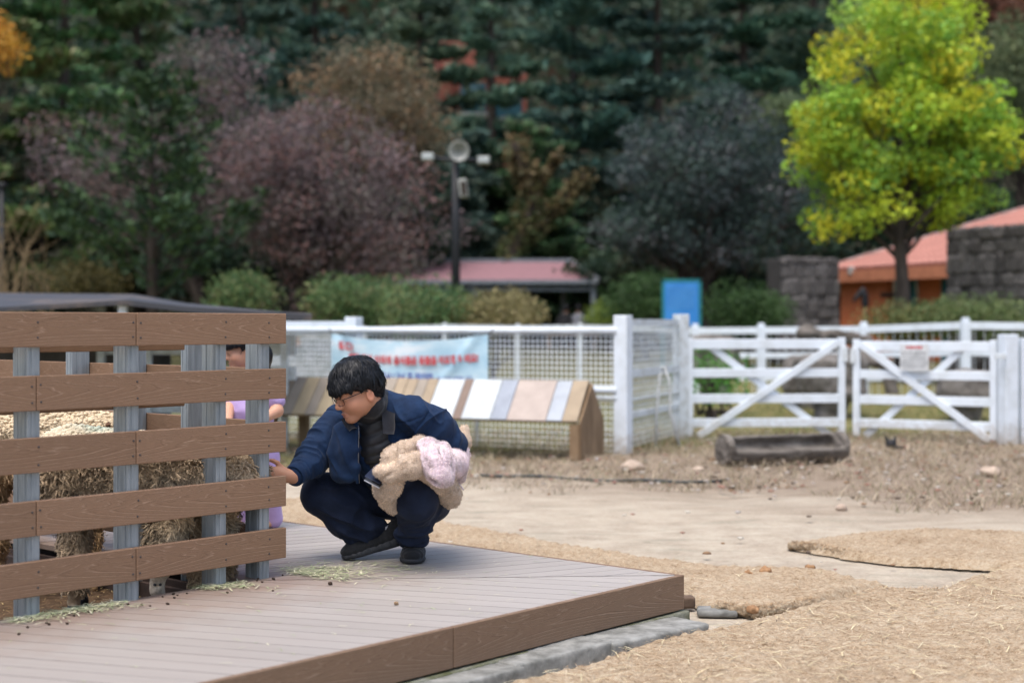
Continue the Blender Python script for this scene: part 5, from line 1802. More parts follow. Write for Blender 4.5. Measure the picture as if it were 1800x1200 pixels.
REDT = MAT('red_print', (0.60, 0.10, 0.11), None, 20, 0.6)
BLUT = MAT('blue_print', (0.09, 0.12, 0.40), None, 20, 0.6)
banner_text('잠깐!', 0.05, 0.15, 0.20, 0.085, REDT, 0.006)
banner_text('체험 먹이 이외의 음식물은 동물을 아프게 하여요!', 0.12, 0.945, 0.37, 0.095, REDT, 0.005)
banner_text('는', 0.25, 0.285, 0.50, 0.07, BLUT, 0.004)
banner_text('동물에게 체험장에서 나눠 준 먹이만', 0.05, 0.665, 0.655, 0.11, BLUT, 0.004)
banner_text('주시기 바랍니다.', 0.69, 0.915, 0.655, 0.07, BLUT, 0.002)

# ------------------------------------------------------------------ decking sample stand
TR, TL = fpt(1016, 13.32, 0), fpt(470, 14.45, 0)
td = unit(TR - TL); tn = np.array([td[1], -td[0], 0])           # tn to camera
stand = thing('sample_stand', 'sloping display stand covered in decking board samples', 'display stand', (TL + TR) / 2)
zb, zt_, dp = 0.335, 0.685, 0.34
LT = np.linalg.norm(TR - TL)
tan_w = lambda nm, c: MAT(nm, c, tuple(x * .82 for x in c), 6, 0.7, 0.25, 60, stretch=(1, 1, 1))
SW = {'tan': tan_w('tan_sample', (0.33, 0.26, 0.18)), 'honey': tan_w('honey_sample', (0.41, 0.33, 0.215)), 'grey': tan_w('grey_sample', (0.29, 0.25, 0.205)), 'brown': tan_w('brown_sample', (0.205, 0.15, 0.12)),
      'white': tan_w('white_sample', (0.50, 0.535, 0.55)), 'blue': tan_w('blue_grey_sample', (0.30, 0.33, 0.38)), 'pink': tan_w('pinkish_sample', (0.405, 0.34, 0.30)), 'pale': tan_w('pale_grey_sample', (0.37, 0.40, 0.44))}
seq = [('tan', .0, .045), ('grey', .045, .085), ('honey', .085, .13), ('grey', .13, .165), ('honey', .165, .21), ('tan', .21, .25), ('grey', .25, .29), ('tan', .29, .325), ('honey', .325, .36), ('grey', .36, .395), ('tan', .395, .43), ('tan', .43, .463), ('grey', .463, .497), ('tan', .497, .53), ('white', .53, .615), ('brown', .615, .643), ('white', .643, .735), ('blue', .735, .785), ('pink', .785, .905), ('pale', .905, .953), ('tan', .953, 1.0)]
sl_up = unit(-tn * dp + ZUP * (zt_ - zb)); sl_n = np.cross(td, sl_up); sl_n = sl_n if sl_n @ tn > 0 else -sl_n
SLL = math.hypot(dp, zt_ - zb)
for k_, a, b in seq:
    ctr = TL + td * LT * (a + b) / 2 + ZUP * zb + sl_up * SLL / 2 + sl_n * (0.018 + RNG.uniform(0, .004))
    MB().box(ctr, (LT * (b - a) - 0.006, SLL + RNG.uniform(-.012, .012), 0.02), td, sl_up, sl_n, 0.002).build('sample_board', SW[k_], stand)
ctr = TL + td * LT / 2 + ZUP * zb + sl_up * SLL / 2
FRAMEW = MAT('weathered_tan_timber', (0.27, 0.185, 0.11), (0.16, 0.105, 0.06), 5, 0.85, 0.4, 40, stretch=(1, 1, 0.4))
MB().box(ctr, (LT - 0.01, SLL - 0.01, 0.014), td, sl_up, sl_n).build('backing', FRAMEW, stand)
rs_up = unit(tn * dp + ZUP * (zt_ - zb)); rs_n = np.cross(td, rs_up)
MB().box(ctr - tn * (dp + 0.02), (LT - 0.01, SLL - 0.01, 0.02), td, rs_up, rs_n).build('rear_slope', FRAMEW, stand)
for e in (0.012, 0.5, 0.99):
    b0 = TL + td * LT * e
    MB().bar(b0 - tn * 0.03, b0 - tn * 0.03 + ZUP * (zb - 0.012), 0.09, 0.09, tn).build('leg', FRAMEW, stand)
    MB().bar(b0 - tn * (2 * dp - 0.01), b0 - tn * (2 * dp - 0.01) + ZUP * (zb - 0.012), 0.09, 0.09, tn).build('leg', FRAMEW, stand)
# boarded gable end
ge = TR + td * 0.008
w_ = (2 * dp + 0.02) / 5
for j in range(5):
    a0, a1 = j * w_ + 0.002, (j + 1) * w_ - 0.002
    hz_ = lambda q: zb + (zt_ - zb) * (1 - abs(q - dp) / (dp + 0.02)) - 0.008
    pl_ = [ge - tn * a0, ge - tn * a1, ge - tn * a1 + ZUP * hz_(a1)] + ([ge - tn * dp + ZUP * hz_(dp)] if a0 < dp < a1 else []) + [ge - tn * a0 + ZUP * hz_(a0)]
    MB().prism(pl_, td * 0.02).build('end_board', FRAMEW, stand, fix=True)

# ------------------------------------------------------------------ return fence and gate
GL, GM1, GM2, GR = fpt(1207, 15.9, 0), fpt(1489, 16.0, 0), fpt(1496, 15.98, 0), fpt(1752, 15.3, 0)
rf = thing('return_fence', 'short weathered white mesh fence between tall post and gate', 'fence', GL)
ra, rb = FR + np.array([0.05, 0.12, 0]), GL + np.array([-0.10, -0.05, 0])
square_post(rf, GL + np.array([-0.06, 0, 0]), 0.13, 1.33, fang + 1, WHITEOLD)
for z_, h_ in ((1.24, 0.07), (0.75, 0.08), (0.35, 0.06), (0.50, 0.02)):
    MB().bar(ra + [0, 0, z_], rb + [0, 0, z_], 0.03, h_).build('rail', WHITEOLD, rf)
wire_mesh(rf, ra, rb, 0.05, 1.2, 0.055, 0.004, WHITEOLD)
hose = thing('hose', 'loop of pale hose hanging on the return fence', 'hose', ra + (rb - ra) * 0.45)
hq = ra + (rb - ra) * 0.42 + np.array([0.06, -0.08, 0])
MB().tube([hq + [-0.02, -.05, 0.02], hq + [0.0, 0, 0.4], hq + [0.03, 0, 0.72], hq + [0.08, 0, 0.80], hq + [0.13, 0, 0.62], hq + [0.13, 0, 0.35], hq + [0.22, -.05, 0.02]], 0.013, 8).build('hose_loop', MAT('pale_hose', (0.55, 0.57, 0.57), None, 20, 0.5), hose, True)
MB().box(hq + [0.06, 0.03, 0.79], (0.05, 0.06, 0.03), ch=0.006).build('hook', WHITEOLD, hose)


def gate(label, A, B, h, diag, grp):
    g = thing('field_gate', label, 'gate', (A + B) / 2, grp)
    d = unit(B - A); n = np.array([d[1], -d[0], 0])
    L = np.linalg.norm(B - A)
    for q in (A + d * 0.03, B - d * 0.03):
        MB().bar(q + [0, 0, 0.02], q + [0, 0, h + 0.02], 0.07, 0.06, n, 0.004).build('stile', WHITE, g)
    for z_, hh in ((h - 0.05, 0.105), (h * 0.66, 0.095), (h * 0.40, 0.095), (h * 0.155, 0.095)):
        MB().bar(A + d * 0.065 + [0, 0, z_], B - d * 0.065 + [0, 0, z_], 0.03, hh, (0, 0, 1), 0.004).build('rail', WHITE, g)
    lo_, hi_ = [0, 0, 0.02], [0, 0, h - 0.03]
    P0, P1 = (A + d * 0.12 + lo_, B - d * 0.08 + hi_), (A + d * 0.2 + hi_, B - d * 0.15 + lo_)
    if diag < 0: P0, P1 = (A + d * 0.08 + hi_, B - d * 0.06 + lo_), (A + d * 0.12 + lo_, B - d * 0.3 + hi_)
    MB().bar(P0[0] + n * 0.032, P0[1] + n * 0.032, 0.028, 0.075, (0, 0, 1), 0.003).build('brace', WHITE, g)
    MB().bar(P1[0] - n * 0.032, P1[1] - n * 0.032, 0.028, 0.075, (0, 0, 1), 0.003).build('brace', WHITE, g)
    MB().box((A if diag < 0 else B) + [0, 0, h - 0.16] + n * 0.04, (0.05, 0.02, 0.16), d, n, ZUP, 0.004).build('latch', WHITEOLD, g)
    return g


gate('left leaf of the white field gate, behind the log trough', GL, GM1 - np.array([0.03, 0, 0]), 1.06, 1, 'white field gate leaves')
gate('right leaf of the white field gate, with a notice on it', GM2 + np.array([0.03, 0, 0]), GR, 1.04, -1, 'white field gate leaves')
gp = thing('gate_post', 'thick white gate post at the right end of the gate', 'post', fpt(1769, 15.2, 0), 'white gate posts')
square_post(gp, fpt(1772, 15.2, 0), 0.15, 1.12, 0.3, None, 0.0, 'shaft')
MB().box(fpt(1758, 15.1, 0.9), (0.12, 0.02, 0.05), ch=.003).build('hinge', WHITEOLD, gp)
gp = thing('gate_post', 'second white post at the right frame edge, beside the gate post', 'post', fpt(1797, 15.25, 0), 'white gate posts')
square_post(gp, fpt(1799, 15.25, 0), 0.13, 1.08, 0.3, None, 0.0, 'shaft')
MB().bar(fpt(1806, 15.25, 0.9), fpt(2000, 15.0, 0.9), 0.03, 0.1).build('rail', WHITE, gp)
MB().bar(fpt(1806, 15.25, 0.5), fpt(2000, 15.0, 0.5), 0.03, 0.1).build('rail', WHITE, gp)
# notice on the right leaf (blurred beyond reading in the photo: only the lines of print show)
gd = unit(GR - GM2); gn = np.array([gd[1], -gd[0], 0])
nc = GM2 + (GR - GM2) * 0.455 + gn * 0.07 + [0, 0, 0.875]
nb_ = thing('gate_notice', 'small white notice with red heading fixed to the gate', 'notice', nc)
MB().box(nc, (0.30, 0.008, 0.285), gd, gn, ZUP, 0.002).build('board', MAT('white_board', (0.62, 0.64, 0.65), None, 9, 0.5), nb_)
rg = np.random.default_rng(4)
for j, (z_, mtl, hh, span) in enumerate(((0.105, REDT, 0.03, 0.17), (0.05, BLACK, 0.012, 0.22), (0.02, BLACK, 0.012, 0.24), (-0.01, BLACK, 0.012, 0.2), (-0.04, BLACK, 0.012, 0.24), (-0.075, BLACK, 0.012, 0.23), (-0.105, BLACK, 0.012, 0.2))):
    x_ = -span / 2 + (0 if j == 0 else -0.02 * rg.random()); ln_ = MB()
    while x_ < span / 2:
        w_ = rg.uniform(0.008, 0.02) if j else 0.026
        ln_.box(nc + gd * (x_ + w_ / 2) + gn * 0.006 + [0, 0, z_], (w_, 0.002, hh * rg.uniform(.7, 1)), gd, gn, ZUP)
        x_ += w_ + rg.uniform(0.006, 0.016)
    ln_.build('print_line', mtl, nb_)

# log trough
LOGM = MAT('weathered_log', (0.19, 0.17, 0.15), (0.075, 0.064, 0.054), 7, 0.9, 0.7, 30, stretch=(0.4, 1, 1), dist=0.01)
t0, t1 = fpt(1273, 12.95, 0.125), fpt(1478, 13.45, 0.122)
ax = unit(t1 - t0); pn = unit(np.cross(ZUP, ax))
ts = SDF(np.minimum(t0, t1) - 0.25, np.maximum(t0, t1) + 0.25, 0.011)
ts.cap(t0, t1, 0.138, 0.130, 0.01)
for q, sgn in ((t0 - ax * 0.10, -1), (t1 + ax * 0.10, 1)):
    ts.box(q + ax * sgn * 0.02, (0.1, 0.3, 0.3), np.stack([ax, pn, ZUP]), 0.002, 0.004, 's')
upt = unit(ZUP * 0.82 - pn * 0.57); sdt = np.cross(upt, ax)
ts.box((t0 + t1) / 2 + upt * 0.13, (np.linalg.norm(t1 - t0) / 2 - 0.06, 0.092, 0.17), np.stack([ax, sdt, upt]), 0.04, 0.01, 's')
ts.box((t0 + t1) / 2 + upt * 0.19, (np.linalg.norm(t1 - t0) / 2 - 0.045, 0.2, 0.13), np.stack([ax, sdt, upt]), 0.01, 0.01, 's')
tag(ts.build('log_trough', LOGM, None, lambda V, n: 0.005 * vnoise(V * np.array([6, 25, 25]), 2) + 0.004 * vnoise(V * 30, 4)), 'hollowed grey log trough lying in front of the gate', 'trough')

# boulders and old logs behind the gate
STONEM = MAT('grey_boulder', (0.20, 0.185, 0.17), (0.085, 0.075, 0.065), 5, 0.95, 0.7, 22, dist=0.02)
for px, py, d, r, lb in ((1256, 620, 20.0, (0.33, 0.3, 0.28), 'dark boulder behind the left gate leaf'), (1460, 655, 19.5, (0.42, 0.35, 0.27), 'pale grey boulder behind the middle of the gate'), (1700, 672, 19.0, (0.38, 0.3, 0.20), 'low boulder behind the right gate leaf'), (1420, 655, 21.0, (0.35, 0.3, 0.26), 'brown boulder beneath the old log')):
    c = P(px, py, d); c[2] = max(c[2] - 0.05, r[2] * 0.6)
    s = SDF(c - 0.6, c + 0.6, 0.03); s.box(c, r, None, 0.12, 0.02)
    s.cap(c * [1, 1, 0] + [0, 0, 0], c, 0.2, 0.2, 0.1)
    tag(s.build('boulder', STONEM, None, lambda V, n: 0.05 * vnoise(V * 4, int(px)) + 0.02 * vnoise(V * 12, 3)), lb, 'boulder', 'boulders behind the gate')
ol = SDF(P(1370, 640, 20.2), P(1560, 540, 21.4), 0.02)
ol.n = ol.n
a_, b_ = P(1422, 588, 20.6), P(1525, 598, 20.8)
ol = SDF(np.minimum(a_, b_) - 0.4, np.maximum(a_, b_) + 0.4, 0.022)
ol.cap(a_, b_, 0.105, 0.08, 0.02); ol.ell(a_ + [-0.02, 0, 0.02], (0.14, 0.12, 0.12), None, 0.05)
tag(ol.build('fallen_log', LOGM, None, lambda V, n: 0.03 * vnoise(V * 9, 3)), 'gnarled old log resting on boulders behind the gate', 'log')
a_, b_ = P(1500, 622, 19.8), P(1560, 640, 19.5)
ol = SDF(np.minimum(a_, b_) - 0.4, np.maximum(a_, b_) + 0.4, 0.022)
ol.cap(a_, b_, 0.10, 0.08, 0.02); ol.cap(b_, [b_[0] + .1, b_[1], 0.0], 0.08, 0.1, 0.04); ol.cap(a_, [a_[0], a_[1], 0.0], 0.1, 0.12, 0.05)
tag(ol.build('tree_stump', LOGM, None, lambda V, n: 0.025 * vnoise(V * 9, 5)), 'dark bent stump wood behind the gate latch', 'stump')

# hose on the ground, rocks in the grass
tag(MB().tube([G(x, y) + [0, 0, 0.012] for x, y in ((845, 838), (890, 840), (940, 839), (990, 843), (1040, 847), (1080, 848), (1130, 846), (1200, 850), (1270, 848))], 0.013, 8).build('ground_hose', MAT('dark_hose', (0.03, 0.04, 0.045), None, 20, 0.5), None, True), 'thin dark hose snaking across the pale sand', 'hose')
CROW = MAT('black_plastic', (0.012, 0.012, 0.014), None, 20, 0.6)
c = G(1566, 790)
s = SDF(c - 0.2, c + 0.25, 0.008); s.ell(c + [0, 0, 0.05], (0.05, 0.05, 0.05)); s.chain([c + [-.03, 0, .07], c + [-.05, 0, .13]], [0.02, 0.012]); s.chain([c + [.03, 0, .07], c + [.045, 0, .12]], [0.02, 0.012]); s.cap(c + [0.03, 0, .02], c + [0.13, 0, .02], 0.02, 0.012)
tag(s.build('plastic_scrap', CROW), 'small crumpled black plastic scrap in the dry grass', 'scrap')
ROCK = MAT('pale_rock', (0.46, 0.37, 0.29), (0.3, 0.23, 0.18), 12, 0.95, 0.5, 40)
for px, py, r, lb in ((1112, 826, .085, 'pale tan rock in the grass near the tall white post'), (1226, 828, .05, 'small pale stone left of the log trough'), (1740, 834, .07, 'flat pale stone in the dry grass at right'), (1478, 896, .035, 'pale stone on the sand below the dry grass')):
    c = G(px, py)
    s = SDF(c - 0.16, c + 0.16, 0.01); s.ell(c + [0, 0, r * .35], (r * 1.2, r, r * .6), None)
    tag(s.build('rock', ROCK, None, lambda V, n: 0.015 * vnoise(V * 16, int(px))), lb, 'rock', 'loose pale stones')

# ------------------------------------------------------------------ far paddock fence
far = thing('paddock_fence', 'long white paddock fence running behind the gate', 'fence', P(1338, 590, 22) * [1, 1, 0])
fps = [(640, 25.0, 578), (782, 24.6, 572), (910, 24.2, 574), (1020, 23.8, 573), (1100, 23.4, 574), (1222, 23.0, 578), (1338, 22.5, 577), (1518, 21.8, 575), (1697, 20.6, 568), (1850, 20.0, 570)]
pr = None
for px, d, py in fps:
    b0 = P(px, py, d); base = np.array([b0[0], d, float(hgt(0, d))])
    square_post(far, base, 0.12 if px > 1200 else 0.07, b0[2] - base[2] + 0.03, 0.1, WHITE if px > 1200 else WHITEOLD, 0.05 if px > 1200 else 0.02)
    if pr is not None:
        for dz in ((0.0, 0.38, 0.72) if px > 1230 else (0.0,)):
            MB().bar(pr - [0, 0, 0.03 + dz], b0 - [0, 0, 0.03 + dz], 0.05, 0.10 if dz == 0 else 0.08).build('rail', WHITE if px > 1230 else WHITEOLD, far)
        wm = MB()
        nn_ = int(np.linalg.norm(b0 - pr) / 0.12)
        for i in range(1, nn_):
            q = pr + (b0 - pr) * i / nn_
            wm.tube([q - [0, 0, 0.1], q - [0, 0, 1.0]], 0.005, 3, False)
        if px > 1230: wm.build('wire_mesh', WHITEOLD, far)['kind'] = 'stuff'
    pr = b0

# ------------------------------------------------------------------ low shed with dark sheeted roof at left
shed = thing('low_shed', 'low animal shed with a dark patched sheet roof behind the pen', 'shed', P(200, 640, 14))
TARP = MAT('dark_roof_sheet', (0.045, 0.047, 0.055), (0.16, 0.12, 0.095), 1.6, 0.6, 0.4, 20, lo=0.5, hi=0.72)
MB().prism([P(-160, 513, 15.4), P(238, 517, 15.4), P(226, 527, 13.2), P(-160, 549, 13.2)], (0, 0, -0.04)).build('roof', TARP, shed, fix=True)
MB().prism([P(236, 517, 15.4), P(330, 533, 15.2), P(430, 545, 15.0), P(548, 551, 14.8), P(548, 553, 13.2), P(430, 549, 13.2), P(330, 539, 13.2), P(226, 527, 13.2)], (0, 0, -0.05)).build('roof', TARP, shed, fix=True)
for px in (-20, 216):
    q = P(px, 545 if px != 216 else 530, 13.3)
    MB().bar(q * [1, 1, 0], q - [0, 0, 0.04], 0.07, 0.07).build('post', WHITEOLD if px == 216 else FRAMEW, shed)
q0, q1 = P(-160, 560, 15.3) * [1, 1, 0], P(300, 560, 15.3) * [1, 1, 0]
MB().bar(q0 + [0, 0, 0.62], q1 + [0, 0, 0.62], 0.04, 1.24).build('rear_wall', MAT('shed_dark_interior', (0.05, 0.045, 0.04), (0.09, 0.08, 0.075), 4, 0.9), shed)  # panel coloured dark to stand in for the shade inside the shed
wb = thing('white_board_fence', 'white boarded fence with small openings seen through the pen', 'fence', P(330, 640, 14.5) * [1, 1, 0])
for j, z_ in enumerate((1.02, 0.74, 0.4)):
    MB().bar(P(175, 600, 15.0) * [1, 1, 0] + [0, 0, z_], P(520, 600, 14.6) * [1, 1, 0] + [0, 0, z_], 0.03, 0.13 if j else 0.2).build('board', WHITEOLD, wb)
for px in (178, 260, 330, 352, 420, 500):
    q = P(px, 600, 14.95 - (px - 175) / 345 * 0.4) * [1, 1, 0]
    MB().bar(q, q + [0, 0, 1.12], 0.07, 0.07).build('post', WHITEOLD, wb)

# ------------------------------------------------------------------ lamp pole
pole = thing('lamp_pole', 'black pole with white horn speaker and two floodlights', 'pole', P(800, 640, 29) * [1, 1, 0])
dL = 29.0
b0 = P(801, 560, dL); b0[2] = hgt(0, dL) - 0.05
MB().tube([b0, P(801, 420, dL), P(800, 275, dL)], [0.095, 0.085, 0.07], 12).build('shaft', BLACK, pole, True)
LAMPW = MAT('white_lamp_housing', (0.33, 0.34, 0.32), (0.24, 0.25, 0.23), 8, 0.4)
LAMPG = MAT('lamp_glass', (0.42, 0.46, 0.46), None, 8, 0.2, spec=0.5)
MB().tube([P(745, 278, dL), P(860, 283, dL)], 0.04, 8).build('crossarm', BLACK, pole, True)
for px, py in ((752, 276), (850, 282)):
    q = P(px, py, dL - 0.15)
    MB().box(q, (0.24, 0.2, 0.15), ch=0.02).build('floodlight', LAMPW, pole)
    MB().box(q + [0, -0.104, 0], (0.2, 0.01, 0.10), ch=0.004).build('lens', LAMPG, pole)
MB().lathe(P(807, 266, dL - 0.2), (0.12, -1, -0.12), [(-0.34, 0.05), (-0.28, 0.06), (-0.12, 0.10), (-0.03, 0.17), (0.0, 0.205), (-0.004, 0.185), (-0.10, 0.10), (-0.16, 0.04)], 20).build('horn_speaker', LAMPW, pole, True)
MB().box(P(814, 331, dL - 0.12), (0.17, 0.18, 0.36), unit((1, 0, 0.12)), (0, 1, 0), unit((-0.12, 0, 1)), 0.02).build('speaker_box', LAMPW, pole)
MB().box(P(815, 331, dL - 0.215), (0.11, 0.01, 0.27), unit((1, 0, 0.12)), (0, 1, 0), unit((-0.12, 0, 1)), 0.004).build('grille', BARK, pole)
pl2 = thing('lamp_pole', 'thin grey pole at the left frame edge', 'pole', P(3, 640, 30) * [1, 1, 0])
MB().tube([P(3, 640, 30) * [1, 1, 0], P(3, 328, 30)], 0.05, 8).build('shaft', BLACK, pl2, True)
MB().box(P(4, 326, 30), (0.16, 0.16, 0.10), ch=.02).build('cap', BLACK, pl2)

# ------------------------------------------------------------------ picnic pavilion
pav = thing('pavilion', 'open picnic pavilion with a mauve red roof', 'pavilion', P(900, 600, 45) * [1, 1, 0])
dP = 45.0
ROOFR = MAT('mauve_roof', (0.25, 0.135, 0.15), (0.21, 0.115, 0.13), 5, 0.6, 0.2, 60)
GREYP = MAT('grey_steel_frame', (0.20, 0.23, 0.26), None, 6, 0.5)
rz = [P(690, 460, dP + 1.6), P(1002, 460, dP + 1.6), P(1050, 492, dP - 0.6), P(690, 493, dP - 0.6)]
MB().prism(rz, (0, 0, -0.08)).build('roof', ROOFR, pav, fix=True)
MB().bar(rz[3] + [0, -0.04, -0.05], rz[2] + [0, -0.04, -0.05], 0.06, 0.12).build('fascia', GREYP, pav)
MB().bar(rz[1] + [0.02, 0, 0.02], rz[2] + [0.02, 0, 0.0], 0.10, 0.14).build('verge', MAT('pale_grey_trim', (0.42, 0.46, 0.5), None, 6, 0.5), pav)
MB().bar(rz[0] + [0, 0, 0.04], rz[1] + [0, 0, 0.04], 0.12, 0.10).build('ridge_cap', GREYP, pav)
for px, dd in ((832, -0.4), (1043, -0.4), (990, 1.4), (740, 1.4)):
    q = P(px, 500, dP + dd)
    MB().bar([q[0], q[1], 0.3], q, 0.16, 0.16).build('post', GREYP, pav)
MB().bar(P(760, 508, dP - 0.4), P(1043, 508, dP - 0.4), 0.08, 0.12).build('beam', GREYP, pav)
bn = thing('park_bench', 'bench under the pavilion with two people on it', 'bench', P(1010, 600, 44.6) * [1, 1, 0])
gz = float(hgt(0, 44.6))
q = P(1005, 560, 44.6)
MB().box([q[0], 44.6, gz + 0.44], (1.6, 0.4, 0.06), ch=.01).build('seat', FRAMEW, bn)
for dx in (-0.7, 0.7):
    MB().box([q[0] + dx, 44.6, gz + 0.2], (0.08, 0.34, 0.44), ch=.01).build('leg', FRAMEW, bn)


def sitter(label, px, shirt, tilt, gz=gz):
    x0 = (px - 900) / FPX * 44.6
    r_ = thing('person', label, 'person', (x0, 44.6, gz))
    s = SDF((x0 - 0.5, 44.0, gz - 0.05), (x0 + 0.5, 45.3, gz + 1.5), 0.02)
    s.ell((x0 + tilt, 44.62, gz + 1.20), (0.085, 0.10, 0.12)); s.cap((x0 + tilt, 44.62, gz + 1.1), (x0, 44.6, gz + 0.95), 0.05, 0.06)
    s.chain([(x0, 44.6, gz + .95), (x0, 44.6, gz + .7), (x0, 44.62, gz + .52)], [.13, .14, .15])
    for g in (-1, 1):
        s.chain([(x0 + g * .19, 44.6, gz + .93), (x0 + g * .24, 44.68, gz + .68), (x0 + g * .14, 44.9, gz + .62)], [.05, .045, .035])
        s.ell((x0 + g * .12, 44.94, gz + .62), (.035, .05, .03))
        s.chain([(x0 + g * .09, 44.62, gz + .52), (x0 + g * .11, 45.05, gz + .5), (x0 + g * .11, 45.05, gz + .08), (x0 + g * .11, 45.15, gz + .04)], [.08, .06, .045, .04])
    s.build('body', SKIN, r_, cols=lambda V: np.tile([0.45, 0.26, 0.18], (len(V), 1)))
    k = SDF((x0 - 0.5, 44.0, gz + .4), (x0 + 0.5, 45.3, gz + 1.1), 0.02)
    k.chain([(x0, 44.6, gz + .93), (x0, 44.6, gz + .7), (x0, 44.62, gz + .52)], [.15, .175, .18], .05)
    for g in (-1, 1):
        k.chain([(x0 + g * .17, 44.6, gz + .93), (x0 + g * .25, 44.68, gz + .68)], [.07, .06], .05)
    k.build('shirt', shirt, r_)
    h_ = SDF((x0 - 0.3, 44.3, gz + 1.0), (x0 + 0.3, 44.9, gz + 1.45), 0.015)
    h_.ell((x0 + tilt, 44.60, gz + 1.235), (0.105, 0.115, 0.115)); h_.box((x0 + tilt, 44.75, gz + 1.15), (.2, .1, .08), None, .01, .02, 's')
    h_.build('hair', HAIRM, r_)
    t_ = SDF((x0 - 0.5, 44.0, gz - .05), (x0 + 0.5, 45.3, gz + .7), 0.02)
    for g in (-1, 1):
        t_.chain([(x0 + g * .09, 44.62, gz + .52), (x0 + g * .11, 45.05, gz + .5), (x0 + g * .11, 45.05, gz + .14)], [.1, .08, .065])
    t_.build('trousers', JEANS, r_)


sitter('seated person in dark clothes under the pavilion, the left one', 994, KNIT, 0.02)
sitter('seated person in grey shirt seen from behind under the pavilion', 1017, MAT('grey_shirt', (0.21, 0.22, 0.25), None, 8, 0.9), -0.01)

# ------------------------------------------------------------------ blue sign board
bs = thing('sign_board', 'bright blue information board behind the tall white fence posts', 'sign', P(1198, 640, 31) * [1, 1, 0])
dS = 31.0
q = P(1198, 535, dS)
BLUEM = MAT('blue_sign_panel', (0.03, 0.20, 0.56), (0.045, 0.24, 0.60), 3, 0.5)
TEAL = MAT('teal_sign_frame', (0.02, 0.20, 0.22), None, 6, 0.5)
MB().box(q, (0.72, 0.05, 0.92), ch=.01).build('panel', BLUEM, bs)
for g in (-1, 1):
    MB().bar([q[0] + g * 0.39, dS, float(hgt(0, dS)) - .05], [q[0] + g * 0.39, dS, q[2] + 0.52], 0.05, 0.05).build('post', TEAL, bs)
MB().bar([q[0] - .41, dS, q[2] + .50], [q[0] + .41, dS, q[2] + .50], 0.05, 0.06).build('top_rail', TEAL, bs)
for j in range(9):
    ln_ = MB(); x_ = -0.29
    while x_ < 0.2 + 0.1 * rg.random():
        w_ = rg.uniform(.02, .05); ln_.box(q + [x_ + w_ / 2, -0.028, 0.36 - j * 0.055], (w_, .004, .018)); x_ += w_ + rg.uniform(.01, .02)
    ln_.build('print_line', MAT('pale_blue_print', (0.12, 0.34, 0.66), None, 8, 0.5) if j == 0 else bpy.data.materials['pale_blue_print'], bs)

# ------------------------------------------------------------------ terracotta-roofed building
bld = thing('stone_house', 'orange walled house with terracotta tile roof and rough stone walls', 'building', P(1600, 600, 38) * [1, 1, 0])
ORNG = MAT('orange_render', (0.52, 0.16, 0.065), (0.46, 0.135, 0.055), 4, 0.85, 0.2, 40)
TILE = MAT('terracotta_tile', (0.40, 0.185, 0.145), (0.31, 0.135, 0.105), 14, 0.75, 0.3, 30, objrand=0.18)
GLASS = MAT('dark_teal_glass', (0.015, 0.07, 0.10), (0.03, 0.11, 0.14), 3, 0.12, spec=0.6)
ea, eb = P(1440, 478, 40.5), P(1690, 455, 35.0); eb[2] = ea[2]
ed_ = unit(eb - ea); en = np.array([ed_[1], -ed_[0], 0]); en = en if en[1] < 0 else -en
eb = ea + ed_ * 9.5
ez = ea[2]
wall_off = -en * 0.9
z0 = 0.2
# tiles in courses on the sloping roof plane
rise, run = 1.75, 5.2
tile = MB()
prof = [(math.cos(a) * 0.12, math.sin(a) * 0.07) for a in np.linspace(0, math.pi, 6)]
for i in range(5):
    (x0, zz0), (x1, zz1) = prof[i], prof[i + 1]
    tile.add([(x0, 0, zz0 + .03), (x1, 0, zz1 + .03), (x1, 0.62, zz1), (x0, 0.62, zz0)], [(0, 1, 2, 3)])
for i in range(5):
    (x0, zz0), (x1, zz1) = prof[i], prof[i + 1]
    tile.add([(x0, 0, zz0 + .03), (x1, 0, zz1 + .03), (x1, 0, -0.01), (x0, 0, -0.01)], [(0, 1, 2, 3)])
tme = tile.mesh('roof_tile', True); tme.materials.append(TILE)
slope = unit(-en * run + ZUP * rise); snrm = np.cross(ed_, slope); snrm = snrm if snrm[2] > 0 else -snrm
base = MB().prism([ea, eb, eb - en * run + ZUP * rise, ea + ed_ * 2.6 - en * run + ZUP * rise], -snrm * 0.12).build('roof', TILE, bld, fix=True)
ncr = 10; SL = math.hypot(rise, run); cnt = 0
rows_v, rows_f = [], []
tv = np.array([v.co for v in tme.vertices]); tf = [tuple(p.vertices) for p in tme.polygons]
rest = MB()
for r_ in range(ncr):
    s0 = r_ * SL / ncr
    x_ = 2.6 * (s0 / SL) + 0.12
    while x_ < 9.4:
        p = ea + ed_ * x_ + slope * s0 + snrm * 0.012
        if cnt < 295:
            to = bpy.data.objects.new('roof_tile', tme)
            put(to, base, mat4(p, ed_, slope, snrm))
            cnt += 1
        else:
            M_ = np.stack([ed_, slope, snrm], 1)
            rest.add(p + tv @ M_.T, tf)
        x_ += 0.245
ro = rest.build('roof_tile', TILE, base, True); ro['kind'] = 'stuff'
MB().bar(ea + en * 0.02 - [0, 0, 0.16], eb + en * 0.02 - [0, 0, 0.16], 0.10, 0.30).build('eave_beam', MAT('orange_timber', (0.44, 0.17, 0.09), None, 5, 0.7), bld)
MB().bar(ea + [0, 0, 0.06], ea + ed_ * 2.6 - en * run + ZUP * (rise + 0.06), 0.2, 0.12).build('verge', MAT('pale_verge', (0.42, 0.36, 0.34), None, 5, 0.8), bld)
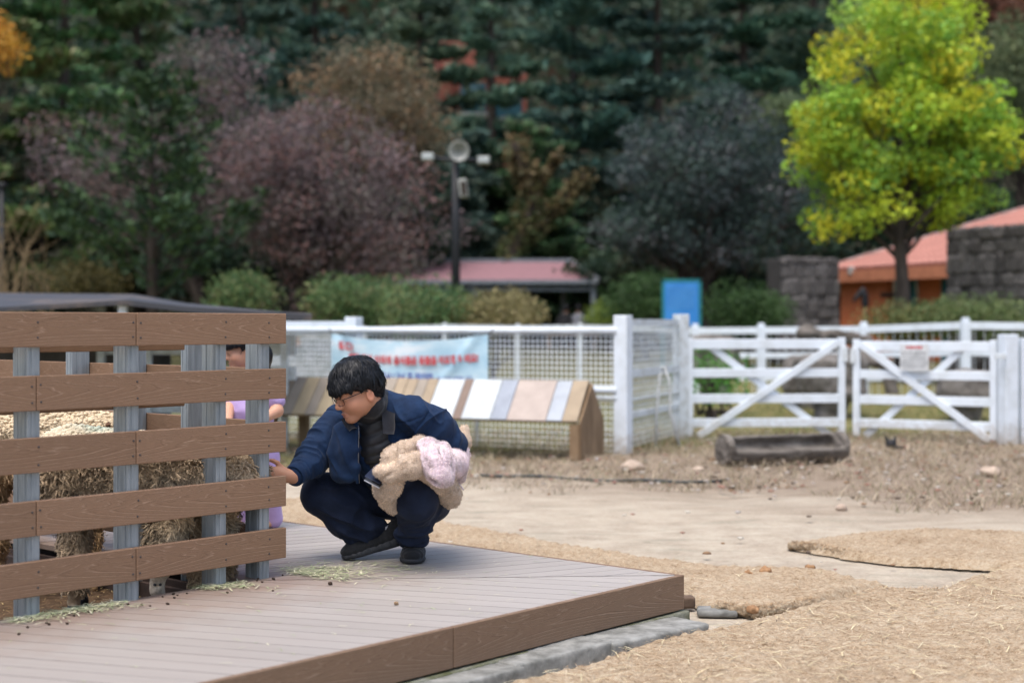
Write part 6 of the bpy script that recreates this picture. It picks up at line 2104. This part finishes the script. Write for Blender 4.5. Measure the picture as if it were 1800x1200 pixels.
# render wall with recessed doorways
wa = ea - en * 0.45
seg = [(0.5, 2.55, ORNG, 0), (3.2, 4.3, ORNG, 0.5), (5.1, 9.4, ORNG, 0)]
for a, b, mm, rec in seg:
    MB().bar(wa + ed_ * a - en * rec + [0, 0, (z0 + ez) / 2 - ez], wa + ed_ * b - en * rec + [0, 0, (z0 + ez) / 2 - ez], 0.2, ez - z0).build('wall', mm, bld)
for a, b, nm in ((2.55, 3.2, 'window'), (4.3, 5.1, 'door')):
    c0, c1 = wa + ed_ * a - en * 0.3, wa + ed_ * b - en * 0.3
    w_ = MB().bar(c0 + [0, 0, (z0 + ez) / 2 - ez], c1 + [0, 0, (z0 + ez) / 2 - ez], 0.04, ez - z0 - 0.02).build(nm, GLASS, bld)
    for q in (0.04, 0.5, 0.96):
        p = c0 + (c1 - c0) * q + en * 0.04
        MB().bar([p[0], p[1], z0], [p[0], p[1], ez - 0.2], 0.05, 0.05).build('frame', TEAL, w_)
MB().box(ea + ed_ * 1.55 + en * 0.02 - [0, 0, 0.02], (0.18, 0.2, 0.22), ch=.03).build('eave_lamp', LAMPW, bld)
sk = wa + ed_ * 2.7 + en * 0.12
MB().box([sk[0], sk[1], P(0, 518, sk[1])[2]], (0.75, 0.05, 0.10), ed_, en, ZUP, .01).build('name_plate', BARK, bld)
# stone walls: stones set proud of the mortar
STONE = MAT('dark_rubble_stone', (0.15, 0.14, 0.135), (0.035, 0.033, 0.033), 4, 0.95, 0.6, 20, dist=0.02, objrand=0.7)
MORT = MAT('dark_mortar', (0.045, 0.042, 0.04), None, 10, 0.95)
stm = []
for k_ in range(6):
    rr = np.random.default_rng(k_ + 70)
    s = SDF((-0.6, -0.4, -0.6), (0.6, 0.4, 0.6), 0.17)
    V, F = None, None
    bxm = MB().box((0, 0, 0), (1, 1, 1), ch=0.16)
    v = np.array(bxm.v); v += rr.uniform(-0.09, 0.09, v.shape); bxm.v = [tuple(x) for x in v]
    me = bxm.mesh('stone', False); me.materials.append(STONE); stm.append(me)


def stone_wall(a, b, z0, zt, depth, sx, sz, seed):
    a, b = np.asarray(a, float) * [1, 1, 0], np.asarray(b, float) * [1, 1, 0]
    d = unit(b - a); n = np.array([d[1], -d[0], 0]); n = n if n[1] < 0 else -n
    L = np.linalg.norm(b - a)
    w = MB().box((a + b) / 2 - n * depth / 2 + [0, 0, (z0 + zt) / 2], (L - 0.04, depth - 0.03, zt - z0 - 0.04), d, n, ZUP, 0.03).build('stone_wall', MORT, bld)
    rr = np.random.default_rng(seed)
    z = z0
    while z < zt - 0.05:
        hh = min(sz * rr.uniform(.7, 1.4), zt - z)
        x = -0.02
        while x < L - 0.02:
            ww = min(sx * rr.uniform(.5, 1.5), L + 0.02 - x)
            p = a + d * (x + ww / 2) + n * rr.uniform(-0.03, 0.03) + [0, 0, z + hh / 2]
            o_ = bpy.data.objects.new('stone', stm[rr.integers(0, 6)])
            M_ = mat4(p, d * (ww * 1.03), n * 0.22, ZUP * (hh * 1.03))
            put(o_, w, M_)
            x += ww
        z += hh


stone_wall(P(1376, 500, 36.6), P(1470, 500, 37.2), z0, P(0, 452, 36.6)[2], 0.8, 0.26, 0.34, 3)
stone_wall(P(1670, 500, 31.0), P(1860, 500, 29.0), z0 - 0.1, P(0, 402, 31.0)[2], 0.9, 0.26, 0.34, 5)
# black horse-head sculpture on the orange wall
hh_ = P(1512, 520, 36.9)
s = SDF(hh_ - [0.35, 0.15, 0.35], hh_ + [0.35, 0.15, 0.35], 0.014)
s.chain([hh_ + [0.12, 0, -0.22], hh_ + [0.10, 0, 0.02], hh_ + [0.06, 0, 0.13]], [0.085, 0.075, 0.06], 0.03)
s.chain([hh_ + [0.05, 0, 0.12], hh_ + [-0.08, 0, -0.02], hh_ + [-0.15, 0, -0.12]], [0.07, 0.055, 0.042], 0.03)
s.cap(hh_ + [0.07, 0.03, 0.16], hh_ + [0.08, 0.03, 0.24], 0.025, 0.008, 0.01); s.cap(hh_ + [0.07, -0.03, 0.16], hh_ + [0.08, -0.03, 0.24], 0.025, 0.008, 0.01)
s.chain([hh_ + [0.12, 0, 0.16], hh_ + [0.17, 0, 0.02], hh_ + [0.19, 0, -0.2]], [0.02, 0.03, 0.03], 0.03)
hs_ = thing('horse_sculpture', 'black horse head sculpture on a post before the orange wall', 'sculpture', hh_ * [1, 1, 0])
s.build('head', BLACK, hs_)
MB().bar([hh_[0] + .12, hh_[1], 0.2], [hh_[0] + .12, hh_[1], hh_[2] - 0.2], 0.09, 0.09).build('post', FRAMEW, hs_)

# red brick building glimpsed between the pines
rb_ = thing('brick_building', 'red brick building half hidden behind the pines', 'building', P(860, 300, 66) * [1, 1, 0] + [0, 0, 5])
BRICK = MAT('red_brick', (0.30, 0.10, 0.07), (0.24, 0.075, 0.055), 3, 0.85, 0.3, 30)
q0, q1 = P(768, 190, 66), P(915, 190, 66.5)
zl = q0[2] - 3.0
for a, b, zt2 in ((0.0, 0.40, 2.6), (0.405, 1.0, 1.6)):
    pa, pb = q0 + (q1 - q0) * a, q0 + (q1 - q0) * b
    MB().bar([pa[0], pa[1], zl + (zt2 + 3) / 2], [pb[0], pb[1], zl + (zt2 + 3) / 2], 4.0, zt2 + 3).build('wall', BRICK, rb_)
for px, py in ((832, 172), (895, 180)):
    q = P(px, py, 63.6)
    wdw = MB().box(q, (1.1, 0.1, 1.3), ch=.02).build('window', GLASS, rb_)
    MB().box(q + [0, -0.03, -0.72], (1.3, 0.16, 0.12), ch=.02).build('sill', LAMPW, wdw)
MB().bar(P(905, 128, 63.6), P(780, 128, 63.6), 0.3, 0.25).build('cornice', LAMPW, rb_)
# ------------------------------------------------------------------ vegetation
def leafmesh(name, pos, size, cols, parent, mat, seed, up=0.35, aspect=1.6, dirs=None):
    rg = np.random.default_rng(seed)
    n = len(pos)
    if dirs is None:
        a = rg.normal(0, 1, (n, 3)); a[:, 2] += 0
    else:
        a = dirs + rg.normal(0, 0.35, (n, 3))
    a /= np.linalg.norm(a, axis=1, keepdims=True)
    nn = rg.normal(0, 1, (n, 3)); nn[:, 2] += up * 3
    s = np.cross(a, nn); s /= np.linalg.norm(s, axis=1, keepdims=True) + 1e-9
    L = (size * rg.uniform(.6, 1.4, n))[:, None] / 2
    W = L / aspect
    V = np.stack([pos - a * L, pos + s * W - a * L * 0.1, pos + a * L, pos - s * W - a * L * 0.1], 1).reshape(-1, 3)
    F = np.arange(n * 4).reshape(-1, 4)
    return obj(name, mesh_np(name, V, F, False, np.repeat(cols, 4, axis=0)), mat, parent)


def pick(cols, n, rg, jit=0.25):
    c = np.asarray(cols)[rg.integers(0, len(cols), n)]
    return np.clip(c * rg.uniform(1 - jit, 1 + jit, (n, 1)), 0.002, 0.9)


def bend(a, b, rg, k=0.15, n=4):
    a, b = np.asarray(a, float), np.asarray(b, float)
    L = np.linalg.norm(b - a)
    off = rg.normal(0, k * L, 3)
    return [a + (b - a) * t + off * math.sin(math.pi * t) for t in np.linspace(0, 1, n)]


def tree(name, label, cat, base, crown, cols, ncl, nleaf, lsize, seed, trunk_r=0.16, stems=1, cl_r=0.45, hollow=0.55, group=None, bark=None, fork=0.3, lean=None, part='crown', up=0.35, jit=0.22, limbs=26):
    """broadleaf tree: crown = list of (centre, radii); leaf clumps sit at branch tips"""
    rg = np.random.default_rng(seed)
    nleaf, lsize = int(nleaf * 1.7), lsize * 0.78
    base = np.asarray(base, float)
    root = thing(name, label, cat, base, group)
    cl = []
    vol = np.array([r[0] * r[1] * r[2] for c, r in crown]); vol = vol / vol.sum()
    for (c, r), w in zip(crown, vol):
        n = max(4, int(ncl * w))
        d = rg.normal(0, 1, (n, 3)); d /= np.linalg.norm(d, axis=1, keepdims=True)
        rad = rg.random(n) ** (1 / 3) * (1 - hollow) + hollow
        rad *= 1 + 0.34 * vnoise(d * 2.6, seed)
        cl.append(np.asarray(c) + d * rad[:, None] * np.asarray(r))
    cl = np.concatenate(cl)
    cen = np.mean([c for c, r in crown], axis=0)
    zlow = min(c[2] - r[2] for c, r in crown); zhi = max(c[2] + r[2] for c, r in crown)
    mb = MB()
    fk = base + (cen - base) * fork
    for s in range(stems):
        b0 = base + (rg.normal(0, trunk_r * 1.2, 3) * [1, 1, 0] if stems > 1 else 0)
        tip = cen + rg.normal(0, 0.5, 3) * (np.asarray(crown[0][1]) * (0.8 if stems > 1 else 0.15)); tip[2] = cen[2] + (zhi - cen[2]) * 0.5
        mid = b0 * 0.55 + tip * 0.45 + rg.normal(0, 0.15, 3)
        mb.tube([b0 - [0, 0, 0.1], b0 + [0, 0, 0.15], (b0 + mid) / 2 + rg.normal(0, 0.06, 3), mid, tip], np.array([1.35, 1.0, 0.85, 0.6, 0.12]) * trunk_r, 9)
        for i in rg.choice(len(cl), min(limbs, len(cl)), replace=False):
            t = np.clip((cl[i][2] - b0[2]) / (tip[2] - b0[2]) - 0.28, fork * 0.9, 0.85)
            a = b0 + (tip - b0) * t * 0.98 if t > 0.45 else b0 + (mid - b0) * (t / 0.45)
            mb.tube(bend(a, cl[i], rg, 0.08), np.array([0.34, 0.24, 0.15, 0.05]) * trunk_r, 5, False)
    mb.build('trunk', bark or BARK, root, True)
    k = rg.integers(0, len(cl), nleaf)
    g = rg.normal(0, 1, (nleaf, 3)); g /= np.maximum(np.linalg.norm(g, axis=1, keepdims=True) / 1.7, 1)
    pos = cl[k] + g * cl_r * np.array([0.62, 0.62, 0.42])
    clc = pick(cols, len(cl), rg, 0.18)
    cc = np.clip(clc[k] * rg.uniform(1 - jit, 1 + jit, (nleaf, 1)), 0.003, 0.9)
    sw = rg.random(nleaf) < 0.2
    cc[sw] = pick(cols, sw.sum(), rg)
    leafmesh(part, pos, lsize, cc, root, LEAFM, seed + 1, up)
    return root


def conifer(name, label, base, h, rmax, cols, seed, z0f=0.12, nbr=60, tuft=16, nlen=0.3, droop=0.12, trunk_r=0.2, group=None, flat=0.25, power=0.9, wide=2.6, up_t=0.15):
    rg = np.random.default_rng(seed)
    base = np.asarray(base, float)
    root = thing(name, label, 'tree', base, group)
    cols = np.asarray(cols) * rg.uniform(.75, 1.25) * np.array([rg.uniform(.8, 1.3), 1, rg.uniform(.75, 1.05)])
    nbr = int(nbr * rg.uniform(.8, 1.25))
    mb = MB()
    top = base + [rg.normal(0, .2), rg.normal(0, .2), h]
    mb.tube([base - [0, 0, .2], base + (top - base) * .35, base + (top - base) * .7, top], np.array([1.2, .85, .5, .06]) * trunk_r, 8)
    pos, dr = [], []
    for i in range(nbr):
        f = z0f + (1 - z0f) * (i + rg.random()) / nbr
        L = rmax * (1 - f) ** power * rg.uniform(.4, 1.25) + 0.25
        a = i * 2.399 + rg.normal(0, .4)
        o_ = base + (top - base) * f
        dv = np.array([math.cos(a), math.sin(a), up_t - droop + rg.normal(0, .14)])
        tip = o_ + dv * L + [0, 0, -droop * L * 0.3]
        pts_ = [o_, o_ + dv * L * .5 + [0, 0, 0.04 * L], tip]
        mb.tube(pts_, np.array([.22, .14, .04]) * trunk_r, 4, False)
        m = max(5, int(tuft * L))
        t = rg.uniform(.18, 1.0, m) ** 0.8
        p = o_ + (tip - o_) * t[:, None]
        side = np.array([-math.sin(a), math.cos(a), 0])
        off = rg.normal(0, 1, m) * flat * L * (1.15 - t) * 0.8
        p = p + side * off[:, None] + np.stack([rg.normal(0, .06, m), rg.normal(0, .06, m), rg.normal(0, .05, m)], 1) * (1 + L * .15)
        q = dv * 0.6 + side * np.sign(off)[:, None] * 0.7 + np.array([0, 0, 0.35])
        rep = 7
        pos.append(np.repeat(p, rep, axis=0) + rg.normal(0, .1, (m * rep, 3)) * [1, 1, .55]); dr.append(np.repeat(q, rep, axis=0))
    mb.build('trunk', BARK, root, True)
    pos, dr = np.concatenate(pos), np.concatenate(dr)
    leafmesh('crown', pos, nlen, pick(cols, len(pos), rg, .35), root, NEEDLE, seed + 1, 0.4, wide, dr)
    return root


def gpt(px, d):
    x = (px - 900) / FPX * d
    return np.array([x, d, float(hgt(x, d))])


def cz(px, py, d):
    return P(px, py, d)


def rad(w, h, d, dep=None):
    s = d / FPX
    return (w * s, (dep if dep else w) * s, h * s)


# yellow-green maple beside the house
mc = [(0.34, 0.45, 0.035), (0.44, 0.52, 0.04), (0.22, 0.37, 0.04), (0.46, 0.48, 0.035), (0.38, 0.50, 0.05), (0.26, 0.45, 0.05), (0.55, 0.52, 0.04), (0.22, 0.42, 0.08), (0.30, 0.48, 0.09)]
d = 28
tree('maple_tree', 'bright yellow-green tree in front of the stone house', 'tree', gpt(1586, d),
     [(cz(1570, 100, d), rad(125, 125, d, 125)), (cz(1590, 235, d), rad(165, 115, d, 150)), (cz(1495, 325, d), rad(85, 90, d, 100)), (cz(1690, 305, d), rad(85, 105, d, 100)), (cz(1465, 235, d), rad(60, 80, d, 80)), (cz(1728, 245, d), rad(46, 60, d, 70)), (cz(1640, 70, d), rad(80, 80, d, 90))],
     mc, 190, 19000, 0.13, 11, 0.17, 1, 0.42, 0.5, None, None, 0.42, limbs=46)

# conifer in front at left, purple-leaved cherries behind it
conifer('yew_tree', 'dark green conifer with a bare lower trunk at left', gpt(270, 30), 6.0, 2.35, [(0.03, 0.065, 0.03), (0.045, 0.09, 0.035), (0.02, 0.045, 0.025)], 21, 0.25, 46, 13, 0.2, 0.03, 0.13, None, 0.30, 0.5, 2.4, 0.55)
pc = [(0.16, 0.12, 0.125), (0.13, 0.10, 0.105), (0.20, 0.155, 0.16), (0.12, 0.10, 0.09), (0.22, 0.125, 0.115), (0.15, 0.135, 0.12)]
d = 33
tree('cherry_tree', 'broad purple-red autumn tree left of the black lamp pole', 'tree', gpt(545, d),
     [(cz(560, 300, d), rad(150, 125, d, 150)), (cz(650, 390, d), rad(125, 105, d, 120)), (cz(470, 330, d), rad(105, 130, d, 120)), (cz(560, 440, d), rad(150, 80, d, 120))],
     pc, 190, 13500, 0.115, 31, 0.15, 4, 0.58, 0.25, 'purple-leaved cherry trees', None, 0.3)
d = 35
tree('cherry_tree', 'thin purple-red autumn tree behind the dark conifer', 'tree', gpt(385, d),
     [(cz(380, 190, d), rad(100, 125, d)), (cz(150, 270, d), rad(110, 75, d)), (cz(300, 330, d), rad(150, 110, d))],
     pc, 120, 8000, 0.115, 33, 0.12, 3, 0.58, 0.2, 'purple-leaved cherry trees', None, 0.25)
d = 39
tree('autumn_tree', 'orange-brown autumn tree behind the purple one', 'tree', gpt(650, d),
     [(cz(650, 165, d), rad(115, 75, d)), (cz(700, 235, d), rad(80, 70, d)), (cz(610, 230, d), rad(90, 70, d))],
     [(0.22, 0.155, 0.095), (0.26, 0.165, 0.09), (0.17, 0.15, 0.09), (0.14, 0.125, 0.085)], 150, 6500, 0.14, 35, 0.15, 2, 0.65, 0.25)
# grey-purple tree right of centre
d = 42
tree('grey_tree', 'dusky grey-leaved tree between pavilion and stone house', 'tree', gpt(1230, d),
     [(cz(1225, 310, d), rad(150, 60, d)), (cz(1340, 385, d), rad(100, 50, d)), (cz(1120, 395, d), rad(105, 45, d)), (cz(1270, 205, d), rad(90, 50, d)), (cz(1300, 280, d), rad(110, 45, d)), (cz(1180, 245, d), rad(80, 40, d)), (cz(1230, 430, d), rad(120, 35, d))],
     [(0.06, 0.085, 0.085), (0.09, 0.11, 0.112), (0.045, 0.072, 0.066), (0.10, 0.105, 0.11), (0.055, 0.09, 0.07)], 150, 9500, 0.18, 41, 0.16, 3, 0.6, 0.25)
d = 44
tree('olive_tree', 'small olive green tree left of the bright tree', 'tree', gpt(1370, d), [(cz(1375, 225, d), rad(55, 50, d)), (cz(1390, 280, d), rad(40, 50, d))], [(0.13, 0.17, 0.08), (0.10, 0.14, 0.07)], 50, 3000, 0.17, 43, 0.10, 1, 0.5, 0.3)

# Y-shaped trunk wrapped in autumn ivy
iv = thing('ivy_trunk', 'forked tree trunk wrapped in orange and green ivy', 'tree', gpt(905, 47))
d = 47
b0 = gpt(895, d)
arms = [[b0, P(900, 440, d), P(925, 400, d), P(938, 340, d), P(915, 285, d), P(905, 250, d)], [P(918, 425, d), P(960, 385, d), P(1000, 345, d), P(1030, 310, d)], [P(938, 330, d), P(965, 300, d), P(985, 270, d)]]
mb = MB()
rg = np.random.default_rng(47)
ips = []
for a_, r0 in zip(arms, (0.28, 0.2, 0.12)):
    mb.tube(a_, np.linspace(r0, r0 * .45, len(a_)), 8)
    for q0, q1 in zip(a_[:-1], a_[1:]):
        n_ = int(300 * np.linalg.norm(q1 - q0))
        t_ = rg.random((n_, 1)); v_ = rg.normal(0, 1, (n_, 3)); v_ /= np.linalg.norm(v_, axis=1, keepdims=True)
        ips.append(q0 + (q1 - q0) * t_ + v_ * (r0 * 1.1) * rg.uniform(.6, 1.9, (n_, 1)))
mb.build('trunk', BARK, iv, True)
ips = np.concatenate(ips)
hz_ = np.clip((ips[:, 2] - 3.0) / 4.0 + rg.normal(0, .25, len(ips)), 0, 1)[:, None]
ic = (1 - hz_) * np.array([0.075, 0.105, 0.04]) + hz_ * np.array([0.15, 0.105, 0.05])
leafmesh('ivy', ips, 0.2, np.clip(ic * rg.uniform(.6, 1.4, (len(ips), 1)), 0, .9), iv, LEAFM, 48)

# pines on the slope
gpn = 'pines on the slope'
pine = [(0.065, 0.14, 0.12), (0.09, 0.175, 0.145), (0.045, 0.105, 0.092), (0.105, 0.17, 0.125)]
pine2 = [(0.10, 0.18, 0.085), (0.14, 0.21, 0.10), (0.065, 0.13, 0.07), (0.13, 0.13, 0.085)]
pl = [(870, 53, 15, 3.6, pine, 'tall dark pine directly above the pavilion'), (1010, 56, 17, 4.2, pine, 'tall dark pine right of the pavilion'), (1160, 55, 17, 4.4, pine, 'spreading dark pine above the grey-leaved tree'),
      (1300, 57, 17, 4.2, pine, 'dark pine left of the bright tree crown'), (1430, 60, 18, 4.2, pine, 'dark pine behind the left edge of the bright tree'), (740, 58, 17, 3.8, pine, 'dark pine behind the lamp pole'),
      (110, 44, 14, 3.6, pine2, 'yellowish pine in the upper left corner'), (250, 50, 16, 3.8, pine2, 'mossy green pine behind the dark conifer top'), (-40, 40, 13, 3.6, pine2, 'green pine at the left frame edge'),
      (420, 56, 17, 3.6, pine, 'dark pine above the purple autumn tree'), (560, 60, 18, 3.8, pine, 'dark pine at the top left of centre'), (930, 50, 7.5, 2.6, pine2, 'low green pine round the ivy trunk'), (820, 49, 7, 2.2, pine, 'small dark pine just behind the lamp pole')]
for i, (px, d, h, r, cc, lb) in enumerate(pl):
    conifer('pine_tree', lb, gpt(px, d), h, r, cc, 100 + i, 0.12, 38, 46, 0.32, 0.05, 0.24, gpn, 0.36, 0.5, 3.0, 0.12)
# trees on the right, beyond the house
tree('olive_tree', 'rounded olive green tree at the right frame edge', 'tree', gpt(1790, 52), [(cz(1790, 130, 52), rad(85, 85, 52)), (cz(1820, 210, 52), rad(90, 80, 52))], [(0.12, 0.16, 0.075), (0.16, 0.19, 0.09), (0.09, 0.12, 0.06)], 120, 7000, 0.22, 55, 0.2, 1, 0.7, 0.4)
tree('red_tree', 'russet autumn tree in the top right corner', 'tree', gpt(1770, 72), [(cz(1760, 10, 72), rad(120, 80, 72))], [(0.17, 0.075, 0.05), (0.12, 0.08, 0.045), (0.22, 0.10, 0.06)], 90, 5000, 0.3, 57, 0.25, 1, 0.9, 0.3)
tree('orange_tree', 'small orange-leaved branch tree at the upper left edge', 'tree', gpt(-45, 34), [(cz(-20, 75, 34), rad(50, 45, 34))], [(0.50, 0.24, 0.04), (0.55, 0.32, 0.05)], 24, 900, 0.13, 59, 0.09, 1, 0.35, 0.3)

# dark understory filling the wood
und = [(0.03, 0.058, 0.038), (0.045, 0.08, 0.045), (0.022, 0.042, 0.03), (0.06, 0.062, 0.038)]
for i, (px, py, w, h, d, lb) in enumerate(((40, 380, 150, 160, 41, 'dark evergreen bush at the left edge below the pines'), (200, 440, 150, 110, 43, 'dark evergreen bush behind the conifer trunk'), (690, 330, 90, 160, 46, 'dark evergreen tree behind the lamp pole'), (850, 400, 110, 120, 52, 'dark evergreen mass behind the ivy trunk'), (1010, 400, 90, 130, 53, 'dark evergreen mass right of the ivy trunk'), (1120, 490, 110, 45, 46, 'dark clipped hedge right of the pavilion'), (1330, 440, 140, 110, 47, 'dark evergreen mass left of the stone house'), (420, 430, 110, 110, 44, 'dark evergreen bush behind the purple tree'), (1480, 380, 110, 110, 50, 'dark evergreen tree behind the stone house'), (1640, 330, 130, 120, 52, 'dark evergreen tree behind the terracotta roof'))):
    tree('evergreen_tree', lb, 'tree', gpt(px, d), [(cz(px, py, d), rad(w, h, d))], und, 110, 5200, 0.26, 200 + i, 0.14, 2, 0.6, 0.25, 'dark evergreens at the wood edge', None, 0.3)

# shrubs
def shrub(label, px, py, w, h, d, cols, n, ls, seed, stems=5, grp='shrubs below the wood'):
    c = cz(px, py, d)
    tree('shrub', label, 'shrub', np.array([c[0], d, float(hgt(c[0], d))]), [(c, rad(w, h, d))], cols, 46, int(n * .8), ls, seed, 0.03, stems, 0.46, 0.2, grp, None, 0.15, part='foliage', limbs=12)


yg = [(0.11, 0.17, 0.065), (0.16, 0.21, 0.08), (0.07, 0.12, 0.05), (0.17, 0.165, 0.08), (0.10, 0.20, 0.08)]
gr = [(0.05, 0.10, 0.03), (0.07, 0.13, 0.045), (0.035, 0.075, 0.025)]
shrub('yellow-green shrub under the purple tree at left', 425, 522, 40, 28, 29, yg, 2600, 0.10, 301)
shrub('yellow-green shrub left of the lamp pole foot', 640, 537, 105, 38, 29, yg, 5200, 0.10, 302)
shrub('yellow-green shrub right at the lamp pole foot', 760, 546, 70, 36, 27, yg, 3600, 0.09, 303)
shrub('straggly pale shrub in front of the pavilion', 868, 556, 62, 24, 27, [(0.25, 0.21, 0.11), (0.19, 0.18, 0.08), (0.30, 0.26, 0.12)], 4200, 0.085, 304)
shrub('brown-olive domed shrub at left under the conifer', 145, 500, 60, 28, 33, [(0.10, 0.085, 0.03), (0.07, 0.075, 0.03)], 3000, 0.10, 305)
shrub('rounded green shrub left of the blue board', 1135, 530, 58, 38, 36, gr, 4200, 0.11, 306)
shrub('rounded green shrub right of the blue board', 1312, 548, 66, 36, 33, gr, 4800, 0.10, 307)
shrub('low green shrub at the foot of the bright tree', 1590, 566, 60, 14, 27.2, [(0.12, 0.16, 0.06), (0.17, 0.19, 0.08), (0.22, 0.19, 0.07)], 2600, 0.085, 308)
shrub('low green shrub before the right stone wall', 1715, 558, 95, 18, 26.5, [(0.11, 0.16, 0.06), (0.16, 0.19, 0.08)], 4200, 0.085, 309)
shrub('small bright green plant behind the left gate leaf', 1248, 665, 26, 14, 18.5, [(0.06, 0.2, 0.03), (0.09, 0.25, 0.04)], 900, 0.06, 310)
shrub('low bright green bush under the pavilion edge', 1068, 556, 26, 18, 40, [(0.2, 0.27, 0.05), (0.14, 0.2, 0.04)], 1800, 0.1, 311)
# bare pale twiggy bush at the left edge
tw = thing('bare_bush', 'bare tan twiggy bush at the left frame edge', 'shrub', gpt(20, 29))
mb = MB()
rg = np.random.default_rng(9)
b0 = gpt(20, 29)
for i in range(26):
    tip = P(rg.uniform(-40, 100), rg.uniform(340, 480), 29 + rg.normal(0, .5))
    pts_ = bend(b0 + rg.normal(0, .12, 3) * [1, 1, 0], tip, rg, .1, 5)
    mb.tube(pts_, [.022, .018, .014, .009, .004], 4, False)
    for j in (2, 3):
        mb.tube(bend(pts_[j], pts_[j] + rg.normal(0, .3, 3) + [0, 0, .25], rg, .1), [.009, .007, .005, .003], 4, False)
mb.build('stem', MAT('tan_twig', (0.26, 0.19, 0.11), None, 6, 0.9), tw, True)

# the far wooded slope: reads as one mass
rg = np.random.default_rng(77)
nC = 900
cx_, cy_ = rg.uniform(-48, 52, nC), 58 + 62 * rg.random(nC)
cxyz = np.stack([cx_, cy_, hgt(cx_, cy_) + rg.uniform(0.5, 7, nC)], 1)
k = rg.integers(0, nC, 60000)
g_ = rg.normal(0, 1, (60000, 3)) * [1.3, 1.3, 1.0]
fc = np.array([(0.03, 0.06, 0.035), (0.045, 0.075, 0.045), (0.06, 0.08, 0.045), (0.025, 0.05, 0.032), (0.08, 0.05, 0.03), (0.10, 0.055, 0.035)])
ccl = fc[rg.choice(6, nC, p=[.26, .27, .22, .2, .03, .02])]
o = leafmesh('wooded_slope', cxyz[k] + g_, 0.62, np.clip(ccl[k] * rg.uniform(.6, 1.4, (60000, 1)), 0.002, .9), None, LEAFM, 78)
tag(o, 'dark mixed wood covering the slope behind everything', 'wood', kind='stuff')
